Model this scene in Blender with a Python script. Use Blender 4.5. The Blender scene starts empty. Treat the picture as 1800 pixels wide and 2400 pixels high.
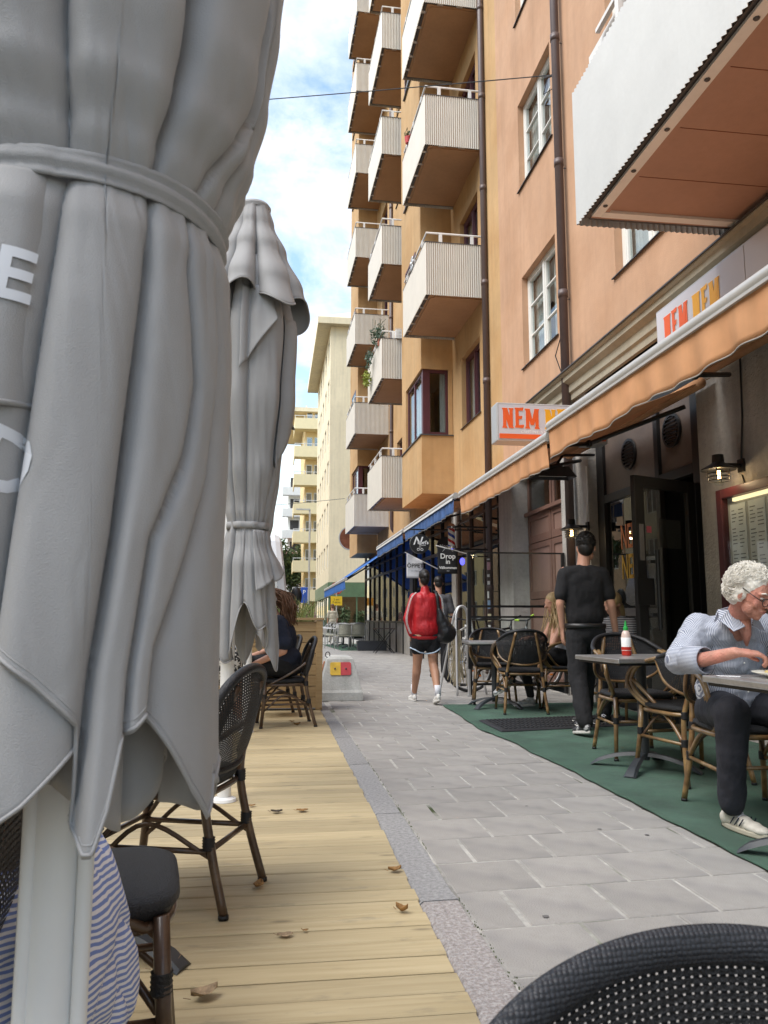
import bpy, bmesh, math, random
from mathutils import Vector, Matrix, noise as mnoise
random.seed(7)
R = math.radians
PI = math.pi
SC = bpy.context.scene
COL = SC.collection

# ------------------------------------------------------------------ camera
EYE = Vector((0, 0, 1.0))
FPX = 1850.0
PITCH = math.atan(250 / FPX)
YAW = math.atan(260 / math.hypot(FPX, 250))
cd = bpy.data.cameras.new('camera')
cam = bpy.data.objects.new('camera', cd)
COL.objects.link(cam)
cam.location = EYE
cam.rotation_euler = (R(90) + PITCH, 0, -YAW)
cd.sensor_fit = 'VERTICAL'
cd.sensor_height = 24
cd.lens = 18.5
cd.clip_start = 0.05
cd.clip_end = 2000
cd.dof.use_dof = True
cd.dof.focus_distance = 6.5
cd.dof.aperture_fstop = 11
SC.camera = cam

# ------------------------------------------------------------------ world: thin broken cloud over blue
w = bpy.data.worlds.new('World')
SC.world = w
w.use_nodes = True
nt = w.node_tree
nt.nodes.clear()
def N(t, **k):
    n = nt.nodes.new(t)
    for a, b in k.items():
        setattr(n, a, b)
    return n
SUN_EL, SUN_AZ = R(52), R(-110)        # azimuth measured from +Y, negative = towards -X (left, slightly behind)
sky = N('ShaderNodeTexSky', sky_type='NISHITA', sun_disc=False, sun_elevation=SUN_EL, sun_rotation=SUN_AZ)
sky.air_density = 1.6
sky.dust_density = 0.3
sky.ozone_density = 2.0
tc = N('ShaderNodeTexCoord')
sep = N('ShaderNodeSeparateXYZ')
nt.links.new(tc.outputs['Generated'], sep.inputs[0])
ad = N('ShaderNodeMath', operation='ADD'); ad.inputs[1].default_value = 0.35
ab = N('ShaderNodeMath', operation='ABSOLUTE')
nt.links.new(sep.outputs['Z'], ab.inputs[0]); nt.links.new(ab.outputs[0], ad.inputs[0])
dv = N('ShaderNodeVectorMath', operation='DIVIDE')
cmb = N('ShaderNodeCombineXYZ')
for i in range(3):
    nt.links.new(ad.outputs[0], cmb.inputs[i])
nt.links.new(tc.outputs['Generated'], dv.inputs[0]); nt.links.new(cmb.outputs[0], dv.inputs[1])
nz = N('ShaderNodeTexNoise'); nz.inputs['Scale'].default_value = 4.2; nz.inputs['Detail'].default_value = 9
nz.inputs['Roughness'].default_value = 0.62; nz.inputs['Distortion'].default_value = 0.25
nt.links.new(dv.outputs[0], nz.inputs['Vector'])
cr = N('ShaderNodeValToRGB')
cr.color_ramp.elements[0].position = 0.40; cr.color_ramp.elements[0].color = (0, 0, 0, 1)
cr.color_ramp.elements[1].position = 0.60; cr.color_ramp.elements[1].color = (1, 1, 1, 1)
nt.links.new(nz.outputs['Fac'], cr.inputs[0])
nz2 = N('ShaderNodeTexNoise'); nz2.inputs['Scale'].default_value = 7; nz2.inputs['Detail'].default_value = 6
nt.links.new(dv.outputs[0], nz2.inputs['Vector'])
cc = N('ShaderNodeMixRGB')
cc.inputs[1].default_value = (3.7, 4.1, 4.8, 1)
cc.inputs[2].default_value = (4.9, 5.1, 5.4, 1)
cr2 = N('ShaderNodeValToRGB'); cr2.color_ramp.elements[0].position = 0.35; cr2.color_ramp.elements[1].position = 0.6
nt.links.new(nz2.outputs['Fac'], cr2.inputs[0]); nt.links.new(cr2.outputs[0], cc.inputs[0])
mx = N('ShaderNodeMixRGB')
mu = N('ShaderNodeMath', operation='MULTIPLY'); mu.inputs[1].default_value = 0.9
nt.links.new(cr.outputs[0], mu.inputs[0])
nt.links.new(mu.outputs[0], mx.inputs[0])
nt.links.new(sky.outputs[0], mx.inputs[1]); nt.links.new(cc.outputs[0], mx.inputs[2])
bg = N('ShaderNodeBackground'); bg.inputs['Strength'].default_value = 0.11
nt.links.new(mx.outputs[0], bg.inputs['Color'])
wo = N('ShaderNodeOutputWorld')
nt.links.new(bg.outputs[0], wo.inputs[0])

sd = bpy.data.lights.new('sun', 'SUN')
sun = bpy.data.objects.new('sun', sd)
COL.objects.link(sun)
sd.energy = 1.9
sd.angle = R(50)
sd.color = (1.0, 0.95, 0.88)
dirv = Vector((math.sin(SUN_AZ) * math.cos(SUN_EL), math.cos(SUN_AZ) * math.cos(SUN_EL), math.sin(SUN_EL)))
sun.rotation_euler = dirv.to_track_quat('Z', 'Y').to_euler()

vs = SC.view_settings
vs.view_transform = 'Standard'; vs.look = 'None'; vs.gamma = 1; vs.use_curve_mapping = False
vs.exposure = 1.38
SC.cycles.max_bounces = 8
SC.cycles.transparent_max_bounces = 16

# ------------------------------------------------------------------ materials
def mat(name, col, rough=.7, metal=0, var=.15, vs=3.0, bump=0, bs=40, streak=0, rnd=0, spec=.5, coat=0, col2=None, c2s=2.0, c2t=(.45,.65), trans=0, emit=None, es=0, sheen=0, stretch=(1,1,1)):
    m = bpy.data.materials.new(name); m.use_nodes = True
    t = m.node_tree; n = t.nodes; L = t.links
    p = n['Principled BSDF']
    p.inputs['Roughness'].default_value = rough
    p.inputs['Metallic'].default_value = metal
    p.inputs['Specular IOR Level'].default_value = spec
    p.inputs['Coat Weight'].default_value = coat
    p.inputs['Sheen Weight'].default_value = sheen
    if trans: p.inputs['Transmission Weight'].default_value = trans
    if emit:
        p.inputs['Emission Color'].default_value = (*emit, 1); p.inputs['Emission Strength'].default_value = es
    co = n.new('ShaderNodeTexCoord')
    mp = n.new('ShaderNodeMapping'); mp.inputs['Scale'].default_value = stretch
    L.new(co.outputs['Object'], mp.inputs[0])
    base = n.new('ShaderNodeRGB'); base.outputs[0].default_value = (*col, 1)
    cur = base.outputs[0]
    def noise(scale, det=5, vec=None):
        q = n.new('ShaderNodeTexNoise'); q.inputs['Scale'].default_value = scale; q.inputs['Detail'].default_value = det
        L.new(vec or mp.outputs[0], q.inputs['Vector']); return q.outputs['Fac']
    if col2:
        r = n.new('ShaderNodeValToRGB'); r.color_ramp.elements[0].position = c2t[0]; r.color_ramp.elements[1].position = c2t[1]
        L.new(noise(c2s, 6), r.inputs[0])
        k = n.new('ShaderNodeMixRGB'); L.new(r.outputs[0], k.inputs[0]); L.new(cur, k.inputs[1]); k.inputs[2].default_value = (*col2, 1)
        cur = k.outputs[0]
    def mulv(fac_out, lo, hi, a=.3, b=.7):
        nonlocal cur
        r = n.new('ShaderNodeMapRange'); r.inputs['From Min'].default_value = a; r.inputs['From Max'].default_value = b
        r.inputs['To Min'].default_value = lo; r.inputs['To Max'].default_value = hi
        L.new(fac_out, r.inputs[0])
        k = n.new('ShaderNodeMixRGB'); k.blend_type = 'MULTIPLY'; k.inputs[0].default_value = 1
        L.new(cur, k.inputs[1]); L.new(r.outputs[0], k.inputs[2]); cur = k.outputs[0]
    if var:
        mulv(noise(vs), 1 - var, 1 + var * .5)
        mulv(noise(vs * 9, 3), 1 - var * .4, 1 + var * .3)
    if streak:
        m2 = n.new('ShaderNodeMapping'); m2.inputs['Scale'].default_value = (3, 3, .25)
        L.new(co.outputs['Object'], m2.inputs[0])
        mulv(noise(2.0, 6, m2.outputs[0]), 1 - streak, 1.04, .3, .55)
    if rnd:
        oi = n.new('ShaderNodeObjectInfo')
        mulv(oi.outputs['Random'], 1 - rnd, 1 + rnd, 0, 1)
    L.new(cur, p.inputs['Base Color'])
    if bump:
        b = n.new('ShaderNodeBump'); b.inputs['Strength'].default_value = min(1, bump); b.inputs['Distance'].default_value = .01 * max(1, bump)
        L.new(noise(bs, 4), b.inputs['Height']); L.new(b.outputs[0], p.inputs['Normal'])
    return m

def glass(name, tint=(.9, .93, .92), refl=1.0, fac=1.6, rough=0.0):
    m = bpy.data.materials.new(name); m.use_nodes = True
    t = m.node_tree; n = t.nodes; L = t.links; n.clear()
    o = n.new('ShaderNodeOutputMaterial'); a = n.new('ShaderNodeBsdfTransparent'); a.inputs[0].default_value = (*tint, 1)
    g = n.new('ShaderNodeBsdfGlossy'); g.inputs['Roughness'].default_value = rough; g.inputs[0].default_value = (refl, refl, refl, 1)
    f = n.new('ShaderNodeFresnel'); f.inputs[0].default_value = fac
    ge = n.new('ShaderNodeNewGeometry'); iv = n.new('ShaderNodeMath'); iv.operation = 'SUBTRACT'; iv.inputs[0].default_value = 1; L.new(ge.outputs['Backfacing'], iv.inputs[1])
    mm = n.new('ShaderNodeMath'); mm.operation = 'MULTIPLY'; L.new(f.outputs[0], mm.inputs[0]); L.new(iv.outputs[0], mm.inputs[1])
    x = n.new('ShaderNodeMixShader'); L.new(mm.outputs[0], x.inputs[0]); L.new(a.outputs[0], x.inputs[1]); L.new(g.outputs[0], x.inputs[2]); L.new(x.outputs[0], o.inputs[0])
    return m

def translucent(m, amt):
    t = m.node_tree; n = t.nodes; L = t.links; p = n['Principled BSDF']; o = [x for x in n if x.type == 'OUTPUT_MATERIAL'][0]
    tr = n.new('ShaderNodeBsdfTranslucent'); x = n.new('ShaderNodeMixShader'); x.inputs[0].default_value = amt
    src = p.inputs['Base Color'].links[0].from_socket; L.new(src, tr.inputs[0]); L.new(p.outputs[0], x.inputs[1]); L.new(tr.outputs[0], x.inputs[2]); L.new(x.outputs[0], o.inputs[0])

def stripes(name, ca, cb, scale, axis='X', rough=.8, thr=.5, warp=0.0):
    m = bpy.data.materials.new(name); m.use_nodes = True
    t = m.node_tree; n = t.nodes; L = t.links; p = n['Principled BSDF']; p.inputs['Roughness'].default_value = rough
    co = n.new('ShaderNodeTexCoord'); w_ = n.new('ShaderNodeTexWave'); w_.wave_type = 'BANDS'; w_.bands_direction = axis; w_.wave_profile = 'SIN'
    w_.inputs['Scale'].default_value = scale; w_.inputs['Distortion'].default_value = warp; w_.inputs['Detail Scale'].default_value = .6
    r = n.new('ShaderNodeValToRGB'); r.color_ramp.elements[0].position = thr - .12; r.color_ramp.elements[1].position = thr + .12
    r.color_ramp.elements[0].color = (*ca, 1); r.color_ramp.elements[1].color = (*cb, 1)
    L.new(co.outputs['Object'], w_.inputs[0]); L.new(w_.outputs['Fac'], r.inputs[0]); L.new(r.outputs[0], p.inputs['Base Color'])
    return m

# ------------------------------------------------------------------ mesh builder
class MB:
    def __init__(s): s.v = []; s.f = []
    def add(s, vs, fs):
        k = len(s.v); s.v += [tuple(a) for a in vs]; s.f += [tuple(i + k for i in f) for f in fs]; return s
    def box(s, x0, x1, y0, y1, z0, z1, M=None):
        v = [Vector((x, y, z)) for x in (x0, x1) for y in (y0, y1) for z in (z0, z1)]
        if M: v = [M @ a for a in v]
        return s.add(v, [(0, 1, 3, 2), (4, 6, 7, 5), (0, 4, 5, 1), (2, 3, 7, 6), (0, 2, 6, 4), (1, 5, 7, 3)])
    def bar(s, a, b, wd, ht):
        a = Vector(a); b = Vector(b); d = b - a; q = d.to_track_quat('Y', 'Z').to_matrix().to_4x4()
        return s.box(-wd / 2, wd / 2, 0, d.length, -ht / 2, ht / 2, Matrix.Translation(a) @ q)
    def tube(s, pts, r, seg=8, cap=True):
        pts = [Vector(p) for p in pts]; n = len(pts)
        rr = r if isinstance(r, (list, tuple)) else [r] * n
        t0 = (pts[1] - pts[0]).normalized()
        u = t0.orthogonal().normalized(); vs = []; k = len(s.v)
        for i, p in enumerate(pts):
            t = (pts[min(i + 1, n - 1)] - pts[max(i - 1, 0)])
            if t.length < 1e-9: t = t0
            t.normalize(); u = (u - t * u.dot(t)); u = u.normalized() if u.length > 1e-6 else t.orthogonal().normalized()
            w_ = t.cross(u)
            for j in range(seg):
                a = 2 * PI * j / seg
                vs.append(p + (u * math.cos(a) + w_ * math.sin(a)) * rr[i])
        fs = [(i * seg + j, i * seg + (j + 1) % seg, (i + 1) * seg + (j + 1) % seg, (i + 1) * seg + j) for i in range(n - 1) for j in range(seg)]
        if cap: fs += [tuple(reversed(range(seg))), tuple((n - 1) * seg + j for j in range(seg))]
        return s.add(vs, fs)
    def ell(s, c, r, rot=None, seg=16, rings=10):
        c = Vector(c); M = rot or Matrix.Identity(3); vs = []
        for i in range(rings + 1):
            a = PI * i / rings
            for j in range(seg):
                b = 2 * PI * j / seg
                vs.append(c + M @ Vector((r[0] * math.sin(a) * math.cos(b), r[1] * math.sin(a) * math.sin(b), r[2] * math.cos(a))))
        fs = [(i * seg + j, (i + 1) * seg + j, (i + 1) * seg + (j + 1) % seg, i * seg + (j + 1) % seg) for i in range(rings) for j in range(seg)]
        return s.add(vs, fs)
    def cap(s, a, b, ra, rb, seg=12):        # tapered capsule
        a = Vector(a); b = Vector(b); s.tube([a, b], [ra, rb], seg); s.ell(a, (ra,) * 3, None, seg, 8); return s.ell(b, (rb,) * 3, None, seg, 8)
    def lathe(s, prof, c=(0, 0, 0), seg=24, M=None):
        c = Vector(c); vs = []
        for r_, z in prof:
            for j in range(seg):
                a = 2 * PI * j / seg; p = Vector((r_ * math.cos(a), r_ * math.sin(a), z))
                if M: p = M @ p
                vs.append(c + p)
        n = len(prof)
        return s.add(vs, [(i * seg + j, i * seg + (j + 1) % seg, (i + 1) * seg + (j + 1) % seg, (i + 1) * seg + j) for i in range(n - 1) for j in range(seg)])
    def prism(s, poly, M, d):               # poly in local XY, extruded along local Z by d
        n = len(poly)
        vs = [M @ Vector((x, y, 0)) for x, y in poly] + [M @ Vector((x, y, d)) for x, y in poly]
        return s.add(vs, [tuple(range(n)), tuple(reversed(range(n, 2 * n)))] + [(i, i + n, (i + 1) % n + n, (i + 1) % n) for i in range(n)])
    def grid(s, nu, nv, fn, close_u=False):
        vs = [fn(i / (nu if close_u else nu - 1), j / (nv - 1)) for j in range(nv) for i in range(nu)]
        fs = []
        for j in range(nv - 1):
            for i in range(nu if close_u else nu - 1):
                k = (i + 1) % nu
                fs.append((j * nu + i, j * nu + k, (j + 1) * nu + k, (j + 1) * nu + i))
        return s.add(vs, fs)
    def mesh(s, name, m=None, smooth=False):
        me = bpy.data.meshes.new(name); me.from_pydata(s.v, [], s.f)
        bm = bmesh.new(); bm.from_mesh(me); bmesh.ops.recalc_face_normals(bm, faces=bm.faces); bm.to_mesh(me); bm.free()
        if m: me.materials.append(m)
        if smooth:
            for p in me.polygons: p.use_smooth = True
        return me
    def build(s, name, m=None, parent=None, smooth=False, bevel=0, solid=0, remesh=0, smit=4, auto=False, disp=None, sub=0):
        o = bpy.data.objects.new(name, s.mesh(name, m, smooth)); COL.objects.link(o)
        if parent: o.parent = parent
        if solid:
            q = o.modifiers.new('solid', 'SOLIDIFY'); q.thickness = solid; q.offset = 0
        if remesh:
            q = o.modifiers.new('rem', 'REMESH'); q.mode = 'VOXEL'; q.voxel_size = remesh; q.use_smooth_shade = True
            q = o.modifiers.new('sm', 'SMOOTH'); q.factor = .6; q.iterations = smit
        if disp:
            tx = bpy.data.textures.new('folds', 'CLOUDS'); tx.noise_scale = disp[1]; tx.noise_depth = 2
            q = o.modifiers.new('disp', 'DISPLACE'); q.texture = tx; q.strength = disp[0]; q.mid_level = .5; q.texture_coords = 'LOCAL'
        if sub:
            q = o.modifiers.new('sub', 'SUBSURF'); q.levels = sub; q.render_levels = sub
        if bevel:
            q = o.modifiers.new('bev', 'BEVEL'); q.width = bevel; q.segments = 2; q.limit_method = 'ANGLE'; q.angle_limit = R(40)
        if auto:
            for p in o.data.polygons: p.use_smooth = True
            try: o.data.set_sharp_from_angle(angle=R(38))
            except Exception: pass
        return o

def tag(o, label=None, cat=None, group=None, kind=None):
    if label: o['label'] = label
    if cat: o['category'] = cat
    if group: o['group'] = group
    if kind: o['kind'] = kind
    return o
def thing(name, label, cat, loc=(0, 0, 0), rz=0, group=None, parent=None):
    o = bpy.data.objects.new(name, None); COL.objects.link(o); o.location = loc; o.rotation_euler = (0, 0, rz)
    o.empty_display_size = .1
    if parent: o.parent = parent
    return tag(o, label, cat, group)
KIDS = {}
def copy_tree(o, parent=None):
    c = o.copy(); COL.objects.link(c)
    if parent: c.parent = parent
    for ch in [x for x in bpy.data.objects if x.parent == o]:
        copy_tree(ch, c)
    return c
def text_mesh(txt, size, m, M, parent, name='lettering', depth=.002, bold=0.0, align='CENTER', shear=0, sx=1.0, spacing=1.0):
    cu = bpy.data.curves.new(name, 'FONT'); cu.body = txt; cu.size = size; cu.extrude = depth; cu.offset = bold
    cu.align_x = align; cu.align_y = 'CENTER'; cu.shear = shear; cu.space_character = spacing; cu.resolution_u = 3
    tmp = bpy.data.objects.new('tmp', cu); COL.objects.link(tmp)
    dg = bpy.context.evaluated_depsgraph_get(); me = bpy.data.meshes.new_from_object(tmp.evaluated_get(dg))
    bpy.data.objects.remove(tmp); me.name = name
    me.transform(M @ Matrix.Diagonal((sx, 1, 1, 1)))
    me.materials.clear(); me.materials.append(m)
    o = bpy.data.objects.new(name, me); COL.objects.link(o)
    if parent: o.parent = parent
    return o
def face_cam(x, y, z):      # text plane facing -Y, reading left to right along +X
    return Matrix.Translation((x, y, z)) @ Matrix.Rotation(R(90), 4, 'X')
def face_street(x, y, z):   # text plane facing -X; reads along -Y
    return Matrix.Translation((x, y, z)) @ Matrix.Rotation(R(-90), 4, 'Z') @ Matrix.Rotation(R(90), 4, 'X')

# ------------------------------------------------------------------ material library
m_asph = mat('asphalt', (.055, .055, .057), .9, var=.25, vs=1.5, bump=.6, bs=120)
m_slab = mat('concrete_slab', (.36, .338, .31), .88, var=.14, vs=2.2, bump=.5, bs=160, rnd=.07, col2=(.28, .265, .25), c2s=5)
m_joint = mat('sand_joint', (.46, .44, .40), .95, var=.5, vs=2.5, bump=.5, bs=90, col2=(.06, .08, .025), c2s=1.3, c2t=(.56, .66))
m_kerb = mat('granite', (.31, .305, .30), .85, var=.3, vs=60, bump=.7, bs=140, rnd=.08, col2=(.33, .32, .315), c2s=90, c2t=(.45, .55))
m_kerb2 = mat('pink_granite', (.34, .30, .28), .85, var=.3, vs=60, bump=.7, bs=140, col2=(.42, .39, .375), c2s=90, c2t=(.45, .55))
m_moss = mat('moss', (.10, .12, .05), .95, var=.5, vs=30, bump=1, bs=200)
m_deck = None
m_carpet = mat('green_carpet', (.040, .115, .068), .95, var=.3, vs=4, bump=1, bs=400, sheen=.1, col2=(.065, .155, .10), c2s=1.6)
m_mat = mat('rubber', (.018, .018, .02), .75, var=.2)
m_orange = mat('orange_plaster', (.52, .315, .195), .92, var=.09, vs=1.0, bump=.3, bs=60, streak=.06, col2=(.48, .28, .165), c2s=1.1)
m_ochre = mat('ochre_plaster', (.51, .325, .155), .92, var=.10, vs=1.0, bump=.3, bs=60, streak=.07, col2=(.47, .28, .12), c2s=1.1)
m_soffit = mat('soffit_paint', (.45, .275, .155), .85, var=.10, vs=2, bump=.15, bs=60)
m_soffit2 = mat('red_soffit_paint', (.42, .255, .19), .85, var=.08, vs=2, bump=.15, bs=50)
m_panel = mat('balcony_sheet', (.62, .58, .51), .55, var=.05, vs=3)
m_panelw = mat('white_sheet', (.52, .53, .525), .5, var=.05, vs=3)
m_white = mat('white_paint', (.78, .77, .74), .5, var=.06)
m_winw = mat('window_white', (.76, .75, .70), .45, var=.05)
m_winr = mat('window_oxblood', (.09, .022, .028), .4, var=.1)
m_pipe = mat('brown_pipe', (.10, .07, .065), .45, var=.12)
m_black = mat('black_metal', (.012, .012, .013), .4, var=.1)
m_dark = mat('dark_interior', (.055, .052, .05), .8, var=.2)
m_room = mat('dim_room', (.16, .14, .12), .9, var=.4, vs=2)
m_curtain = mat('curtain', (.55, .53, .50), .9, var=.25, vs=6, stretch=(6, 6, .4))
m_conc = mat('grey_render', (.42, .395, .36), .95, var=.2, vs=2, bump=1.2, bs=45, streak=.2)
m_concs = mat('pale_render', (.44, .42, .39), .95, var=.2, vs=2, bump=.8, bs=45, streak=.15)
m_cornice = mat('cream_stone', (.42, .38, .29), .85, var=.15, vs=2, bump=.3, bs=40)
m_lead = mat('lead_flashing', (.08, .075, .075), .5, var=.2)
m_brownw = mat('brown_wood', (.17, .095, .072), .5, var=.15, vs=2, streak=.1)
m_brownp = mat('brown_panel', (.24, .15, .12), .45, var=.12, vs=1.5)
m_gl = glass('window_glass', (.82, .86, .86), 1.0, 1.75)
m_glshop = glass('shop_glass', (.50, .53, .53), .95, 3.3)
m_gldoor = glass('door_glass', (.62, .64, .63), 1, 2.2)
m_glclear = glass('clear_glass', (.93, .96, .95), 1, 1.35)
m_cream = mat('cream_plaster', (.80, .70, .49), .92, var=.08, vs=.6, streak=.08)
m_yell = mat('yellow_plaster', (.80, .62, .32), .9, var=.08, vs=.6)
m_yellp = mat('yellow_balcony', (.84, .72, .44), .7, var=.05)
m_green = mat('green_tile', (.12, .20, .11), .4, var=.15)
m_chrome = mat('steel', (.55, .55, .56), .25, metal=1, var=.1)
m_silver = mat('silver_paint', (.50, .50, .50), .35, metal=.3, var=.06)
m_leafc = mat('leaf', (.055, .09, .03), .7, var=.4, vs=4)
# ================================================================== GROUND
def wood_mat(name, c1, c2, c3, axis='X'):
    m = bpy.data.materials.new(name); m.use_nodes = True
    t = m.node_tree; n = t.nodes; L = t.links; p = n['Principled BSDF']; p.inputs['Roughness'].default_value = .72
    co = n.new('ShaderNodeTexCoord'); oi = n.new('ShaderNodeObjectInfo')
    cb = n.new('ShaderNodeCombineXYZ'); ml = n.new('ShaderNodeMath'); ml.operation = 'MULTIPLY'; ml.inputs[1].default_value = 37
    L.new(oi.outputs['Random'], ml.inputs[0]); L.new(ml.outputs[0], cb.inputs[0]); L.new(ml.outputs[0], cb.inputs[2])
    va = n.new('ShaderNodeVectorMath'); va.operation = 'ADD'; L.new(co.outputs['Object'], va.inputs[0]); L.new(cb.outputs[0], va.inputs[1])
    st = (1.3, 26, 26) if axis == 'X' else (26, 26, 1.3)
    mp = n.new('ShaderNodeMapping'); mp.inputs['Scale'].default_value = st; L.new(va.outputs[0], mp.inputs[0])
    a = n.new('ShaderNodeTexNoise'); a.inputs['Scale'].default_value = 1.6; a.inputs['Detail'].default_value = 6; a.inputs['Distortion'].default_value = .6; L.new(mp.outputs[0], a.inputs['Vector'])
    r = n.new('ShaderNodeValToRGB'); r.color_ramp.elements[0].position = .3; r.color_ramp.elements[1].position = .68
    r.color_ramp.elements[0].color = (*c2, 1); r.color_ramp.elements[1].color = (*c1, 1); L.new(a.outputs['Fac'], r.inputs[0])
    mp2 = n.new('ShaderNodeMapping'); mp2.inputs['Scale'].default_value = (2.2, 7, 7) if axis == 'X' else (7, 7, 2.2); L.new(va.outputs[0], mp2.inputs[0])
    b = n.new('ShaderNodeTexNoise'); b.inputs['Scale'].default_value = 1.8; b.inputs['Detail'].default_value = 8; b.inputs['Roughness'].default_value = .7; L.new(mp2.outputs[0], b.inputs['Vector'])
    r2 = n.new('ShaderNodeValToRGB'); r2.color_ramp.elements[0].position = .56; r2.color_ramp.elements[1].position = .74
    r2.color_ramp.elements[1].color = (.75, .75, .75, 1); L.new(b.outputs['Fac'], r2.inputs[0])
    k = n.new('ShaderNodeMixRGB'); L.new(r2.outputs[0], k.inputs[0]); L.new(r.outputs[0], k.inputs[1]); k.inputs[2].default_value = (*c3, 1)
    # knots
    vo = n.new('ShaderNodeTexVoronoi'); vo.inputs['Scale'].default_value = 1.0
    mp3 = n.new('ShaderNodeMapping'); mp3.inputs['Scale'].default_value = (2.6, 9, 9) if axis == 'X' else (9, 9, 2.6); L.new(va.outputs[0], mp3.inputs[0]); L.new(mp3.outputs[0], vo.inputs['Vector'])
    r3 = n.new('ShaderNodeValToRGB'); r3.color_ramp.elements[0].position = .05; r3.color_ramp.elements[0].color = (.45, .45, .45, 1); r3.color_ramp.elements[1].position = .13; r3.color_ramp.elements[1].color = (1, 1, 1, 1)
    L.new(vo.outputs['Distance'], r3.inputs[0])
    k2 = n.new('ShaderNodeMixRGB'); k2.blend_type = 'MULTIPLY'; k2.inputs[0].default_value = .8; L.new(k.outputs[0], k2.inputs[1]); L.new(r3.outputs[0], k2.inputs[2])
    mr = n.new('ShaderNodeMapRange'); mr.inputs['To Min'].default_value = .84; mr.inputs['To Max'].default_value = 1.1; L.new(oi.outputs['Random'], mr.inputs[0])
    k3 = n.new('ShaderNodeMixRGB'); k3.blend_type = 'MULTIPLY'; k3.inputs[0].default_value = 1; L.new(k2.outputs[0], k3.inputs[1]); L.new(mr.outputs[0], k3.inputs[2])
    L.new(k3.outputs[0], p.inputs['Base Color'])
    bp = n.new('ShaderNodeBump'); bp.inputs['Strength'].default_value = .35; bp.inputs['Distance'].default_value = .003; L.new(a.outputs['Fac'], bp.inputs['Height']); L.new(bp.outputs[0], p.inputs['Normal'])
    return m
m_deck = wood_mat('deck_pine', (.49, .40, .24), (.40, .315, .175), (.24, .205, .14))
m_pine = wood_mat('planter_pine', (.42, .29, .14), (.34, .22, .10), (.25, .17, .09))
m_pinev = m_pine

gr = MB().box(-120, 160, -40, 700, -.6, -.14).build('ground', m_asph); tag(gr, kind='structure')

# pavement: a bed of jointing sand with the slabs laid on it
pv = MB()
pv.add([(.66, -3, -.0045), (3.95, -3, -.0045), (3.95, 11, -.0045), (.62, 11, -.0045)], [(0, 1, 2, 3)])
pv.add([(.62, 11, -.0045), (3.95, 11, -.0045), (3.95, 44, -.0045), (-.4, 44, -.0045), (-.2, 14, -.0045)], [(0, 1, 2, 3, 4)])
pvo = pv.build('pavement', m_joint); tag(pvo, kind='structure')
SH = .055           # courses run slightly askew to the kerb
T = .35
slab_meshes = {}
def slab_mesh(wd):
    k = round(wd, 2)
    if k not in slab_meshes:
        g = .0065; b = .004; w_ = k - g; h = T - g
        def q(x, y, z): return (x, y + x * SH, z)
        vs = [q(g, g, -.03), q(w_, g, -.03), q(w_, h, -.03), q(g, h, -.03),
              q(g, g, -b), q(w_, g, -b), q(w_, h, -b), q(g, h, -b),
              q(g + b, g + b, 0), q(w_ - b, g + b, 0), q(w_ - b, h - b, 0), q(g + b, h - b, 0)]
        fs = [(8, 9, 10, 11)]
        for i in range(4):
            j = (i + 1) % 4
            fs += [(i, j, j + 4, i + 4), (i + 4, j + 4, j + 8, i + 8)]
        slab_meshes[k] = MB().add(vs, fs).mesh('paving_slab', m_slab)
    return slab_meshes[k]
rng = random.Random(3)
cnt = 0; far_slabs = MB()
for r_ in range(-4, 80):
    y = 1.25 + r_ * T
    x0 = .68 if y < 10.5 else (.62 if y < 14 else -.1)
    off = 0 if r_ % 2 else T / 2
    x = x0; first = True
    xr = 2.03 if y < 8.6 else 3.88
    while x < xr - .02:
        wd = (T - off) if (first and off) else T
        if first and not off: wd = T
        first = False
        wd = min(wd, 3.88 - x)
        if wd < .08: break
        yy = y + (x - .68) * SH; zz = rng.uniform(-.0012, .0012)
        if cnt < 298 and y > 1.2 and y < 16:
            o = bpy.data.objects.new('paving_slab', slab_mesh(wd)); COL.objects.link(o); o.parent = pvo
            o.location = (x, yy, zz); o.rotation_euler = (rng.uniform(-.002, .002), rng.uniform(-.002, .002), 0); cnt += 1
        else:
            me = slab_mesh(wd)
            far_slabs.add([(v.co.x + x, v.co.y + yy, v.co.z + zz) for v in me.vertices], [tuple(p.vertices) for p in me.polygons])
        x += wd
gs_ = MB(); rg0 = random.Random(21)
for k in range(20):
    x_, y_ = rg0.uniform(.75, 1.9), rg0.uniform(2, 9); r_ = rg0.uniform(.006, .013); n0 = 8
    gs_.add([(x_ + r_ * math.cos(i * .785) * rg0.uniform(.8, 1.2), y_ + r_ * math.sin(i * .785) * rg0.uniform(.8, 1.2), .0022) for i in range(8)], [tuple(range(8))])
tag(gs_.build('gum_spots', mat('old_gum', (.16, .15, .145), .8), pvo), kind='stuff')
tag(far_slabs.build('paving_field', m_slab, pvo), kind='stuff')
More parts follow.
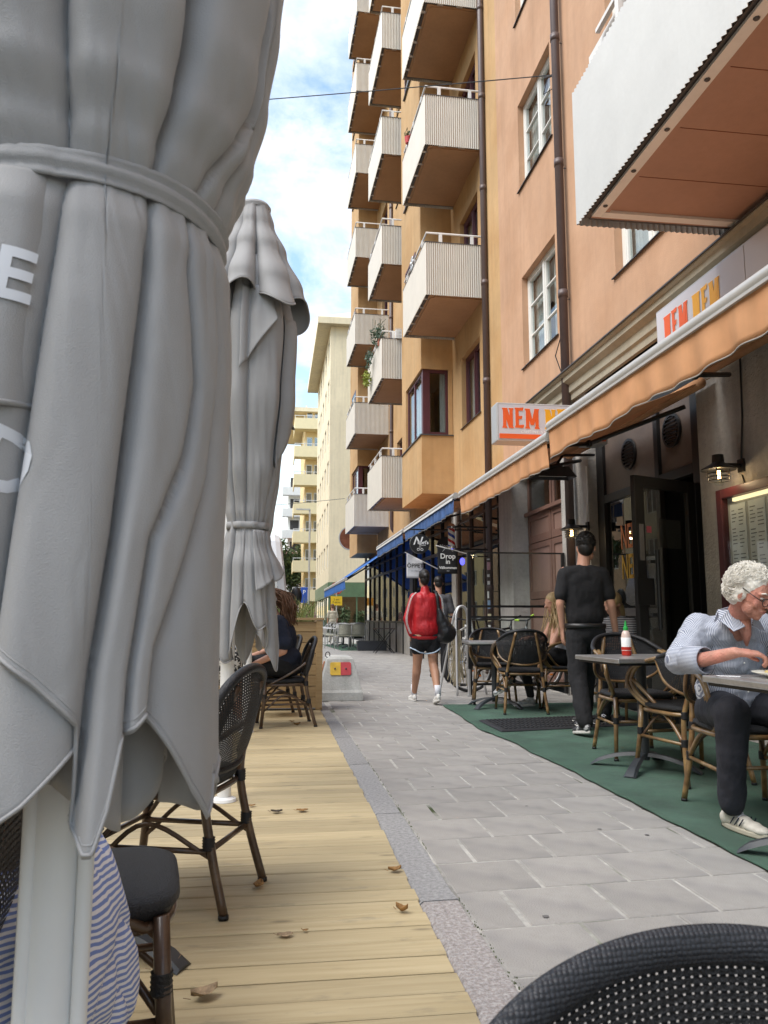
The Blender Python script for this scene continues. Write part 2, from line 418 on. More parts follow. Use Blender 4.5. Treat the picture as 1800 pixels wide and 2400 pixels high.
# moss tufts in the joint by the kerb
kb = thing('kerb', None, None); del_l = kb; tag(kb, kind='structure')
ks = 0
ky = [-1.2, .35, 1.62, 2.93, 4.22, 5.62, 6.9, 8.1, 9.5, 11.0]
for i in range(len(ky) - 1):
    a, b = ky[i], ky[i + 1]
    def edge(y): return .685 - max(0, y - 7) * .02
    def inn(y): return .535 - max(0, y - 9) * .02
    v = MB(); gx = .006; nn = 14
    def kf(u, t_):
        y = a + gx + (b - a - 2 * gx) * t_
        prof = [(inn(y), -.14), (inn(y) + .001, -.012), (inn(y) + .014, -.001), (edge(y) - .012, 0.001), (edge(y) - .002, -.010), (edge(y), -.14)]
        p = prof[round(u * 5)]
        wob = .0045 * mnoise.noise(Vector((p[0] * 9, y * 7, i)))
        return (p[0] + wob * 1.2, y, p[1] + wob * .5)
    v.grid(6, nn, kf)
    v.add([kf(k / 5, 0) for k in range(6)] + [kf(k / 5, 1) for k in range(6)], [(0, 1, 2, 3, 4, 5), (6, 7, 8, 9, 10, 11)])
    v.build('kerb_stone', m_kerb2 if i in (0, 1, 2) else m_kerb, kb)
ms = MB(); rr = random.Random(11)
for k in range(520):
    y = 1.8 + rr.random() ** 1.6 * 6
    if mnoise.noise(Vector((y * 1.7, 3, 0))) < -.05: continue
    x = .688 + rr.gauss(0, .007); s_ = rr.uniform(.0012, .003)
    ms.ell((x, y, -.006), (s_, s_ * 1.8, .006 + s_ * .4), None, 5, 3)
tag(ms.build('joint_moss', m_moss, kb), kind='stuff')

# deck
dk = thing('deck', None, None); tag(dk, kind='structure')
PW = .118; planks = {}
y = .35; i = 0
while y < 9.0:
    g = .0045; b = .0035
    ln = rng.uniform(-.004, .006)
    v = MB(); xa, xb = -2.6, .532 + ln
    prof = [(g, -.03), (g, -b), (g + b, 0), (PW - g - b, 0), (PW - g, -b), (PW - g, -.03)]
    v.add([(xa, a_, c_) for a_, c_ in prof] + [(xb, a_, c_) for a_, c_ in prof], [(k, k + 1, k + 7, k + 6) for k in range(5)] + [(0, 1, 2, 3, 4, 5), (6, 7, 8, 9, 10, 11)])
    o = v.build('plank', m_deck, dk); o.location = (0, y, rng.uniform(-.001, .0015) + .004); o.rotation_euler = (rng.uniform(-.004, .004), 0, -.004 + rng.uniform(-.0015, .0015))
    y += PW; i += 1
MB().box(-2.6, .525, .3, 9.05, -.13, -.034).build('deck_frame', m_dark, dk)

# carpet in front of the restaurant
edge_pts = [(1.93, -1), (1.95, 2.2), (1.965, 3.1), (1.955, 4.4), (1.965, 5.3), (1.93, 5.9), (1.95, 6.35), (1.87, 7.1), (1.90, 7.8), (1.93, 8.2), (1.95, 9.15), (2.3, 9.28), (2.9, 9.2), (3.86, 9.25)]
def cx_at(yv):
    for (xa, ya), (xb, yb) in zip(edge_pts, edge_pts[1:]):
        if ya <= yv <= yb: return xa + (xb - xa) * (yv - ya) / (yb - ya)
    return 1.95
cp = MB()
def cf(u, v_):
    yv = -1 + 10.2 * v_; x0 = cx_at(yv) + .012 * mnoise.noise(Vector((yv * 5, 0, 4)))
    x = x0 + (3.87 - x0) * u
    e = max(0, 1 - (x - x0) * 14)
    z = .009 + .006 * e * (mnoise.noise(Vector((yv * 3, 1, 1))) + .4) + .0022 * mnoise.noise(Vector((x * 3, yv * 2, 0)))
    return (x, yv, z)
cp.grid(60, 240, cf)
co_ = cp.build('carpet', m_carpet, None, True, solid=.006)
tag(co_, 'green outdoor carpet under the restaurant tables on the right', 'carpet')
# litter specks on the carpet
# rubber door mat with ribs
mt = thing('door_mat', 'black ribbed rubber mat lying on the near end of the green carpet by the waiter', 'mat', (2.0, 6.9, .018), R(0))
MB().add([(0, 0, 0), (1.5, .28, 0), (1.5, 1.0, 0), (0, .78, 0), (0.02, .03, .012), (1.48, .3, .012), (1.48, .98, .012), (.02, .75, .012)],
         [(4, 5, 6, 7), (0, 1, 5, 4), (1, 2, 6, 5), (2, 3, 7, 6), (3, 0, 4, 7)]).build('backing', m_mat, mt)
rb = MB()
for k in range(34):
    x = .06 + k * .042
    for j in range(5):
        ya = .07 + j * .135 + x * .16; rb.box(x, x + .022, ya, ya + .11, .0125, .019)
tag(rb.build('ribs', m_mat, mt), kind='stuff')

# ================================================================== BUILDINGS
def skin(mb, X, y0, y1, z0, z1, holes, depth=.16, flip=1):
    ys = sorted({y0, y1} | {h[0] for h in holes} | {h[1] for h in holes}); zs = sorted({z0, z1} | {h[2] for h in holes} | {h[3] for h in holes})
    ys = [a for a in ys if y0 <= a <= y1]; zs = [a for a in zs if z0 <= a <= z1]
    for a, b in zip(ys, ys[1:]):
        for c, d in zip(zs, zs[1:]):
            my, mz = (a + b) / 2, (c + d) / 2
            if any(h[0] < my < h[1] and h[2] < mz < h[3] for h in holes): continue
            mb.add([(X, a, c), (X, b, c), (X, b, d), (X, a, d)], [(0, 1, 2, 3)])
    for h in holes:
        a, b, c, d = h; e = X + depth * flip
        for q in (((a, c), (b, c)), ((b, c), (b, d)), ((b, d), (a, d)), ((a, d), (a, c))):
            (ya, za), (yb, zb) = q
            mb.add([(X, ya, za), (X, yb, zb), (e, yb, zb), (e, ya, za)], [(0, 1, 2, 3)])

def window(parent, X, y0, y1, z0, z1, mf, mull=(.5,), trans=(), fw=.06, sill=True, cur=.6, bars=0, opened=False):
    # frame sits .10 behind the wall face
    xa, xb = X + .095, X + .155
    v = MB()
    v.box(xa, xb, y0, y0 + fw, z0, z1).box(xa, xb, y1 - fw, y1, z0, z1).box(xa + .001, xb, y0 + fw, y1 - fw, z0, z0 + fw).box(xa + .001, xb, y0 + fw, y1 - fw, z1 - fw, z1)
    o = v.build('window', mf, parent, bevel=.004)
    ed = [y0 + fw] + [y0 + (y1 - y0) * m_ for m_ in mull] + [y1 - fw]
    mu_ = MB()
    for m_ in mull:
        yc = y0 + (y1 - y0) * m_; mu_.box(xa - .004, xb + .002, yc - .035, yc + .035, z0 + fw, z1 - fw)
    # casement frames
    for a, b in zip(ed, ed[1:]):
        c = .03
        a2 = a + (.035 if a != ed[0] else 0); b2 = b - (.035 if b != ed[-1] else 0)
        ca = MB(); x1, x2 = xa + .012, xb + .012
        ca.box(x1, x2, a2, a2 + c, z0 + fw, z1 - fw).box(x1, x2, b2 - c, b2, z0 + fw, z1 - fw).box(x1 + .001, x2, a2 + c, b2 - c, z0 + fw, z0 + fw + c).box(x1 + .001, x2, a2 + c, b2 - c, z1 - fw - c, z1 - fw)
        for k in range(bars):
            zc = z0 + (z1 - z0) * (k + 1) / (bars + 1); ca.box(x1 + .004, x2, a2 + c, b2 - c, zc - .012, zc + .012)
        ca.build('casement', mf, o, bevel=.003)
        MB().box(xa + .04, xa + .046, a2 + c * .5, b2 - c * .5, z0 + fw, z1 - fw).build('pane', m_gl, o)
    if mull: mu_.build('mullion', mf, o)
    if cur:
        cu_ = MB(); n_ = 40; x_ = xb + .07
        for side in (0, 1):
            wd = (y1 - y0) * cur / 2; ya = y0 if side == 0 else y1 - wd
            pts = [(x_ + .018 * math.sin(k * 1.3), ya + wd * k / (n_ - 1)) for k in range(n_)]
            cu_.add([(a_, b_, z0 + .02) for a_, b_ in pts] + [(a_, b_, z1) for a_, b_ in pts], [(k, k + 1, k + 1 + n_, k + n_) for k in range(n_ - 1)])
        cu_.build('curtain', m_curtain, o, True)
    MB().add([(X + .7, y0 - .5, z0 - .3), (X + .7, y1 + .5, z0 - .3), (X + .7, y1 + .5, z1 + .3), (X + .7, y0 - .5, z1 + .3)], [(0, 1, 2, 3)]).build('room_wall', m_room, o)
    if sill:
        MB().add([(X - .035, y0 - .05, z0 - .022), (X - .035, y1 + .05, z0 - .022), (X + .1, y1 + .05, z0 + .012), (X + .1, y0 - .05, z0 + .012),
                  (X - .035, y0 - .05, z0 - .034), (X - .035, y1 + .05, z0 - .034), (X + .1, y1 + .05, z0 - .0), (X + .1, y0 - .05, z0 - .0)],
                 [(0, 1, 2, 3), (0, 1, 5, 4), (0, 3, 7, 4), (1, 2, 6, 5)]).build('sill', m_lead, o)
    return o

def corr(mb, a, b, z0, z1, amp=.011, pitch=.042, th=.0):
    a = Vector(a); b = Vector(b); d = b - a; L_ = d.length; d.normalize(); nrm = Vector((d.y, -d.x, 0)); n_ = int(L_ / pitch) * 4 + 1
    pts = []
    for k in range(n_):
        s_ = L_ * k / (n_ - 1); q = (k % 4); h = (0, 1, 0, -1)[q] if th == 0 else (0, 1, 1, 0)[q]
        pts.append(a + d * s_ + nrm * amp * h)
    mb.add([(p.x, p.y, z0) for p in pts] + [(p.x, p.y, z1) for p in pts], [(k, k + 1, k + 1 + n_, k + n_) for k in range(n_ - 1)])
    mb.box(0, 0, 0, 0, 0, 0) if False else None

def balcony(parent, y0, y1, xo, xw, z, mp_, msof, ph=1.05, rail=True, brackets=True, amp=.011, pitch=.042):
    s_ = MB().box(xo + .09, xw, y0 + .08, y1 - .08, z + .03, z + .2).build('balcony', msof, parent)
    e = MB().box(xo + .045, xo + .085, y0 + .05, y1 - .05, z + .04, z + .17).box(xo + .09, xw, y0 + .035, y0 + .075, z + .04, z + .17).box(xo + .09, xw, y1 - .075, y1 - .035, z + .04, z + .17)
    e.build('edge_beam', m_lead, s_)
    lip = MB().box(xo + .13, xo + .19, y0 + .16, y1 - .14, z + .012, z + .0295).box(xo + .19, xw, y0 + .12, y0 + .16, z + .012, z + .0295)
    lip.build('drip_edge', msof, s_)
    q = MB(); corr(q, (xo, y0, 0), (xo, y1, 0), z, z + ph, amp, pitch); q.build('front_panel', mp_, s_, solid=.003)
    for yy_ in (y0, y1):
        q = MB(); corr(q, (xw, yy_, 0), (xo, yy_, 0), z, z + ph, amp, pitch); q.build('side_panel', mp_, s_, solid=.003)
    if brackets:
        bk = MB()
        for k in range(5):
            yy_ = y0 + .3 + (y1 - y0 - .6) * k / 4; bk.box(xo + .015, xo + .12, yy_ - .03, yy_ + .03, z + .03, z + .06)
        for k in range(2):
            xx_ = xo + .35 + k * .4; bk.box(xx_ - .06, xx_ + .06, y0 + .01, y0 + .1, z + .03, z + .055)
        bk.build('bracket', m_silver, s_)
    if rail:
        rl = MB(); zt = z + ph + .2
        rl.tube([(xw, y0 + .03, zt), (xo + .03, y0 + .03, zt), (xo + .03, y1 - .03, zt), (xw, y1 - .03, zt)], .021, 8)
        rl.build('handrail', m_white, s_)
        for (xx_, yy_) in ((xo + .3, y0 + .03), (xw - .22, y0 + .03), (xo + .03, y0 + .35), (xo + .03, (y0 + y1) / 2), (xo + .03, y1 - .4)):
            MB().box(xx_ - .03, xx_ + .03, yy_ - .018, yy_ + .018, z + ph - .1, zt - .01).build('rail_post', m_white, s_)
        MB().box(xo - .012, xw, y0 - .014, y0 + .014, z + ph, z + ph + .012).box(xo - .014, xo + .014, y0 + .014, y1, z + ph + .001, z + ph + .012).build('cap_strip', m_lead, s_)
    return s_

W = 3.9; ST = 3.02
# ---- orange building (restaurant below)
OB = thing('apartment_building', 'orange plastered apartment house with white windows above the restaurant', 'building', (0, 0, 0))
holes = []
for k in range(6):
    z = 4.98 + ST * k
    holes += [(10.25, 11.78, z, z + 1.5), (6.95, 8.33, z, z + 1.5), (2.0, 3.6, z, z + 1.5)]
v = MB(); skin(v, W, -6, 11.15, 4.22, 23.6, holes); skin(v, W, 11.15, 13.0, 3.55, 23.6, [])
hs2 = [h for h in holes if h[1] > 11.15]
v = MB(); skin(v, W, -6, 13.0, 4.22, 23.6, holes)
v.add([(W, 11.15, 3.4), (W, 13.0, 3.4), (W, 13.0, 4.22), (W, 11.15, 4.22)], [(0, 1, 2, 3)])
v.build('wall', m_orange, OB)
for h in holes:
    if h[0] > 9: window(OB, W, *h, m_winw, mull=(.5,), bars=2, cur=.85)
    else: window(OB, W, *h, m_winw, mull=(.5,), bars=0, cur=.9, fw=.09)
MB().box(W + .8, 16, -6, 12.99, 4.2, 23.55).build('core', m_dark, OB)
MB().box(W - .45, 16, -6, 13, 23.6, 23.85).build('eave', m_soffit2, OB)
# cornice over the ground floor
cv = MB(); prof = [(0, 3.86), (-.05, 3.86), (-.05, 3.94), (-.08, 3.96), (-.08, 4.06), (-.15, 4.10), (-.15, 4.17), (-.19, 4.18), (-.19, 4.205), (0, 4.225)]
cv.add([(W + a, -6, b) for a, b in prof] + [(W + a, 11.15, b) for a, b in prof], [(k, k + 1, k + 11, k + 10) for k in range(9)] + [tuple(range(10)), tuple(range(10, 20))])
cv.build('cornice', m_cornice, OB)
MB().add([(W - .21, -6, 4.195), (W - .21, 11.16, 4.195), (W + .0, 11.16, 4.25), (W + .0, -6, 4.25), (W - .21, -6, 4.21), (W - .21, 11.16, 4.21), (W - .0, 11.16, 4.265), (W - .0, -6, 4.265)],
         [(0, 1, 2, 3), (4, 5, 6, 7), (0, 1, 5, 4), (1, 2, 6, 5)]).build('flashing', m_lead, OB)
# big white balcony overhead
BB = balcony(OB, 1.2, 5.92, 2.45, W, 4.25, m_panelw, m_soffit2, ph=1.19, rail=False, brackets=False, amp=.009, pitch=.05)
e = MB().box(2.52, 2.60, 1.3, 5.78, 4.258, 4.279).box(2.60, W - .02, 5.70, 5.78, 4.255, 4.279).build('rim_beam', m_white, BB)
MB().tube([(2.55, -1, 5.78), (2.55, 5.6, 5.78)], .025, 4).build('handrail', m_white, BB)
for yy_ in (5.2, 4.0, 2.8):
    MB().box(2.53, 2.57, yy_ - .03, yy_ + .03, 5.2, 5.78).build('rail_post', m_white, BB)
MB().box(2.60, 2.64, 3.4, 5.9, 5.70, 5.78, Matrix.Rotation(0, 4, 'X')).build('flower_box_rail', m_white, BB)
bs_ = MB()
for k in range(9): bs_.ell((2.56, 1.6 + k * .5, 4.255), (.02, .02, .01), None, 8, 4)
bs_.build('bolt', m_lead, BB)
sm = MB()
for k in range(7): sm.box(2.61, W - .03, 1.6 + k * .6, 1.604 + k * .6, 4.2765, 4.2795)
sm.build('board_joint', mat('soffit_joint', (.25, .10, .06), .9), BB)

# ground floor masonry of the restaurant
def blk(name, x0, x1, y0, y1, z0, z1, m, lab=None, par=None, bev=.01):
    o = MB().box(x0, x1, y0, y1, z0, z1).build(name, m, par or OB, bevel=bev)
    if lab: o['label'] = lab
    return o
blk('pillar', W - .02, 4.9, 12.55, 13.3, -.02, 3.40, m_concs)                 # slim pillar, left of the brown doors
blk('pillar', W - .01, 4.9, 9.34, 10.3, -.02, 3.86, m_conc)
blk('pillar', W, 4.9, -6, 6.75, -.02, 3.86, m_conc)
blk('lintel', W + .05, 4.9, 10.31, 12.54, 3.35, 3.86, m_conc)
blk('lintel', W + .12, 4.9, 6.76, 9.33, 3.3, 3.86, m_black)
# brown double doors with transom lights
XR = 4.15
def panel_door(y0, y1, z0, z1, par):
    d = MB().box(XR, XR + .05, y0, y0 + .09, z0, z1).box(XR, XR + .05, y1 - .09, y1, z0, z1).box(XR + .001, XR + .05, y0 + .09, y1 - .09, z0, z0 + .12).box(XR + .001, XR + .05, y0 + .09, y1 - .09, z1 - .09, z1).build('door', m_brownw, par, bevel=.006)
    MB().box(XR + .02, XR + .04, y0 + .09, y1 - .09, z0 + .12, z1 - .09).build('door_panel', m_brownp, d)
    return d
for a, b in ((10.35, 11.42), (11.45, 12.52)):
    panel_door(a, b, .02, 1.30, OB); panel_door(a, b, 1.31, 2.2, OB); panel_door(a, b, 2.21, 2.66, OB)
MB().box(XR - .06, XR + .02, 10.32, 12.54, 2.665, 2.72).build('transom_rail', m_brownw, OB)
for a, b in ((10.35, 11.35), (11.40, 12.52)):
    f_ = MB().box(XR, XR + .06, a, a + .07, 2.73, 3.34).box(XR, XR + .06, b - .07, b, 2.73, 3.34).box(XR, XR + .06, a + .07, b - .07, 3.28, 3.34).build('transom_window', m_brownw, OB, bevel=.004)
    MB().box(XR + .02, XR + .026, a + .07, b - .07, 2.73, 3.28).build('pane', m_gl, f_)
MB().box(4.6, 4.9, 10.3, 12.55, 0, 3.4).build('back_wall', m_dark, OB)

# restaurant entrance: dark steel front, side light, open door leaf
XE = 4.0
en = MB()
for a, b in ((9.13, 9.33), (7.72, 7.81), (6.76, 7.04)):
    en.box(XE, XE + .09, a, b, 0.0, 3.3)
en.box(XE + .002, XE + .088, 7.04, 9.13, 2.40, 2.50).box(XE + .002, XE + .088, 7.81, 9.13, 0, .45)
en.box(XE + .002, XE + .088, 7.04, 7.72, 0, .06)
ef = en.build('shop_front', m_black, OB, bevel=.004)
MB().box(XE + .04, XE + .05, 7.04, 9.13, 2.50, 3.3).build('fascia_panel', mat('bronze_panel', (.12, .09, .075), .35, var=.2), ef)
for (yy_, zz_) in ((8.45, 2.88), (7.45, 2.92)):
    q = MB(); q.lathe([(.0, -.01), (.17, -.01), (.18, .0), (.18, .02), (.15, .022)], (XE + .03, yy_, zz_), 28, Matrix.Rotation(R(-90), 3, 'Y'))
    vt = q.build('vent', m_black, ef)
    q = MB()
    for k in range(7):
        z_ = -.12 + k * .04; hw = math.sqrt(max(.0, .15 ** 2 - z_ ** 2)); q.box(XE - .004, XE + .012, yy_ - hw, yy_ + hw, zz_ + z_ - .006, zz_ + z_ + .006)
    tag(q.build('louvre', m_black, vt), kind='stuff')
MB().box(XE + .04, XE + .048, 7.81, 9.13, .45, 2.40).build('pane', m_glshop, ef)
text_mesh('NEM', .40, mat('decal_orange', (.62, .16, .03), .6), face_street(XE + .035, 8.55, 1.93), ef, 'window_lettering', .0008, .004, sx=.55)
text_mesh('NEM', .40, mat('decal_yellow', (.70, .42, .04), .6), face_street(XE + .035, 8.55, 1.58), ef, 'window_lettering', .0008, .004, sx=.55)
text_mesh('CUISINE VIETNAMIENNE', .10, m_silver, face_street(XE + .034, 8.7, .95), ef, 'window_lettering', .0006, sx=.55)
text_mesh('NEM NEM', .13, m_silver, face_street(XE + .034, 8.7, .76), ef, 'window_lettering', .0006, sx=.62)
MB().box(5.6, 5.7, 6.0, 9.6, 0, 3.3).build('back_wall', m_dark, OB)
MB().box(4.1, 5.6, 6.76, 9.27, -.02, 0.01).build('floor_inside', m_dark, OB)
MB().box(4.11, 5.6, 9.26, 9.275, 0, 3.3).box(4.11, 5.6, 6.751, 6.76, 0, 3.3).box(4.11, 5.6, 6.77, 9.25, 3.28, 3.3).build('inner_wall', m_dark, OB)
# open door leaf, hinged on the near jamb, standing out over the pavement
dl = MB(); DM = Matrix.Translation((3.99, 7.04, 0)) @ Matrix.Rotation(R(23), 4, 'Z')
dl.box(-.84, -.72, -.025, .025, .03, 2.30, DM).box(-.11, 0, -.025, .025, .03, 2.30, DM).box(-.72, -.11, -.024, .024, 2.19, 2.30, DM).box(-.72, -.11, -.024, .024, .03, .30, DM)
dlo = dl.build('entrance_door', m_black, OB, bevel=.004)
MB().box(-.72, -.11, -.004, .004, .30, 2.19, DM).build('pane', m_gldoor, dlo)
MB().tube([DM @ Vector((-.63, -.07, .90)), DM @ Vector((-.63, -.07, 1.62))], .02, 10).build('handle', m_black, dlo)
MB().box(-.64, -.62, -.07, -.0, 1.02, 1.05, DM).build('handle_stay', m_black, dlo)
MB().box(-.64, -.62, -.07, -.0, 1.5, 1.53, DM).build('handle_stay', m_black, dlo)
MB().box(-.81, -.75, -.032, -.025, 1.52, 1.85, DM).build('lock_plate', m_chrome, dlo)
MB().box(-.88, -.66, -.05, -.026, 1.12, 1.36, DM).build('lock_case', m_black, dlo)
MB().box(-.24, -.14, -.008, -.0045, .56, .68, DM).build('sticker', mat('red_sticker', (.55, .05, .05), .5), dlo)
MB().box(-.24, -.14, -.008, -.0045, .681, .76, DM).build('sticker', m_white, dlo)
MB().box(-.50, -.20, .0046, .008, 1.65, 1.92, DM).build('sticker', mat('grey_notice', (.16, .15, .15), .5), dlo)
MB().box(-.68, -.62, -.009, -.0045, 1.78, 1.84, DM).build('sticker', mat('pink_sticker', (.45, .10, .14), .5), dlo)

# ---- ochre building, turned a hair towards the street
PX, PY = 3.9, 13.0
XB = thing('apartment_building', 'ochre apartment house with stacked corrugated balconies and bay windows', 'building', (PX, PY, 0), .0195)
oc_kids_before = set(bpy.data.objects)
OH = []
def zf(k): return 3.97 + 3.05 * k
for k in range(7):
    z = zf(k)
    if k == 0: z0_, z1_ = 4.95, 6.45
    else: z0_, z1_ = z + .55, z + 2.45
    OH += [(14.35, 15.75, z0_, z1_)]
    if k > 0 or True: OH += [(22.4, 23.6, z + 1.0, z + 2.4), (25.4, 26.6, z + .25, z + 2.3)]
v = MB(); skin(v, W, 13.0, 31, 3.45, 23.9, OH)
v.add([(W, 31, 0), (16, 31, 0), (16, 31, 23.9), (W, 31, 23.9)], [(0, 1, 2, 3)])
v.build('wall', m_ochre, XB)
for h in OH:
    window(XB, W, *h, m_winr, mull=(.5,) if h[0] < 20 else (.45,), cur=.8, sill=h[2] < 5 or h[0] > 21, fw=.07)
MB().box(W + .8, 16, 13.01, 30.9, 3.4, 23.8).build('core', m_dark, XB)
MB().add([(W - .55, 12.9, 23.9), (W - .55, 31.3, 23.9), (16, 31.3, 23.9), (16, 12.9, 23.9), (W - .55, 12.9, 24.1), (W - .55, 31.3, 24.1), (10, 31.3, 27), (10, 12.9, 27)], [(0, 1, 2, 3), (0, 1, 5, 4), (4, 5, 6, 7), (0, 3, 7, 4), (1, 2, 6, 5)]).build('roof', m_soffit2, XB)
def bay(y0, y1, zb):
    xo = 3.19
    b = MB(); e = .11
    # lower apron, upper wall up to the roof, with a slot for the corner window
    b.box(xo, W, y0, y1, zb, 4.95); bo = b.build('bay', m_ochre, XB)
    MB().box(xo - .03, W, y0 - .03, y1 + .03, 4.951, 4.975).build('sill', m_lead, bo)
    MB().box(xo, W, y0, y1, 6.45, 23.9).build('bay_wall', m_ochre, bo)
    MB().box(xo, W - .001, y1 - .5, y1 - .002, 4.976, 6.449).build('bay_wall', m_ochre, bo)
    MB().box(W - .1, W - .01, y0 + .01, y0 + .05, 4.98, 6.449).build('bay_wall', m_ochre, bo)
    # corner window: post, near light, street lights
    f_ = MB().box(xo + .04, xo + .2, y0 + .04, y0 + .2, 4.976, 6.449).box(W - .16, W - .1, y0 + .05, y0 + .11, 4.976, 6.449).box(xo + .2, W - .16, y0 + .051, y0 + .11, 4.976, 5.04).box(xo + .2, W - .16, y0 + .051, y0 + .11, 6.37, 6.449)
    ya, yb = y0 + .2, y1 - .5
    f_.box(xo + .05, xo + .11, yb - .08, yb, 4.976, 6.449).box(xo + .051, xo + .11, ya, yb - .08, 4.976, 5.04).box(xo + .051, xo + .11, ya, yb - .08, 6.37, 6.449).box(xo + .05, xo + .11, (ya + yb) / 2 - .04, (ya + yb) / 2 + .04, 5.04, 6.37)
    w_ = f_.build('window', m_winr, bo, bevel=.004)
    MB().box(xo + .2, W - .16, y0 + .07, y0 + .076, 5.04, 6.37).build('pane', m_gl, w_)
    MB().box(xo + .07, xo + .076, ya, yb - .08, 5.04, 6.37).build('pane', m_gl, w_)
    cu_ = MB(); n_ = 60
    for (x0_, x1_, yy0, yy1) in ((xo + .18, xo + .18, y0 + .35, yb - .1), (xo + .45, xo + .6, y0 + .17, y0 + .17)):
        pts = [(x0_ + (x1_ - x0_) * k / (n_ - 1) + .012 * math.sin(k * 1.1), yy0 + (yy1 - yy0) * k / (n_ - 1) + .01 * math.cos(k)) for k in range(n_)]
        cu_.add([(a_, b_, 5.0) for a_, b_ in pts] + [(a_, b_, 6.4) for a_, b_ in pts], [(k, k + 1, k + 1 + n_, k + n_) for k in range(n_ - 1)])
    cu_.build('curtain', m_curtain, w_, True)
    MB().box(W + .05, W + .1, y0, y1, 4.9, 6.5).build('room_wall', m_room, w_)
    # upper bay windows facing the street
    for k in range(1, 7):
        z = zf(k) + 1.0
        u = MB().box(xo - .012, xo + .03, y0 + .55, y0 + .62, z, z + 1.4).box(xo - .012, xo + .03, y1 - .62, y1 - .55, z, z + 1.4).box(xo - .011, xo + .03, y0 + .62, y1 - .62, z, z + .07).box(xo - .011, xo + .03, y0 + .62, y1 - .62, z + 1.33, z + 1.4).build('window', m_winr, bo)
        MB().box(xo - .006, xo - .002, y0 + .62, y1 - .62, z + .07, z + 1.33).build('pane', m_glshop, u)
        MB().box(xo - .05, xo, y0 + .5, y1 - .5, z - .03, z - .001).build('sill', m_lead, u)
bay(16.5, 18.85, 3.67)
bay(27.75, 30.1, 3.3)
protoA = balcony(XB, 13.98, 16.3, 2.76, W, zf(1) + .04, m_panel, m_soffit)
protoB = balcony(XB, 19.15, 21.6, 2.72, W, zf(0), m_panel, m_soffit)
protoC = balcony(XB, 25.15, 27.6, 2.76, W, zf(0) - .02, m_panel, m_soffit)
def bcopy(pr, k):
    c = copy_tree(pr, XB); c.location.z += 3.05 * k; return c
for k in range(1, 7): bcopy(protoA, k)
for k in range(1, 7): bcopy(protoB, k)
for k in range(1, 7): bcopy(protoC, k)
# small air vents under the balconies
# ground-floor shop fronts of the ochre house
m_frameb = mat('bronze_frame', (.10, .065, .05), .45, var=.15)
sf = MB()
def bay_front(y0, y1, ns, zt, zmid, mf, base=.3, top=3.45):
    s_ = MB(); step = (y1 - y0) / ns
    for k in range(ns + 1): s_.box(W, W + .08, y0 + k * step - .035, y0 + k * step + .035, .0, top)
    for z_, h_ in ((base, .06), (zmid, .07), (zt, .05)): 
        for k in range(ns): s_.box(W + .003, W + .077, y0 + k * step + .035, y0 + (k + 1) * step - .035, z_ - h_ / 2, z_ + h_ / 2)
    o = s_.build('shop_front', mf, XB, bevel=.003)
    for k in range(ns):
        for za, zb in ((base + .03, zmid - .035), (zmid + .035, zt - .025), (zt + .025, top)):
            MB().box(W + .04, W + .046, y0 + k * step + .036, y0 + (k + 1) * step - .036, za, zb).build('pane', m_glshop, o)
        MB().box(W + .03, W + .06, y0 + k * step + .036, y0 + (k + 1) * step - .036, 0, base - .03).build('base_panel', m_conc, o)
    return o
bay_front(13.3, 16.3, 3, 3.0, 2.35, m_frameb)
bay_front(16.75, 21.0, 4, 3.0, 2.5, m_black, .25)
bay_front(21.6, 30.9, 8, 2.9, 2.5, m_black, .9)
blk('pillar', W - .03, 4.9, 16.34, 16.70, 0, 3.44, m_concs, par=XB)
blk('pillar', W - .03, 4.9, 21.05, 21.5, 0, 3.44, m_black, par=XB)
MB().box(6.5, 6.6, 13.3, 30.9, 0, 3.4).box(3.96, 6.5, 13.3, 30.9, -.02, .0).box(W + .1, 6.5, 13.3, 30.9, 3.40, 3.44).build('back_wall', m_dark, XB)
for yy_ in (16.45, 21.2, 26.0, 30.9): MB().box(3.99, 6.5, yy_, yy_ + .06, 0, 3.4).build('partition', m_room, XB)
for o in [c for c in bpy.data.objects if c.parent == XB]: o.location.x -= PX; o.location.y -= PY

# rain pipes
def pipe(x, y, z0, z1, label, r_=.058, elbow=False):
    t_ = thing('drainpipe', label, 'drainpipe', (x, y, 0), group='brown drainpipes on the facades')
    if elbow: MB().tube([(0, 0, z1), (0, 0, z0 + .5), (.02, .02, z0 + .3), (.25, .1, z0)], r_, 14).build('pipe', m_pipe, t_, True)
    else: MB().tube([(0, 0, z0), (0, 0, z1)], r_, 14).build('pipe', m_pipe, t_, True)
    z_ = z0 + 1.5
    while z_ < z1:
        MB().lathe([(r_, -.05), (r_ + .008, -.05), (r_ + .008, .05), (r_, .05)], (0, 0, z_), 14).build('collar', m_pipe, t_, True)
        MB().bar((r_, 0, z_ - .07), (.11 if x > 3.6 else .1, .0, z_ - .07), .01, .01).build('clamp', m_lead, t_)
        z_ += 1.9
    return t_
p1_ = pipe(3.82, 13.72, 0.05, 23.6, 'brown drainpipe covered in stickers where orange and ochre house meet')
p2_ = pipe(3.80, 9.75, 0.05, 23.5, 'brown drainpipe between the white windows of the orange house')
p3_ = pipe(3.62, 24.3, 3.5, 23.5, 'brown drainpipe running down behind the far balcony column', elbow=True)
stc = [('pink_paper', (.6, .35, .38)), ('white_paper', (.75, .75, .72)), ('cream_paper', (.6, .55, .35)), ('blue_paper', (.2, .3, .45))]
stm = [mat(a, b, .6) for a, b in stc]
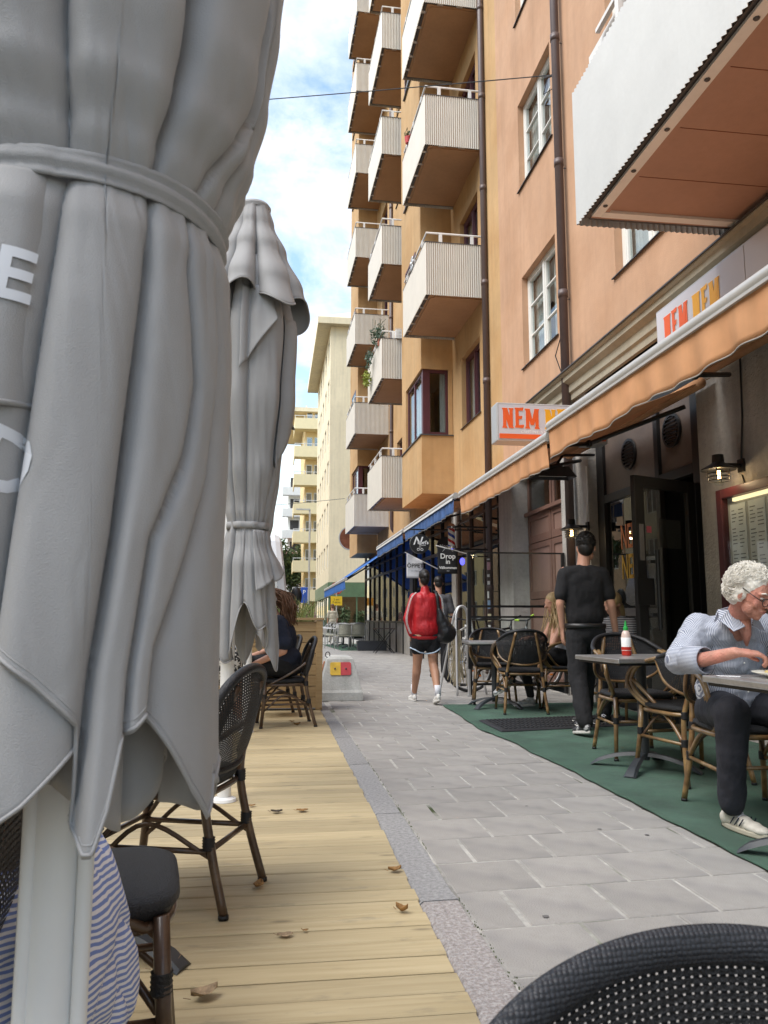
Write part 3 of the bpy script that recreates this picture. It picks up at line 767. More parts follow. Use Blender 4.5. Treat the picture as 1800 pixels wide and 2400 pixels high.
for z_, h_, mi in ((1.93, .14, 0), (1.76, .05, 1), (1.62, .09, 1), (1.42, .12, 1), (1.25, .15, 3), (1.02, .13, 2), (.86, .06, 1), (2.05, .02, 1)):
    v = MB(); a0 = R(rng.uniform(195, 205)); n_ = 7; r_ = .0605; wd = rng.uniform(.6, 1.2)
    v.grid(n_, 2, lambda u, t_: (r_ * math.cos(a0 + u * wd), r_ * math.sin(a0 + u * wd), z_ + (t_ - .5) * h_))
    v.build('sticker', stm[mi], p1_)

# ---- far cream block with green shop, across the side street
CB = thing('apartment_building', 'plain cream apartment block with a green tiled shop at street level', 'building', (3.15, 46, 0))
ch = []
for k in range(6):
    for j in range(5):
        ch.append((.9 + j * 2.6, 2.2 + j * 2.6, 4.0 + k * 2.55, 5.4 + k * 2.55))
v = MB(); skin(v, 0, 0, 14, 3.1, 18.6, ch, .12)
v.add([(0, 0, 3.1), (14, 0, 3.1), (14, 0, 18.6), (0, 0, 18.6)], [(0, 1, 2, 3)]).add([(0, 14, 0), (14, 14, 0), (14, 14, 18.6), (0, 14, 18.6)], [(0, 1, 2, 3)])
v.build('wall', m_cream, CB)
for h in ch:
    o = MB().box(.06, .1, h[0], h[0] + .08, h[2], h[3]).box(.06, .1, h[1] - .08, h[1], h[2], h[3]).box(.06, .1, h[0], h[1], h[2], h[2] + .08).box(.06, .1, h[0], h[1], h[3] - .08, h[3]).build('window', m_winw, CB)
    MB().box(.08, .09, h[0] + .08, h[1] - .08, h[2] + .08, h[3] - .08).build('pane', m_glshop, o)
MB().box(.5, 13.9, .3, 13.8, 3.1, 18.5).build('core', m_dark, CB)
MB().add([(-.8, -.5, 18.6), (-.8, 14.5, 18.6), (14.5, 14.5, 18.6), (14.5, -.5, 18.6), (-.8, -.5, 19.0), (-.8, 14.5, 19.0), (14.5, 14.5, 19.0), (14.5, -.5, 19.0), (3, 3, 21), (3, 11, 21), (12, 11, 21), (12, 3, 21)],
         [(0, 1, 2, 3), (0, 1, 5, 4), (1, 2, 6, 5), (0, 3, 7, 4), (2, 3, 7, 6), (4, 5, 9, 8), (5, 6, 10, 9), (6, 7, 11, 10), (7, 4, 8, 11), (8, 9, 10, 11)]).build('roof', m_cream, CB)
MB().box(-.05, 14, -.05, 14, 2.25, 3.09).build('fascia', m_green, CB)
MB().box(0, 14, .0, 14, 0, .5).build('base', m_conc, CB)
for k in range(6):
    MB().box(.02 + k * 1.6, .10 + k * 1.6, .0, .08, .5, 2.25).build('shop_mullion', m_green, CB)
    MB().box(.10 + k * 1.6, 1.62 + k * 1.6, .05, .06, .5, 2.25).build('pane', m_glshop, CB)
for k in range(6):
    MB().box(.0, .08, .09 + k * 2, .17 + k * 2, .5, 2.25).build('shop_mullion', m_green, CB)
    MB().box(.03, .04, .17 + k * 2, 2.09 + k * 2, .5, 2.25).build('pane', m_glshop, CB)
# ---- yellow block with balconies
YB = thing('apartment_building', 'tall yellow block with stacked pale balconies at the end of the street', 'building', (1.9, 75, 0))
MB().box(.9, 12, 0, 14, 0, 20.8).build('wall', m_yell, YB)
MB().box(-.6, 12.3, -.6, 14.3, 20.8, 21.2).build('roof', m_cream, YB)
for k in range(7):
    z = 2.6 + k * 2.72
    b_ = MB().box(-.2, 2.6, -1.3, -1.22, z, z + 1.05).box(-.2, -.12, -1.2, 3, z, z + 1.05).box(-.12, 2.6, -1.2, 0, z, z + .15).build('balcony', m_yellp, YB)
    MB().box(-.2, 2.6, -1.29, -1.25, z + 1.25, z + 1.3).build('handrail', m_white, b_)
    for xx_ in (-.18, .7, 1.6, 2.5): MB().box(xx_, xx_ + .05, -1.28, -1.24, z + 1.05, z + 1.25).build('rail_post', m_white, b_)
    for xx_ in (1.0, 1.75):
        o = MB().box(xx_, xx_ + .55, -.03, .0, z + .2, z + 2.2).build('window', m_winw, YB)
        MB().box(xx_ + .06, xx_ + .49, -.04, -.031, z + .3, z + 2.1).build('pane', m_glshop, o)
    MB().box(.86, .9, .4, 1.2, z + .8, z + 2.0).build('window', m_winw, YB)
    MB().box(.89, .96, -.02, 3, z + 2.5, z + 2.6).build('string_course', m_yellp, YB)
# ---- white and pink block farther on
WB = thing('apartment_building', 'white and pink apartment block farthest down the street', 'building', (.9, 110, 0))
MB().box(.9, 12, 0, 20, 0, 20).build('wall', m_white, WB)
for k in range(6):
    MB().box(0.1, 3.2, -1.2, 0, 3 + k * 3, 4.1 + k * 3).build('balcony', mat('salmon_panel', (.66, .33, .26), .7) if k == 2 else m_white, WB)
    MB().box(1.2, 2.4, -.05, 0, 4.3 + k * 3, 5.6 + k * 3).build('window', m_dark, WB)

# ---- opposite side of the street (seen mirrored in the shop glass)
m_ybrick = bpy.data.materials.new('yellow_brick'); m_ybrick.use_nodes = True
_t = m_ybrick.node_tree; _b = _t.nodes.new('ShaderNodeTexBrick'); _c = _t.nodes.new('ShaderNodeTexCoord'); _m = _t.nodes.new('ShaderNodeMapping')
_m.inputs['Rotation'].default_value = (R(90), 0, R(90)); _b.inputs['Scale'].default_value = 4; _b.inputs['Color1'].default_value = (.55, .43, .24, 1); _b.inputs['Color2'].default_value = (.42, .31, .16, 1); _b.inputs['Mortar'].default_value = (.3, .27, .2, 1)
_sx = _t.nodes.new('ShaderNodeSeparateXYZ'); _cx = _t.nodes.new('ShaderNodeCombineXYZ')
_t.links.new(_c.outputs['Object'], _sx.inputs[0]); _t.links.new(_sx.outputs['Y'], _cx.inputs['X']); _t.links.new(_sx.outputs['Z'], _cx.inputs['Y']); _t.links.new(_cx.outputs[0], _b.inputs['Vector']); _t.links.new(_b.outputs[0], _t.nodes['Principled BSDF'].inputs['Base Color'])
def opposite(name_lab, y0, y1, zt, m, mfr):
    o = thing('apartment_building', name_lab, 'building', (-14, y0, 0))
    hs = []
    n_ = int((y1 - y0) / 3)
    for k in range(int(zt // 3) - 0):
        for j in range(n_):
            hs.append((.9 + j * 3, 2.2 + j * 3, 1.2 + k * 3.0, 2.7 + k * 3.0))
    v = MB(); skin(v, 0, 0, y1 - y0, 0, zt, [h for h in hs if h[3] < zt], .15, -1); v.add([(0, 0, 0), (-10, 0, 0), (-10, 0, zt), (0, 0, zt)], [(0, 1, 2, 3)])
    v.build('wall', m, o)
    MB().box(-10, -.16, .05, y1 - y0 - .05, 0, zt - .1).build('core', m_dark, o)
    f_ = MB()
    for h in hs:
        if h[3] < zt:
            w_ = MB().box(-.12, -.08, h[0], h[0] + .07, h[2], h[3]).box(-.12, -.08, h[1] - .07, h[1], h[2], h[3]).box(-.12, -.08, h[0] + .07, h[1] - .07, h[2], h[2] + .07).box(-.12, -.08, h[0] + .07, h[1] - .07, h[3] - .07, h[3]).box(-.12, -.08, (h[0] + h[1]) / 2 - .03, (h[0] + h[1]) / 2 + .03, h[2] + .07, h[3] - .07).build('window', mfr, o)
    MB().box(-10, .4, 0, y1 - y0, zt, zt + .3).build('roof', m_lead, o)
opposite('yellow brick house across the street, seen only mirrored in glass', 30.2, 47.4, 17, m_ybrick, m_winw)
opposite('peach plastered house across the street, seen only mirrored in glass', 47.6, 70, 17, mat('peach_plaster', (.62, .40, .24), .9, var=.1), m_winw)
opposite('pale yellow long house far across the street, seen only mirrored in glass', 70.2, 140, 17, m_yell, m_winw)
opposite('cream house across the street beside the camera, out of frame', -32, 30, 15, m_cream, m_winw)
# ================================================================== AWNINGS, SIGNS, LAMPS
m_awo = mat('orange_canvas', (.78, .42, .21), .85, var=.08, vs=2, streak=.10, bump=.1, bs=300)
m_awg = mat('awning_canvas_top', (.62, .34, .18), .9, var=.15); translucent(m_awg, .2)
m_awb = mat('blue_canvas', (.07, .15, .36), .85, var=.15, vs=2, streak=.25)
m_hem = mat('hem_tape', (.35, .33, .30), .8)
m_tubeg = mat('awning_tube', (.52, .50, .47), .4, var=.06, metal=.2)
def awning(name, label, y0, y1, xo, zo, xw, zw, vh, mc, group, mu, par=None, lean=.0, arms=True):
    t = thing(name, label, 'awning', (0, 0, 0), group=group)
    MB().tube([(xo, y0, zo), (xo, y1, zo)], .045, 16).build('front_bar', m_tubeg, t, auto=True)
    MB().box(xo - .05, xo + .01, y0 + .01, y1 - .01, zo - .052, zo - .035).build('bar_lip', m_tubeg, t)
    n_ = 60
    def top(u, v_): 
        y = y0 + .03 + (y1 - y0 - .06) * u; x = xo + .03 + (xw - xo - .03) * v_
        return (x, y, zo + .03 + (zw - zo - .03) * v_ - .03 * math.sin(PI * v_) + .004 * math.sin(y * 9))
    MB().grid(n_, 8, top).build('canopy', mu, t, True, solid=.004)
    def val(u, v_):
        y = y0 + .03 + (y1 - y0 - .06) * u
        hm = vh * (1 + .035 * math.sin(y * 5.1) + .05 * mnoise.noise(Vector((y * 2, 1, 0))))
        wv = (.012 * math.sin(y * 21 + 2 * mnoise.noise(Vector((y * 2, 0, 0)))) + .014 * mnoise.noise(Vector((y * 4, 3, v_)))) * v_ + .012 * v_
        return (xo - .03 + wv + lean * v_, y, zo - .04 - hm * v_)
    k = int((y1 - y0) * 60)
    vl = MB().grid(k, 8, val).build('valance', mc, t, True, solid=.003)
    MB().tube([Vector(val(i / (k - 1), 1)) + Vector((-.001, 0, -.002)) for i in range(0, k, 2)], .0045, 5).build('hem', m_hem, vl)
    if arms:
        for yy in (y0 + .35, y1 - .35):
            s = 1 if yy < (y0 + y1) / 2 else -1
            a = MB().tube([(xo + .04, yy, zo - .02), ((xo + xw) / 2, yy + s * .65, (zo + zw) / 2 - .12), (xw - .08, yy, zw - .18)], .022, 8)
            a.ell(((xo + xw) / 2, yy + s * .65, (zo + zw) / 2 - .12), (.04, .04, .04), None, 8, 6)
            a.build('folding_arm', m_black, t)
        MB().tube([(xw - .1, y0 + .02, zw - .05), (xw - .1, y1 - .02, zw - .05)], .05, 10).build('roller', m_awg, t, True)
    return t
translucent(m_awo, .25); translucent(m_awb, .10)
awning('awning', 'nearer orange awning with silver front bar over the restaurant door', .9, 6.33, 2.32, 2.63, 3.85, 3.22, .24, m_awo, 'orange restaurant awnings', m_awg)
awning('awning', 'farther orange awning reaching to the brown drainpipe', 6.36, 9.62, 2.33, 2.56, 3.85, 3.14, .23, m_awo, 'orange restaurant awnings', m_awg)
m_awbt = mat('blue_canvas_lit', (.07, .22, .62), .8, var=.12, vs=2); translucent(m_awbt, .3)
awning('awning', 'rolled-in blue and white awning above the barber shop', 11.6, 16.2, 2.72, 2.86, 3.85, 3.32, .22, m_awb, 'blue awnings', m_awg)
awning('awning', 'short blue awning between the barber shop and the cafe', 16.45, 20.7, 2.72, 2.86, 3.8, 3.32, .22, m_awb, 'blue awnings', m_awg)
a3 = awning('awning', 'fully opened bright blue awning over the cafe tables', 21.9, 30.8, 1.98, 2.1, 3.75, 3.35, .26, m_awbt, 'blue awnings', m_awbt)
# white borders on the short blue valances
for (a, b) in ((11.64, 16.16), (16.49, 20.66)):
    MB().box(2.668, 2.674, a, b, 2.79, 2.825).build('white_border', m_white, [o for o in bpy.data.objects if o.get('label', '').startswith('rolled-in' if a < 12 else 'short blue')][0])

m_sgrey = mat('lightbox_grey', (.60, .60, .65), .35, var=.04, vs=1)
m_sred = mat('sign_orange', (.80, .12, .02), .45, var=.03)
m_syel = mat('sign_yellow', (.85, .42, .02), .45, var=.03)
m_swht = mat('sign_white', (.85, .85, .83), .4, var=.03)
# projecting light box
sg = thing('restaurant_sign', 'grey light box sign standing out from the wall above the orange awning', 'sign', (2.48, 8.5, 3.0))
MB().box(0, 1.32, 0, .24, 0, .45).build('case', m_silver, sg, bevel=.012)
MB().box(.025, 1.295, -.004, -.001, .025, .425).build('face', m_sgrey, sg)
MB().box(.026, 1.294, -.007, -.0041, .03, .085).build('stripe', m_sred, sg)
def nem(par, fn, x0, z0, size, both=True, gap=1.0, bold=.012, sx=.62):
    # tall tuscan-looking letters built from slabs: stems flare to serifs
    W_ = {'N': .66, 'E': .52, 'M': .86}
    def letter(ch, x, h, mm):
        w_ = W_[ch] * size * sx * 1.25; s_ = size * .17; f_ = size * .05
        P = []
        def stem(xa, tilt=0):
            P.append([(xa - f_, 0), (xa + s_ + f_, 0), (xa + s_, size * .12), (xa + s_ + tilt, size * .88), (xa + s_ + f_ + tilt, size), (xa - f_ + tilt, size), (xa + tilt, size * .88), (xa, size * .12)])
        if ch == 'N': 
            stem(0); stem(w_ - s_); P.append([(0, size), (s_ * 1.3, size), (w_, 0), (w_ - s_ * 1.2, 0)])
        elif ch == 'E':
            stem(0)
            for zz, ww in ((0, 1), (.44, .8), (.86, .95)): P.append([(s_ * .5, zz * size), (w_ * ww, zz * size - .01 * size), (w_ * ww + f_, (zz + .16) * size), (s_ * .5, (zz + .13) * size)])
        else:
            stem(0); stem(w_ - s_); P.append([(0, size), (s_ * 1.2, size), (w_ / 2 + s_ * .4, size * .18), (w_ / 2 - s_ * .5, size * .18)]); P.append([(w_, size), (w_ - s_ * 1.2, size), (w_ / 2 - s_ * .4, size * .18), (w_ / 2 + s_ * .5, size * .18)])
        return [[(x + a, b) for a, b in p] for p in P], w_
    x = x0
    for wi, mm in enumerate((m_sred, m_syel)):
        for c in 'NEM':
            ps, w_ = letter(c, x, size, mm)
            up = size * (.0, .06, .0)['NEM'.index(c)] * .5
            out = MB(); fillb = MB(); 
            for d_, (mb_, g) in enumerate(((fillb, 0), (out, size * .035))):
                for q_i, p in enumerate(ps):
                    cx_ = sum(a for a, b in p) / len(p); cz_ = sum(b for a, b in p) / len(p)
                    pts = []
                    for a, b in p:
                        dx, dz = a - cx_, b - cz_; l = math.hypot(dx, dz) or 1
                        pts.append((a + (dx / l) * g * 1.2, b + (dz / l) * g * .8 + up))
                    off = -.0066 - .0006 * q_i if d_ == 0 else -.0025 - .0003 * q_i
                    if d_: mb_.add([fn(a, b + z0, off) for a, b in pts], [tuple(range(len(pts)))])
                    else: mb_.add([fn(a, b + z0, off) for a, b in pts], [tuple(range(len(pts)))])
            o = fillb.build('letter', mm, par); out.build('letter_outline', m_swht, o)
            x += w_ + size * .13
        x += size * .22
    return x
nem(sg, lambda a, b, off: (a, off - .002, b), .07, .15, .235, sx=.60)
text_mesh('CUISINE VIETNAMIENNE', .048, m_swht, face_cam(.60, -.005, .112), sg, 'lettering', .0008, spacing=1.25)
# long fascia box over the awning
ls = thing('fascia_sign', 'long pale grey light box along the wall above the near awning', 'sign', (3.66, 6.97, 3.36))
MB().box(0, .12, -6.4, 0, 0, .61).build('case', m_silver, ls, bevel=.008)
for a, b in ((-1.47, -.02), (-3.3, -1.48), (-4.9, -3.31), (-6.38, -4.91)):
    MB().box(-.004, -.001, a, b, .02, .59).build('face', m_sgrey, ls)
nem(ls, lambda a, b, off: (off - .002, -a, b), .17, .22, .275, sx=.50)
text_mesh('CUISINE VIETNAMIENNE', .25, m_swht, face_street(-.0065, -3.2, .36), ls, 'lettering', .001, sx=.75)

# heater above the door and wall lanterns
ht = thing('patio_heater', 'dark wall mounted heater lamp under the awning beside the drainpipe', 'heater', (3.3, 8.9, 2.66))
MB().add([(-.3, -.13, 0), (.22, -.13, -.0), (.22, .13, 0), (-.3, .13, 0), (-.18, -.08, .13), (.14, -.08, .13), (.14, .08, .13), (-.18, .08, .13)], [(4, 5, 6, 7), (0, 1, 5, 4), (1, 2, 6, 5), (2, 3, 7, 6), (3, 0, 4, 7)]).build('hood', mat('heater_grey', (.05, .05, .055), .4), ht, solid=.006)
MB().box(-.22, .16, -.09, .09, .06, .07).build('reflector', m_chrome, ht)
MB().tube([(-.2, 0, .03), (.14, 0, .03)], .012, 8).build('tube', m_white, ht)
MB().tube([(.0, 0, .13), (.1, 0, .28), (.58, .2, .34)], .018, 8).build('bracket', m_black, ht)
m_glow = mat('filament', (1, .7, .3), .5, emit=(1, .62, .25), es=9)
def bulb_light(x, y, z):
    l = bpy.data.lights.new('lantern_bulb', 'POINT'); l.energy = 1.2; l.color = (1, .72, .42); l.shadow_soft_size = .03
    o = bpy.data.objects.new('lantern_bulb', l); COL.objects.link(o); o.location = (x, y, z)
bulb_light(3.66, 6.07, 2.16); bulb_light(3.64, 9.35, 2.02)
def lantern(x, y, z, label):
    t = thing('wall_lamp', label, 'lamp', (x, y, z), group='black wall lanterns')
    MB().lathe([(.045, -.0), (.045, .02)], (0, 0, 0), 16, Matrix.Rotation(R(-90), 3, 'Y')).box(-.022, -.0, -.04, .04, -.055, .055).tube([(-.02, 0, 0), (-.2, 0, .0)], .02, 10).build('wall_bracket', m_black, t, auto=True)
    MB().lathe([(.0, .09), (.045, .085), (.05, .02), (.06, .01), (.14, -.035), (.142, -.045), (.0, -.03)], (-.22, 0, 0), 24).build('hood', m_black, t, auto=True)
    MB().lathe([(.038, -.035), (.045, -.06), (.045, -.15), (.03, -.175), (0, -.18)], (-.22, 0, 0), 18).build('globe', m_glclear, t, True)
    c = MB()
    for zz in (-.075, -.105, -.135):
        c.tube([(-.22 + .085 * math.cos(a), .085 * math.sin(a), zz) for a in [i * 2 * PI / 20 for i in range(21)]], .004, 5)
    for a in (.8, 2.4, 4.0, 5.5): c.tube([(-.22 + .085 * math.cos(a), .085 * math.sin(a), -.04), (-.22 + .085 * math.cos(a), .085 * math.sin(a), -.14)], .004, 5)
    c.build('guard', m_black, t)
    b = MB()
    for k in range(5): a = k * 1.26; b.tube([(-.22 + .012 * math.cos(a), .012 * math.sin(a), -.05), (-.22 + .014 * math.cos(a), .014 * math.sin(a), -.12)], .003, 5)
    b.build('filament', m_glow, t)
    return t
lantern(3.9, 6.07, 2.28, 'black wall lantern on the grey wall above the menu case')
lantern(3.88, 9.35, 2.14, 'black wall lantern above the waiter beside the entrance')
cb_ = MB().tube([(3.893, 6.0, 3.2), (3.893, 6.02, 2.7), (3.893, 6.07, 2.33)], .008, 6).tube([(3.893, 6.07, 2.2), (3.893, 6.0, 2.0), (3.893, 6.1, 1.85), (3.893, 6.15, 1.7)], .006, 6)
tag(cb_.build('lamp_cable', m_black), 'thin cable running to the wall lantern over the menu case', 'cable')
cb_ = MB().tube([(3.87, 9.33, 2.9), (3.87, 9.31, 2.6), (3.87, 9.34, 2.3), (3.87, 9.35, 2.2)], .009, 6)
tag(cb_.build('lamp_cable', m_white), 'white cable down the pillar to the lantern above the waiter', 'cable')
# menu case
mc = thing('menu_case', 'oxblood framed glass menu case on the wall behind the white haired man', 'menu case', (3.79, 6.32, 1.08))
f_ = MB().box(0, .1, -.08, 0, 0, 1.02).box(0, .1, -.98, -.90, 0, 1.02).box(.001, .1, -.90, -.08, .94, 1.02).box(.001, .1, -.90, -.08, 0, .07)
f_.build('frame', m_winr, mc, bevel=.004)
MB().box(.06, .09, -.9, -.08, .07, .94).build('backboard', mat('board', (.45, .43, .42), .8), mc)
MB().box(.02, .026, -.9, -.08, .07, .94).build('pane', m_glclear, mc)
m_paper = mat('paper', (.72, .72, .74), .8, var=.04)
m_ink = mat('ink', (.2, .2, .22), .8)
for i, (a, b) in enumerate(((.12, .34), (.38, .60), (.64, .86))):
    p = MB().box(.054, .0595, -b, -a, .14, .88).build('menu_sheet', m_paper, mc)
    q = MB()
    for c_ in range(2):
        for r_ in range(22):
            if (r_ + c_ + i) % 6 == 5: continue
            q.box(.0525, .0539, -a - .02 - c_ * .1 - rng.uniform(.04, .085), -a - .02 - c_ * .1, .17 + r_ * .031, .178 + r_ * .031)
    q.build('menu_text', m_ink, p)
MB().box(.03, .055, -.8, -.2, .90, .93).build('light_strip', mat('warm_strip', (.9, .8, .5), .5, emit=(1, .8, .45), es=.5), mc)

# ---- barber shop signs
bs_ = thing('barber_sign', 'round black sign with white scissors hanging over the barber shop', 'sign', (2.60, 14.0, 2.34))
MB().lathe([(0, -.04), (.175, -.04), (.18, -.035), (.18, .035), (.175, .04), (0, .04)], (0, 0, 0), 40, Matrix.Rotation(R(90), 3, 'X')).build('disc', m_black, bs_, auto=True)
MB().lathe([(.150, -.043), (.157, -.043)], (0, 0, 0), 40, Matrix.Rotation(R(90), 3, 'X')).add([(0, 0, 0)], []).build('ring', m_swht, bs_, solid=.002)
text_mesh('N', .20, m_swht, face_cam(-.055, -.044, .045), bs_, 'lettering', .001, .004, shear=.35)
text_mesh("oori's", .088, m_swht, face_cam(.055, -.044, .02), bs_, 'lettering', .001, bold=.003)
text_mesh("BARBER", .026, m_swht, face_cam(.06, -.044, -.03), bs_, 'lettering', .001)
q = MB()
for s in (-1, 1):
    q.tube([(s * .03 + .0, -.045, -.105 + .02 * math.sin(a)) if False else (.0 + s * .033 + .022 * math.cos(a), -.045, -.105 + .02 * math.sin(a)) for a in [i * PI / 6 for i in range(13)]], .004, 5)
    q.bar((s * .018, -.045, -.09), (-s * .008, -.045, .03), .006, .003)
q.build('scissors', m_swht, bs_)
MB().bar((-.2, 0, .26), (1.2, .05, .27), .025, .025).bar((-.1, 0, .18), (-.1, 0, .26), .012, .012).bar((.1, 0, .18), (.1, 0, .26), .012, .012).build('bracket', m_black, bs_)
# barber sign's reflection in the window glass, modelled as a solid disc
bs_refl = thing('barber_sign', 'window reflection of the round barber sign, modelled as a disc half hidden behind the striped barber pole', 'sign', (3.22, 14.6, 2.36))
MB().lathe([(0, -.03), (.175, -.03), (.18, .03), (0, .03)], (0, 0, 0), 32, Matrix.Rotation(R(90), 3, 'X')).build('disc', m_black, bs_refl, auto=True)
MB().lathe([(.150, -.033), (.156, -.033)], (0, 0, 0), 40, Matrix.Rotation(R(90), 3, 'X')).build('ring', m_swht, bs_refl, solid=.002)
text_mesh("Noori's", .085, m_swht, face_cam(0, -.034, .0), bs_refl, 'lettering', .001)
MB().bar((.1, 0, .18), (.3, 0, .5), .012, .012).build('bracket', m_black, bs_refl)
# barber pole
bp = thing('barber_pole', 'red white and blue spiral barber pole on the shop front', 'barber pole', (3.10, 13.6, 2.42))
m_bp = bpy.data.materials.new('barber_spiral'); m_bp.use_nodes = True
_t = m_bp.node_tree; _n = _t.nodes; _l = _t.links
_co = _n.new('ShaderNodeTexCoord'); _s = _n.new('ShaderNodeSeparateXYZ'); _l.new(_co.outputs['Object'], _s.inputs[0])
_at = _n.new('ShaderNodeMath'); _at.operation = 'ARCTAN2'; _l.new(_s.outputs['Y'], _at.inputs[0]); _l.new(_s.outputs['X'], _at.inputs[1])
_d = _n.new('ShaderNodeMath'); _d.operation = 'MULTIPLY_ADD'; _l.new(_at.outputs[0], _d.inputs[0]); _d.inputs[1].default_value = 1 / (2 * PI)
_z = _n.new('ShaderNodeMath'); _z.operation = 'MULTIPLY'; _l.new(_s.outputs['Z'], _z.inputs[0]); _z.inputs[1].default_value = 4.5; _l.new(_z.outputs[0], _d.inputs[2])
_f = _n.new('ShaderNodeMath'); _f.operation = 'FRACT'; _l.new(_d.outputs[0], _f.inputs[0])
_r = _n.new('ShaderNodeValToRGB'); _r.color_ramp.interpolation = 'CONSTANT'; e_ = _r.color_ramp.elements; e_[0].color = (.7, .7, .7, 1); e_[1].position = .25; e_[1].color = (.45, .03, .03, 1)
x_ = e_.new(.5); x_.color = (.7, .7, .7, 1); x_ = e_.new(.75); x_.color = (.02, .05, .35, 1)
_l.new(_f.outputs[0], _r.inputs[0]); _l.new(_r.outputs[0], _n['Principled BSDF'].inputs['Base Color']); _n['Principled BSDF'].inputs['Roughness'].default_value = .15
MB().tube([(0, 0, -.16), (0, 0, .16)], .062, 20).build('spiral', m_bp, bp, auto=True)
MB().lathe([(0, -.27), (.04, -.26), (.05, -.22), (.08, -.2), (.08, -.16), (.0, -.16)], (0, 0, 0), 20).lathe([(0, .26), (.04, .25), (.08, .2), (.08, .16), (0, .16)], (0, 0, 0), 20).build('cap', m_chrome, bp, auto=True)
MB().bar((0, 0, .2), (.7, .1, .2), .03, .03).bar((0, 0, -.2), (.7, .1, -.2), .03, .03).build('bracket', m_black, bp)
# flags
def flag(name, label, x, y, z, w_, h, m, lines, slope=-.25):
    t = thing(name, label, 'flag', (x, y, z))
    def ff(u, v_): return (u * w_, .012 * math.sin(u * 5 + v_ * 2), -slope * 0 - v_ * h - (u * w_) * (-slope) * (1 - v_) )
    MB().grid(10, 10, ff).build('cloth', m, t, True, solid=.002)
    MB().tube([(-.03, 0, .012), (w_ + .35, .05, .012 + slope * (w_ + .35))], .009, 8).build('staff', m_white, t)
    for (txt, sz, xx, zz, mm) in lines: text_mesh(txt, sz, mm, face_cam(xx, -.022, zz), t, 'lettering', .0005, sz * .018)
    return t
m_fb = mat('black_flag', (.012, .012, .014), .8); m_fw = mat('white_flag', (.62, .62, .64), .8)
fo = flag('open_flag', 'white flag with the word ÖPPET on a slanting staff', 2.42, 14.35, 2.20, .31, .46, m_fw, [('ÖPPET', .105, .155, -.235, m_black), ('VÄLKOMMEN IN', .022, .155, -.33, m_ink)], -.5)
fd = flag('drop_in_flag', 'black flag reading Drop in Välkommen on a slanting staff', 2.70, 12.9, 2.20, .34, .46, m_fb, [('Drop', .12, .17, -.17, m_swht), ('in', .11, .17, -.26, m_swht), ('Välkommen', .062, .17, -.36, m_swht), ('- x -', .03, .17, -.41, m_swht)], -.25)
q = MB().bar((.08, -.018, -.09), (.13, -.018, -.03), .008, .003).bar((.2, -.018, -.03), (.26, -.018, -.09), .008, .003); q.build('scissors', m_swht, fd)
# small blue glow lamps under barber pole
bl = thing('blue_lamp', 'pair of small blue lamps beneath the barber pole', 'lamp', (3.12, 13.6, 2.0))
for dx in (0, .17): MB().ell((dx, 0, 0), (.045, .045, .065), None, 12, 8).build('bulb', mat('blue_bulb', (.05, .06, .6), .3, emit=(.08, .08, 1), es=1.2), bl, True)
MB().bar((0, 0, .08), (.7, .1, .1), .02, .02).build('bracket', m_black, bl)
# round copper mirror sign
cs = thing('copper_disc_sign', 'round copper coloured disc sign hanging below the lowest far balcony', 'sign', (2.98, 30.9, 4.15))
MB().lathe([(0, -.04), (.44, -.04), (.44, .04), (0, .04)], (0, 0, 0), 40, Matrix.Rotation(R(90), 3, 'X')).build('disc', mat('copper', (.30, .12, .07), .35, metal=.6, var=.4, vs=4), cs, auto=True)
MB().lathe([(.44, -.05), (.48, -.05), (.48, .05), (.44, .05), (.44, -.05)], (0, 0, 0), 40, Matrix.Rotation(R(90), 3, 'X')).build('rim', m_silver, cs, auto=True)
MB().bar((.4, 0, .1), (.8, 0, .1), .04, .04).build('bracket', m_black, cs)
# overhead wire
wi = MB(); a = Vector((3.86, 9.9, 8.7)); b = Vector((-13.9, 17.5, 11.5)); pts = []
for k in range(40):
    t_ = k / 39; p = a.lerp(b, t_); p.z -= .3 * math.sin(PI * t_) ; pts.append(p)
wo_ = thing('overhead_wire', 'thin cable strung across the street from a hook by the drainpipe', 'cable')
wi.tube(pts, .008, 5).build('cable', m_black, wo_)
MB().lathe([(0, -.04), (.03, -.03), (.03, .03), (0, .04)], (3.84, 9.92, 8.72), 8).tube([(3.84, 9.9, 8.7), (3.7, 9.97, 8.68)], .02, 6).build('hook', m_lead, wo_)
MB().tube([(3.75, 9.97, 8.66), (3.7, 10.0, 8.45), (3.86, 9.86, 8.5), (3.87, 9.86, 7.0), (3.87, 9.9, 5.0), (3.8, 10.1, 4.6), (3.82, 9.8, 4.1)], .008, 5).build('wall_cable', m_black, wo_)
wi = MB(); a = Vector((3.0, 34, 6.2)); b = Vector((-10, 40, 7)); pts = [a.lerp(b, k / 20) - Vector((0, 0, .5 * math.sin(PI * k / 20))) for k in range(21)]
tag(wi.tube(pts, .012, 4).build('overhead_wire', m_lead), 'far thin cable crossing the street in front of the yellow block', 'cable')
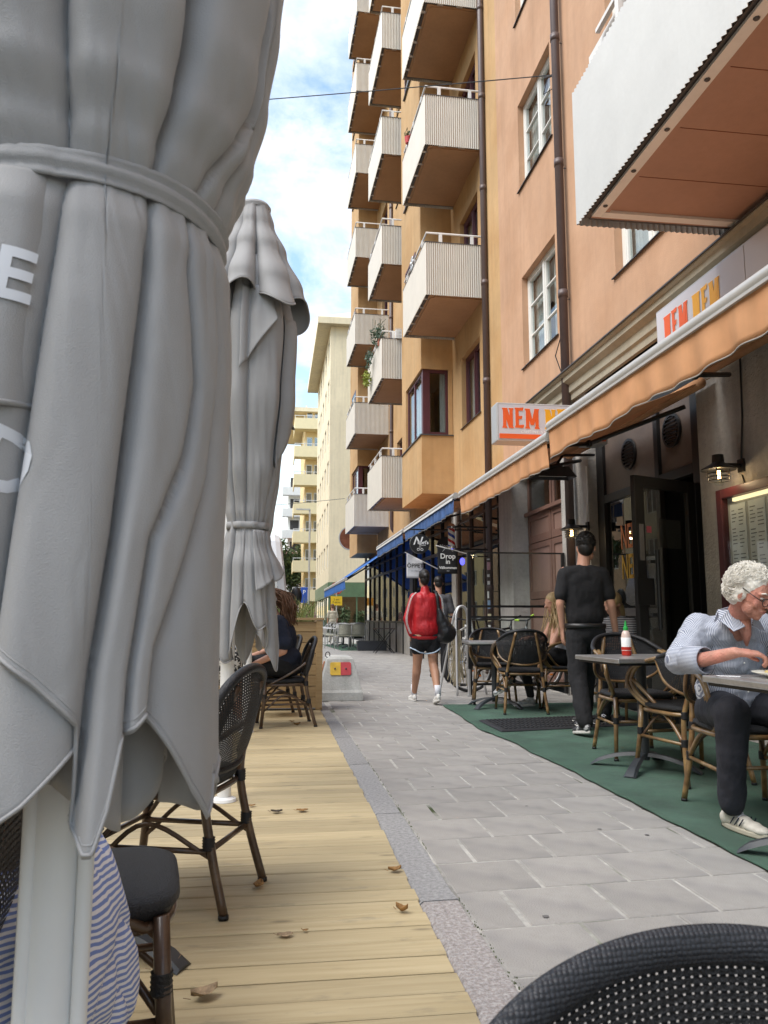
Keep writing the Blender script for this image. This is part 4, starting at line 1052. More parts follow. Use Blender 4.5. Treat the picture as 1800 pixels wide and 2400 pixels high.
# roof gutter spout on far building top
# balcony plants
def leafy(mb, c, r, n, s, rg, up=.4):
    for k in range(n):
        d = Vector((rg.gauss(0, 1), rg.gauss(0, 1), rg.gauss(0, 1))); d.normalize(); p = Vector(c) + Vector((d.x * r[0], d.y * r[1], d.z * r[2])) * rg.random() ** .5
        a = Vector((rg.gauss(0, 1), rg.gauss(0, 1), rg.gauss(0, 1) + up)).normalized() * s * rg.uniform(.6, 1.3); b = a.cross(Vector((rg.gauss(0, 1), rg.gauss(0, 1), rg.gauss(0, 1)))).normalized() * a.length * .4
        mb.add([p - a, p + b * .8, p + a, p - b * .8], [(0, 1, 2, 3)])
m_leafg = mat('grey_green_leaf', (.10, .15, .10), .7, var=.4, vs=6); m_leafy = mat('yellow_green_leaf', (.28, .32, .05), .7, var=.4, vs=6)
bpz = zf(1) + 1.05
bpl = thing('balcony_plants', 'tangle of leafy potted plants spilling over a far balcony corner', 'plants', (2.62, 19.5, bpz))
q = MB(); rg = random.Random(4); leafy(q, (-.05, 0, .2), (.22, .3, .3), 260, .06, rg); leafy(q, (-.2, .8, -.15), (.1, .5, .3), 160, .05, rg); q.build('foliage', m_leafg, bpl)
q = MB(); leafy(q, (-.2, 1.3, -.55), (.12, .3, .25), 160, .06, rg); q.build('trailing_leaves', m_leafy, bpl)
q = MB()
for k in range(10): q.tube([(0, 0, 0), (rg.uniform(-.2, .1), rg.uniform(-.2, .2), .3), (rg.uniform(-.3, .2), rg.uniform(-.3, .3), .6)], .006, 4)
q.build('stem', m_leafc, bpl)
MB().lathe([(0, -.1), (.07, -.1), (.09, .08), (0, .08)], (.0, -.02, .02), 12).build('pot', mat('terracotta', (.45, .16, .10), .8), bpl)
fo_ = thing('flower_ornament', 'grey metal flower ornament on the rail of the nearest low balcony', 'ornament', (2.70, 15.2, zf(1) + 1.22))
MB().ell((0, 0, 0), (.05, .03, .05), None, 10, 6).build('centre', m_silver, fo_)
for k in range(6):
    a = k * PI / 3; MB().ell((.0, .10 * math.cos(a), .10 * math.sin(a)), (.02, .06, .06), None, 10, 6).build('petal', m_silver, fo_, True)
rp = thing('red_flower_pot', 'small red flower pot on the rail of the second near balcony', 'flower pot', (2.70, 15.6, zf(2) + 1.10))
MB().lathe([(0, 0), (.06, 0), (.08, .14), (0, .14)], (0, 0, 0), 14).build('pot', mat('red_pot', (.55, .05, .05), .5), rp, auto=True)
q = MB(); leafy(q, (0, 0, .22), (.08, .08, .1), 50, .04, rg); q.build('foliage', m_leafc, rp)
cr_ = thing('wire_crate', 'white wire crate standing on the balcony rail beside the plants', 'crate', (2.95, 19.05, bpz))
q = MB()
for k in range(6): q.bar((k * .09, 0, 0), (k * .09, 0, .26), .008, .008)
for k in range(4): q.bar((0, 0, k * .085), (.45, 0, k * .085), .008, .008)
q.build('wire', m_white, cr_); MB().box(.02, .43, .02, .3, .01, .24).build('liner', m_white, cr_)

# ================================================================== UMBRELLAS
m_can = mat('umbrella_fabric', (.37, .366, .365), .56, var=.06, vs=2.5, bump=.2, bs=700, sheen=.1, spec=.45)
m_can2 = mat('umbrella_fabric_far', (.34, .337, .335), .7, var=.06, vs=2, bump=.2, bs=500)
m_pole = mat('white_pole', (.80, .80, .79), .35, var=.03)
def interp(tab, x):
    if x <= tab[0][0]: return tab[0][1]
    for (a, b), (c, d) in zip(tab, tab[1:]):
        if x <= c:
            t = (x - a) / (c - a); t = t * t * (3 - 2 * t); return b + (d - b) * t
    return tab[-1][1]
def lin(tab, x):
    if x <= tab[0][0]: return tab[0][1]
    for (a, b), (c, d) in zip(tab, tab[1:]):
        if x <= c: return b + (d - b) * (x - a) / (c - a)
    return tab[-1][1]
class Fold:
    """gathered cloth round a pole: lobes between valley lines theta_i(z)"""
    def __init__(s, ax, ay, Rt, valleys, depth, wr=.004, seed=0, p=2.2, tie=0):
        s.tie = tie
        s.ax, s.ay, s.R, s.v, s.d, s.wr, s.seed, s.p = ax, ay, Rt, valleys, depth, wr, seed, p
    def r(s, th, z):
        Rz = interp(s.R, z)
        vs_ = sorted([(lin(t, z) if isinstance(t, list) else t, dd) for t, dd in s.v])
        n = len(vs_); th = (th + PI) % (2 * PI) - PI
        for i in range(n):
            a, da = vs_[i]; b, db = vs_[(i + 1) % n]
            if i == n - 1: b += 2 * PI
            tt = th if th >= a else th + 2 * PI
            if a <= tt <= b: break
        u = (tt - a) / max(1e-4, b - a)
        d = da + (db - da) * u
        lobe = (1 - abs(2 * u - 1) ** s.p)
        lobe = max(0, lobe) ** .5
        g = interp(s.d, z)
        w_ = mnoise.noise(Vector((th * 2.3, z * 2.2, s.seed))) * 1.2 + .6 * mnoise.noise(Vector((th * 6 + z * 3, z * 5, s.seed + 5)))
        k_ = math.exp(-abs(z - s.tie) * 7) if s.tie else 0
        c_ = 0
        if s.tie:
            nn = mnoise.noise(Vector((th * 7 + (z - s.tie) * 9, z * 4, s.seed + 9))); c_ = -.0022 * k_ * max(0, 1 - abs(nn) * 4)
            n3 = mnoise.noise(Vector((th * 3.2 - z * 4, z * 7 + th * 2, s.seed + 17))); c_ -= .0007 * max(0, 1 - abs(n3) * 6)
        return Rz * (1 - d * g * (1 - lobe)) + s.wr * w_ + c_
    def pt(s, th, z, k=1.0, off=0):
        r = s.r(th, z) * k + off
        return Vector((s.ax + r * math.sin(th), s.ay - r * math.cos(th), z))
    def sheet(s, mb, t0, t1, z1, hem, nt, nz, k=1.0, flare=None):
        vs_ = []
        for i in range(nt):
            th = t0 + (t1 - t0) * i / (nt - 1); zb = hem(th)
            for j in range(nz):
                z = z1 + (zb - z1) * j / (nz - 1); kk = k * (1 + (flare * (j / (nz - 1)) ** 3 if flare else 0))
                vs_.append(s.pt(th, z, kk))
        mb.add(vs_, [(i * nz + j, (i + 1) * nz + j, (i + 1) * nz + j + 1, i * nz + j + 1) for i in range(nt - 1) for j in range(nz - 1)])
        return mb
    def hemline(s, t0, t1, hem, n, k=1.0, off=.001, up=0): return [s.pt(t0 + (t1 - t0) * i / (n - 1), hem(t0 + (t1 - t0) * i / (n - 1)) + up, k, off) for i in range(n)]
def shape_px(ax, ay, r):
    """angle round the pole at which a fold stands at a given bearing (X/Y tangent as seen from the street)"""
    tab = []
    for i in range(-80, 81):
        th = R(i); x = ax + r * math.sin(th); y = ay - r * math.cos(th); tab.append((640 + 1850 * x / y, th))
    return lambda px: lin(tab, px)
# near umbrella
AX, AY = -.250, .95
toTh = shape_px(AX, AY, .195)
RT = [(.6, .20), (.76, .198), (.95, .190), (1.1, .190), (1.3, .192), (1.40, .188), (1.452, .176), (1.50, .192), (1.56, .214), (1.65, .232), (1.76, .247), (1.95, .262), (2.3, .20), (2.7, .09)]
def vl(*p): return [(z, toTh(px)) for z, px in sorted(p)]
V = [(vl((2.3, 95), (1.6, 110), (1.5, 128), (1.45, 132), (1.38, 112), (1.25, 78), (1.1, 40), (.8, -30)), 1.0),
     (vl((2.3, 395), (1.6, 382), (1.5, 362), (1.45, 355), (1.35, 345), (1.2, 318), (1.08, 296), (.95, 258), (.75, 226)), 1.15),
     (vl((2.3, 540), (1.6, 520), (1.5, 475), (1.45, 452), (1.38, 445), (1.25, 470), (1.17, 452), (1.08, 376), (.95, 338), (.75, 318)), .8),
     (vl((2.3, 600), (1.6, 560), (1.45, 505), (1.3, 512), (1.15, 500), (1.03, 440), (.97, 392), (.9, 378), (.75, 370)), .9),
     (R(100), .9), (R(135), 1.0), (R(170), 1.0), (R(-95), 1.0), (R(-130), .9), (R(-165), 1.0), (R(-62), .8)]
F1 = Fold(AX, AY, RT, V, [(.7, .24), (1.1, .22), (1.35, .16), (1.45, .09), (1.52, .16), (1.7, .25), (2.2, .2)], .0040, 2, 4.4, 1.452)
def yz(px, y): # height of a hem seen at row y on the front of the folds
    return 1.0 + (1450 - y) / 1850 * (AY - .19 * math.cos(toTh(px)))
hem_tab = [(px, yz(px, y)) for px, y in ((-260, 1330), (-60, 1470), (0, 1512), (120, 1600), (225, 1692), (232, 1900), (245, 1962), (262, 1958), (290, 1870), (318, 1725), (330, 1712), (352, 1690), (372, 1668), (395, 1680), (430, 1745), (470, 1830), (500, 1888), (510, 1860), (518, 1790))]
th_tab = [(toTh(px), z) for px, z in hem_tab]
def hem1(th):
    t = (th + PI) % (2 * PI) - PI
    if t > th_tab[-1][0]: return .80 + .04 * math.sin(t * 5)
    if t < th_tab[0][0]: return .86 + .05 * math.sin(t * 4)
    return lin(th_tab, t)
u1 = thing('folded_parasol', 'large grey folded parasol tied with a strap, closest on the left', 'parasol', (0, 0, 0), group='folded grey parasols')
q = MB(); F1.sheet(q, -PI, PI, 2.6, hem1, 620, 200); q.build('canopy', m_can, u1, True, solid=.0012)
q = MB(); q.tube(F1.hemline(-PI * .5, PI * .6, hem1, 500, 1.0, .001, .004), .0022, 5); q.tube(F1.hemline(-PI * .5, PI * .6, hem1, 500, 1.0, .0005, .012), .0009, 4); q.build('hem', m_can, u1, True)
hB = [(toTh(px), yz(px, y)) for px, y in ((-300, 2050), (0, 1925), (110, 1850), (225, 1735), (300, 1640))]
q = MB(); F1.sheet(q, toTh(-500), toTh(235), 1.2, lambda t: lin(hB, t), 80, 60, .965); ip = q.build('inner_panel', m_can, u1, True, solid=.0012)
q = MB(); q.tube(F1.hemline(toTh(-500), toTh(235), lambda t: lin(hB, t), 80, .965, .001), .0022, 5).build('hem', m_can, ip, True)
hC = [(-1.2, .84), (-.1, .86), (.25, .80), (.6, .82), (.95, .90), (1.2, .84)]
F1b = Fold(AX, AY, [(0, .135), (3, .135)], [(R(a), 1) for a in range(-170, 180, 38)], [(0, .3), (3, .3)], .004, 9)
q = MB(); F1b.sheet(q, -PI, PI, 1.3, lambda t: .815 + .03 * math.sin(t * 4 + 1), 160, 30); q.build('inner_folds', m_can, u1, True, solid=.001)
# rolled flap on the far left carrying the first letter
hF = [(toTh(px), yz(px, y)) for px, y in ((-400, 900), (-60, 930), (0, 952), (45, 968), (66, 960))]
FF = Fold(AX, AY, RT, [(vl((1.6, 120), (1.45, 120), (1.35, 96), (1.25, 72), (1.0, 70)), 1.6), (R(-62), .5), (R(-120), .6), (R(90), .6), (R(160), .6)], [(0, .1), (3, .1)], .002, 4, 3)
def flap_end(z): return lin(vl((1.6, 122), (1.45, 122), (1.38, 106), (1.30, 84), (1.2, 70), (1.0, 68)), z)
q = MB(); nu_, nz_ = 60, 60; vs_ = []
for i in range(nu_):
    for j in range(nz_):
        z = 1.44 + (lin(hF, toTh(-200 + 266 * i / (nu_ - 1))) - 1.44) * j / (nz_ - 1)
        te = flap_end(z); th = toTh(-420) + (te - toTh(-420)) * i / (nu_ - 1)
        e = max(0, (i / (nu_ - 1) - .9) / .1)
        r_ = FF.r(min(th, te - .02), z); vs_.append(Vector((AX + (r_ * 1.02 + .006 - .022 * e * e) * math.sin(th), AY - (r_ * 1.02 + .006 - .022 * e * e) * math.cos(th), z)))
q.add(vs_, [(i * nz_ + j, (i + 1) * nz_ + j, (i + 1) * nz_ + j + 1, i * nz_ + j + 1) for i in range(nu_ - 1) for j in range(nz_ - 1)])
fl = q.build('rolled_flap', m_can, u1, True, solid=.0015)
q = MB(); q.tube([vs_[i * nz_ + nz_ - 1] + Vector((0, 0, .003)) for i in range(nu_)], .003, 5).build('hem', m_can, fl, True)
# strap
q = MB(); n_ = 200; rows = 9; vs_ = []
def strap_pt(t_, j, n2=rows):
    th = -PI + 2 * PI * t_; v_ = j / (n2 - 1) - .5; z = 1.452 + v_ * .031 + .006 * math.sin(th * 1.5)
    rb = max(F1.r(th + d_, 1.452) for d_ in (-.16, -.08, 0, .08, .16)); return F1.pt(th, z, 0, rb + .002 + .0025 * (1 - (2 * v_) ** 2) + .0022 * math.sin(v_ * 11 + th * 2.5) + (.003 if v_ > .3 else 0))
for i in range(n_):
    for j in range(rows): vs_.append(strap_pt(i / n_, j))
q.add(vs_, [(i * rows + j, ((i + 1) % n_) * rows + j, ((i + 1) % n_) * rows + j + 1, i * rows + j + 1) for i in range(n_) for j in range(rows - 1)])
q.build('strap', m_can, u1, True, solid=.002)
# printed letters wrapped on the cloth
m_lt = mat('white_print', (.74, .76, .80), .6, var=.03)
def wrap_letter(ch, size, px, row, rot, base_r, par, sx=1.0):
    th0 = toTh(px); z0 = yz(px, row)
    o = text_mesh(ch, size, m_lt, Matrix.Identity(4), par, 'printed_letter', 0, .002)
    bm = bmesh.new(); bm.from_mesh(o.data); bmesh.ops.triangulate(bm, faces=bm.faces)
    for _ in range(3): bmesh.ops.subdivide_edges(bm, edges=bm.edges[:], cuts=1, use_grid_fill=True)
    c, s_ = math.cos(rot), math.sin(rot)
    for v in bm.verts:
        x, y = v.co.x * sx * c - v.co.y * s_, v.co.x * sx * s_ + v.co.y * c
        th = th0 + x / .19; z = z0 + y; r_ = base_r(th, z); v.co = (AX + r_ * math.sin(th), AY - r_ * math.cos(th), z)
    bm.to_mesh(o.data); bm.free()
    for p in o.data.polygons: p.use_smooth = True
wrap_letter('E', .072, 25, 664, R(-6), lambda th, z: FF.r(th, z) * 1.02 + .0085, fl, .95)
wrap_letter('D', .085, 20, 1102, R(-22), lambda th, z: F1.r(th, z) + .002, u1, .8)
MB().lathe([(.0, .02), (.030, .02), (.030, 2.6), (0, 2.6)], (AX + .020, AY, 0), 28).build('pole', m_pole, u1, auto=True)
MB().tube([(AX + .055, AY - .02, .03), (AX + .055, AY - .02, 1.6)], .0085, 12).build('pull_rod', m_pole, u1, auto=True)
MB().tube([(AX - .004, AY - .018, .03), (AX - .004, AY - .018, 1.6)], .009, 12).build('pole_rib', m_pole, u1, auto=True)
MB().lathe([(0, .006), (.09, .006), (.085, .03), (.04, .04)], (AX + .02, AY, 0), 24).build('base_socket', m_pole, u1, auto=True)

def far_umbrella(name, label, x, y, s_=1.0, seed=1, rot=0, pdx=-.035):
    t = thing(name, label, 'parasol', (x, y, 0), rot, group='folded grey parasols')
    rg_ = random.Random(seed)
    va = [(R(a + rg_.uniform(-13, 13)), rg_.uniform(.6, 1.3)) for a in range(-175, 180, 46)]
    va = [([(.7, a + rg_.uniform(-.12, .12)), (1.36, a * .99), (1.9, a + rg_.uniform(-.1, .1)), (2.5, a)], d) for a, d in va]
    RB = [(.7, .13), (.95, .128), (1.2, .112), (1.30, .088), (1.36, .078), (1.42, .09), (1.6, .125), (1.9, .165), (2.15, .175), (2.35, .15), (2.5, .11), (2.7, .06)]
    fb = Fold(0, 0, RB, va, [(.7, .42), (1.0, .4), (1.36, .22), (1.7, .34), (2.2, .4), (2.7, .2)], .008, seed, 2.8, 1.36)
    hm = lambda th: .94 + .09 * math.sin(th * 3 + seed) + .05 * math.sin(th * 7 + seed * 2)
    q = MB(); fb.sheet(q, -PI, PI, 2.45, hm, 300, 90); q.build('canopy', m_can2, t, True, solid=.002)
    q = MB(); q.tube(fb.hemline(-PI, PI, hm, 300, 1.0, .001), .003, 4).build('hem', m_can2, t, True)
    # loose overlapping flaps with their own hems
    for k in range(3):
        a0 = (-.2, .9, -1.3)[k]; zt = (2.3, 2.2, 2.25)[k]; zb = (1.95, 1.55, 1.75)[k]; 
        q = MB(); fb.sheet(q, a0, a0 + .75, zt, lambda th: zb + .28 * (th - a0), 30, 20, 1.05, .10); q.build('flap', m_can2, t, True, solid=.002)
    for k in range(2):
        a0 = (.3, 1.1)[k]
        q = MB(); fb.sheet(q, a0, a0 + .8, 1.34, lambda th: (1.10, 1.14)[k] + .08 * (th - a0), 30, 24, 1.10, .22); q.build('flap', m_can2, t, True, solid=.002)
    # top hood with bell-shaped ends
    vh_ = [(R(a), d) for a, d in ((-150, 1), (-88, 1), (-35, .9), (8, 1.3), (62, 1), (118, 1))]
    RH = [(2.2, .235), (2.34, .20), (2.5, .135), (2.62, .085), (2.70, .066)]
    fh = Fold(0, 0, RH, vh_, [(2.2, .55), (2.4, .42), (2.6, .2), (2.7, .05)], .003, seed + 3, 2.6)
    hh = lambda th: 2.25 + .07 * math.cos(th * 4 + .8) + .03 * math.sin(th * 3)
    q = MB(); fh.sheet(q, -PI, PI, 2.70, hh, 260, 40, 1.0, .06); hd = q.build('hood', m_can2, t, True, solid=.002)
    q = MB(); q.tube(fh.hemline(-PI, PI, hh, 260, 1.06, .0), .0035, 4).build('hem', m_can2, hd, True)
    MB().lathe([(0, 2.715), (.062, 2.712), (.07, 2.70), (.068, 2.685)], (0, 0, 0), 28).build('cap', m_can2, t, auto=True)
    q = MB(); n_ = 60
    vs_ = [fb.pt(-PI + 2 * PI * i / n_, 1.36 + dz, 0, .083 + .004 * math.sin(i)) for i in range(n_) for dz in (-.013, 0, .013)]
    q.add(vs_, [(i * 3 + j, ((i + 1) % n_) * 3 + j, ((i + 1) % n_) * 3 + j + 1, i * 3 + j + 1) for i in range(n_) for j in range(2)]); q.build('strap', m_can2, t, True, solid=.004)
    for o in [c for c in bpy.data.objects if c.parent == t or (c.parent and c.parent.parent == t)]: o.data.transform(Matrix.Translation((0, 0, 1 - s_)) @ Matrix.Diagonal((s_, s_, s_, 1)))
    MB().lathe([(0, .006), (.038, .006), (.038, 3.4), (0, 3.4)], (pdx, 0, 0), 20).build('pole', m_pole, t, auto=True)
    MB().lathe([(0, .006), (.07, .006), (.065, .02), (.04, .03)], (pdx, 0, 0), 20).build('base_socket', m_pole, t, auto=True)
    return t
far_umbrella('folded_parasol', 'grey folded parasol with a flared hood, second from the camera', -.16, 4.6, 1.46, 1, 0, -.09)
far_umbrella('folded_parasol', 'third folded parasol, mostly hidden behind the second one', -.20, 7.3, 1.46, 6, 1.0)
# ================================================================== FURNITURE
m_weave = mat('black_weave', (.016, .017, .02), .55, var=.3, vs=90, bump=1.0, bs=260)
m_cane = mat('cane_tube', (.16, .085, .035), .32, var=.35, vs=12, coat=.3, col2=(.30, .19, .08), c2s=9, c2t=(.4, .62))
m_caned = mat('dark_cane', (.075, .042, .024), .35, var=.4, vs=12, coat=.3, col2=(.13, .08, .045), c2s=9)
m_wrap = mat('black_wrap', (.012, .012, .014), .5, var=.2, bump=.4, bs=200)
m_steel = mat('table_steel', (.55, .54, .53), .38, metal=.85, var=.15, vs=8)
m_iron = mat('cast_iron', (.035, .04, .045), .45, var=.2)
def lattice(fn, nu, nv, wu, wv, su=10, sv=12, out=.001):
    """open basket weave: ribbons in both directions over fn(u,v)"""
    mb = MB()
    for i in range(nu):
        u = (i + .5) / nu
        a = [fn(u - wu / nu / 2, k / sv, out) for k in range(sv + 1)]; b = [fn(u + wu / nu / 2, k / sv, out) for k in range(sv + 1)]
        mb.add(a + b, [(k, k + 1, k + sv + 2, k + sv + 1) for k in range(sv)])
    for j in range(nv):
        v = (j + .5) / nv
        a = [fn(k / su, v - wv / nv / 2, -out) for k in range(su + 1)]; b = [fn(k / su, v + wv / nv / 2, -out) for k in range(su + 1)]
        mb.add(a + b, [(k, k + 1, k + su + 2, k + su + 1) for k in range(su)])
    return mb
def spline(P, n=8):
    P = [Vector(p) for p in P]; out = []
    Q = [P[0] * 2 - P[1]] + P + [P[-1] * 2 - P[-2]]
    for i in range(1, len(Q) - 2):
        for k in range(n):
            t = k / n; a, b, c, d = Q[i - 1], Q[i], Q[i + 1], Q[i + 2]
            out.append(.5 * ((2 * b) + (c - a) * t + (2 * a - 5 * b + 4 * c - d) * t * t + (3 * b - a - 3 * c + d) * t ** 3))
    out.append(P[-1]); return out
def seat_mesh(w2, d0, d1, z, th):
    mb = MB(); n_ = 40; rings = []
    def rim(sc, zz):
        r_ = []
        for k in range(n_):
            a = 2 * PI * k / n_; ca, sa = math.cos(a), math.sin(a); e = .45
            x = w2 * sc * math.copysign(abs(ca) ** e, ca) * (1 - .06 * (sa < 0)); y = (d0 + d1) / 2 + (d1 - d0) / 2 * sc * math.copysign(abs(sa) ** e, sa)
            r_.append((x, y, zz))
        return r_
    R_ = [rim(.93, z - th), rim(1, z - th * .5), rim(.985, z - th * .12), rim(.9, z + .004), rim(.5, z + .002), rim(.01, z - .002)]
    vs_ = [p for r_ in R_ for p in r_]
    mb.add(vs_, [(i * n_ + j, i * n_ + (j + 1) % n_, (i + 1) * n_ + (j + 1) % n_, (i + 1) * n_ + j) for i in range(len(R_) - 1) for j in range(n_)] + [tuple(range(n_))])
    return mb
def wraps(t, pts, r_=.021, h=.05):
    for p, d in pts:
        mb = MB(); p = Vector(p); d = Vector(d).normalized(); q_ = []; rr_ = []
        for k in range(5):
            q_ += [p + d * (k * h / 5 - h / 2), p + d * ((k + .5) * h / 5 - h / 2)]; rr_ += [r_ * .9, r_ * 1.04]
        mb.tube(q_, rr_, 10).build('binding', m_wrap, t, True)
def armchair(label, cane=None):
    cane = cane or m_cane
    t = thing('rattan_armchair', label, 'chair', group='bistro armchairs with bent cane arms')
    seat_mesh(.235, -.22, .24, .455, .035).build('seat', m_weave, t, True)
    fr = MB(); rim = [(.225 * math.copysign(abs(math.cos(a)) ** .5, math.cos(a)), .01 + .225 * math.copysign(abs(math.sin(a)) ** .5, math.sin(a)), .408) for a in [i * 2 * PI / 32 for i in range(33)]]
    fr.tube(rim, .013, 8, False).build('seat_frame', cane, t, True)
    for s in (-1, 1):
        MB().tube([(s * .215, .20, .43), (s * .225, .215, .25), (s * .245, .25, .012)], [.016, .016, .014], 10).build('leg', cane, t, True)
        MB().tube(spline([(s * .225, -.275, .012), (s * .20, -.225, .25), (s * .185, -.215, .42), (s * .15, -.27, .62), (s * .10, -.325, .845)], 5), .0155, 10).build('leg', cane, t, True)
        MB().tube([(s * .245, .25, 0), (s * .245, .25, .014)], .017, 10).build('foot_cap', m_wrap, t, True); MB().tube([(s * .225, -.275, 0), (s * .225, -.275, .014)], .017, 10).build('foot_cap', m_wrap, t, True)
        # double bent arm
        for k, dx in enumerate((0, .03)):
            MB().tube(spline([(s * (.195 - dx), .05 - dx, .40), (s * (.235 - dx * .4), .20 - dx, .47), (s * (.285 - dx * .5), .245 - dx, .57), (s * (.285 - dx * .3), .19 - dx, .665), (s * (.275 - dx * .5), .06 - dx * .3, .715), (s * (.262 - dx), -.08, .745)], 6), .0135, 10).build('arm', cane, t, True)
        MB().tube(spline([(s * .28, .19, .60), (s * .21, .08, .47), (s * .205, -.1, .36), (s * .205, -.22, .25)], 5), .012, 8).build('side_brace', cane, t, True)
        MB().tube(spline([(s * .225, .21, .22), (s * .16, .1, .37), (s * .04, .05, .395)], 5), .009, 8).tube(spline([(s * .205, -.22, .25), (s * .14, -.15, .37), (s * .03, -.1, .395)], 5), .009, 8).build('under_brace', m_caned, t, True)
        MB().tube([(s * .225, .215, .24), (s * .205, -.225, .24)], .0105, 8).build('stretcher', cane, t, True)
    MB().tube([(-.225, .215, .26), (.225, .215, .26)], .0105, 8).build('stretcher', cane, t, True)
    hoop = spline([(.262, -.08, .745), (.245, -.17, .775), (.19, -.265, .825), (.1, -.325, .857), (0, -.34, .866), (-.1, -.325, .857), (-.19, -.265, .825), (-.245, -.17, .775), (-.262, -.08, .745)], 7)
    MB().tube(hoop, .0165, 10).build('back_hoop', m_wrap, t, True)
    low = spline([(.262, -.06, .735), (.25, -.13, .60), (.17, -.215, .53), (0, -.255, .505), (-.17, -.215, .53), (-.25, -.13, .60), (-.262, -.06, .735)], 9)
    MB().tube(low, .011, 8).build('lower_hoop', cane, t, True)
    def bf(u, v, o=0):
        a = hoop[min(len(hoop) - 1, int(u * (len(hoop) - 1) + 1e-6))] if False else None
        x_ = max(0, min(1, u)) * (len(hoop) - 1); i = min(len(hoop) - 2, int(x_)); p = hoop[i].lerp(hoop[i + 1], x_ - i)
        y_ = max(0, min(1, u)) * (len(low) - 1); j = min(len(low) - 2, int(y_)); q_ = low[j].lerp(low[j + 1], y_ - j)
        r_ = q_.lerp(p, max(0, min(1, v))); n_ = Vector((r_.x, r_.y + .05, 0)); n_ = n_.normalized() if n_.length > 0 else Vector((0, -1, 0))
        return r_ + n_ * (.018 * math.sin(PI * max(0, min(1, v))) + o)
    lattice(bf, 62, 30, .72, .72, 40, 10).build('back_weave', m_weave, t, True)
    wraps(t, [((s * .223, .213, .27), (0, 0, 1)) for s in (-1, 1)] + [((s * .20, -.226, .25), (.0, .0, 1)) for s in (-1, 1)] + [((s * .185, -.215, .41), (0, 0, 1)) for s in (-1, 1)])
    return t
def side_chair(label, cane=None):
    cane = cane or m_caned
    t = thing('rattan_chair', label, 'chair', group='armless bistro chairs on the deck')
    seat_mesh(.215, -.21, .22, .465, .045).build('seat', m_weave, t, True)
    rim = [(.205 * math.copysign(abs(math.cos(a)) ** .5, math.cos(a)), .205 * math.copysign(abs(math.sin(a)) ** .5, math.sin(a)), .408) for a in [i * 2 * PI / 32 for i in range(33)]]
    MB().tube(rim, .012, 8, False).build('seat_frame', cane, t, True)
    for s in (-1, 1):
        MB().tube([(s * .185, .18, .43), (s * .195, .19, .25), (s * .205, .215, .012)], [.017, .017, .0155], 10).build('leg', cane, t, True)
        MB().tube(spline([(s * .20, -.29, .012), (s * .185, -.235, .22), (s * .175, -.20, .43), (s * .165, -.23, .62), (s * .12, -.29, .80)], 5), .016, 10).build('leg', cane, t, True)
        MB().tube([(s * .205, .215, 0), (s * .205, .215, .014)], .018, 10).build('foot_cap', m_wrap, t, True); MB().tube([(s * .20, -.29, 0), (s * .20, -.29, .014)], .018, 10).build('foot_cap', m_wrap, t, True)
        MB().tube(spline([(s * .195, .19, .16), (s * .20, .0, .31), (s * .185, -.23, .2)], 6), .009, 8).tube(spline([(s * .19, .18, .24), (s * .12, .08, .36), (0, .02, .39)], 5), .009, 8).build('side_brace', cane, t, True)
        MB().tube([(s * .19, .19, .22), (s * .187, -.22, .22)], .0105, 8).build('stretcher', cane, t, True)
        MB().tube(spline([(s * .20, .15, .41), (s * .215, -.05, .52), (s * .225, -.19, .62)], 5), .012, 8).build('side_rail', cane, t, True)
    MB().tube([(-.19, .19, .24), (.19, .19, .24)], .0105, 8).build('stretcher', cane, t, True)
    MB().tube([(-.187, -.225, .22), (.187, -.225, .22)], .0105, 8).build('stretcher', cane, t, True)
    hoop = spline([(.2, -.19, .50), (.232, -.215, .62), (.225, -.25, .74), (.15, -.29, .83), (0, -.305, .862), (-.15, -.29, .83), (-.225, -.25, .74), (-.232, -.215, .62), (-.2, -.19, .50)], 7)
    MB().tube(hoop, .0185, 10).build('back_hoop', m_wrap, t, True)
    low = spline([(.2, -.19, .50), (.12, -.215, .485), (0, -.225, .48), (-.12, -.215, .485), (-.2, -.19, .50)], 8)
    MB().tube(low, .013, 8).build('lower_hoop', m_wrap, t, True)
    def bf(u, v, o=0):
        u = max(0, min(1, u)); v = max(0, min(1, v))
        x_ = u * (len(hoop) - 1); i = min(len(hoop) - 2, int(x_)); p = hoop[i].lerp(hoop[i + 1], x_ - i)
        y_ = u * (len(low) - 1); j = min(len(low) - 2, int(y_)); q_ = low[j].lerp(low[j + 1], y_ - j)
        return q_.lerp(p, v) + Vector((0, -.02 * math.sin(PI * v) + o, 0))
    lattice(bf, 60, 34, .74, .74, 30, 10).build('back_weave', m_weave, t, True)
    wraps(t, [((s * .19, .185, .30), (0, 0, 1)) for s in (-1, 1)] + [((s * .185, -.225, .25), (0, 0, 1)) for s in (-1, 1)] + [((s * .175, -.20, .42), (0, 0, 1)) for s in (-1, 1)], .022)
    return t
def place(o, x, y, rz, label=None, z=0):
    o.location = (x, y, z); o.rotation_euler = (0, 0, rz)
    if label: o['label'] = label
    return o
GZ = .014
ac = armchair('cane armchair the white haired man is sitting on')
place(ac, 2.44, 3.92, R(174), z=GZ)
for (x, y, rz, lab) in ((2.62, 4.80, R(6), 'empty cane armchair with its back to the seated man, tucked under the sauce bottle table'),
                        (2.66, 5.66, R(176), 'empty cane armchair on the far side of the sauce bottle table'),
                        (2.66, 8.38, R(-8), 'cane armchair standing alone with its woven back to the camera'),
                        (2.62, 9.35, R(170), 'cane armchair behind the far table, mostly hidden by the lone armchair'),
                        (3.28, 8.85, R(80), 'cane armchair under the blonde woman beside the far table'),
                        (3.42, 7.6, R(120), 'cane armchair under the person half hidden behind the waiter')):
    place(copy_tree(ac), x, y, rz, lab, GZ)
for o in [c for c in bpy.data.objects if c.name.startswith('rattan_chair')]: pass
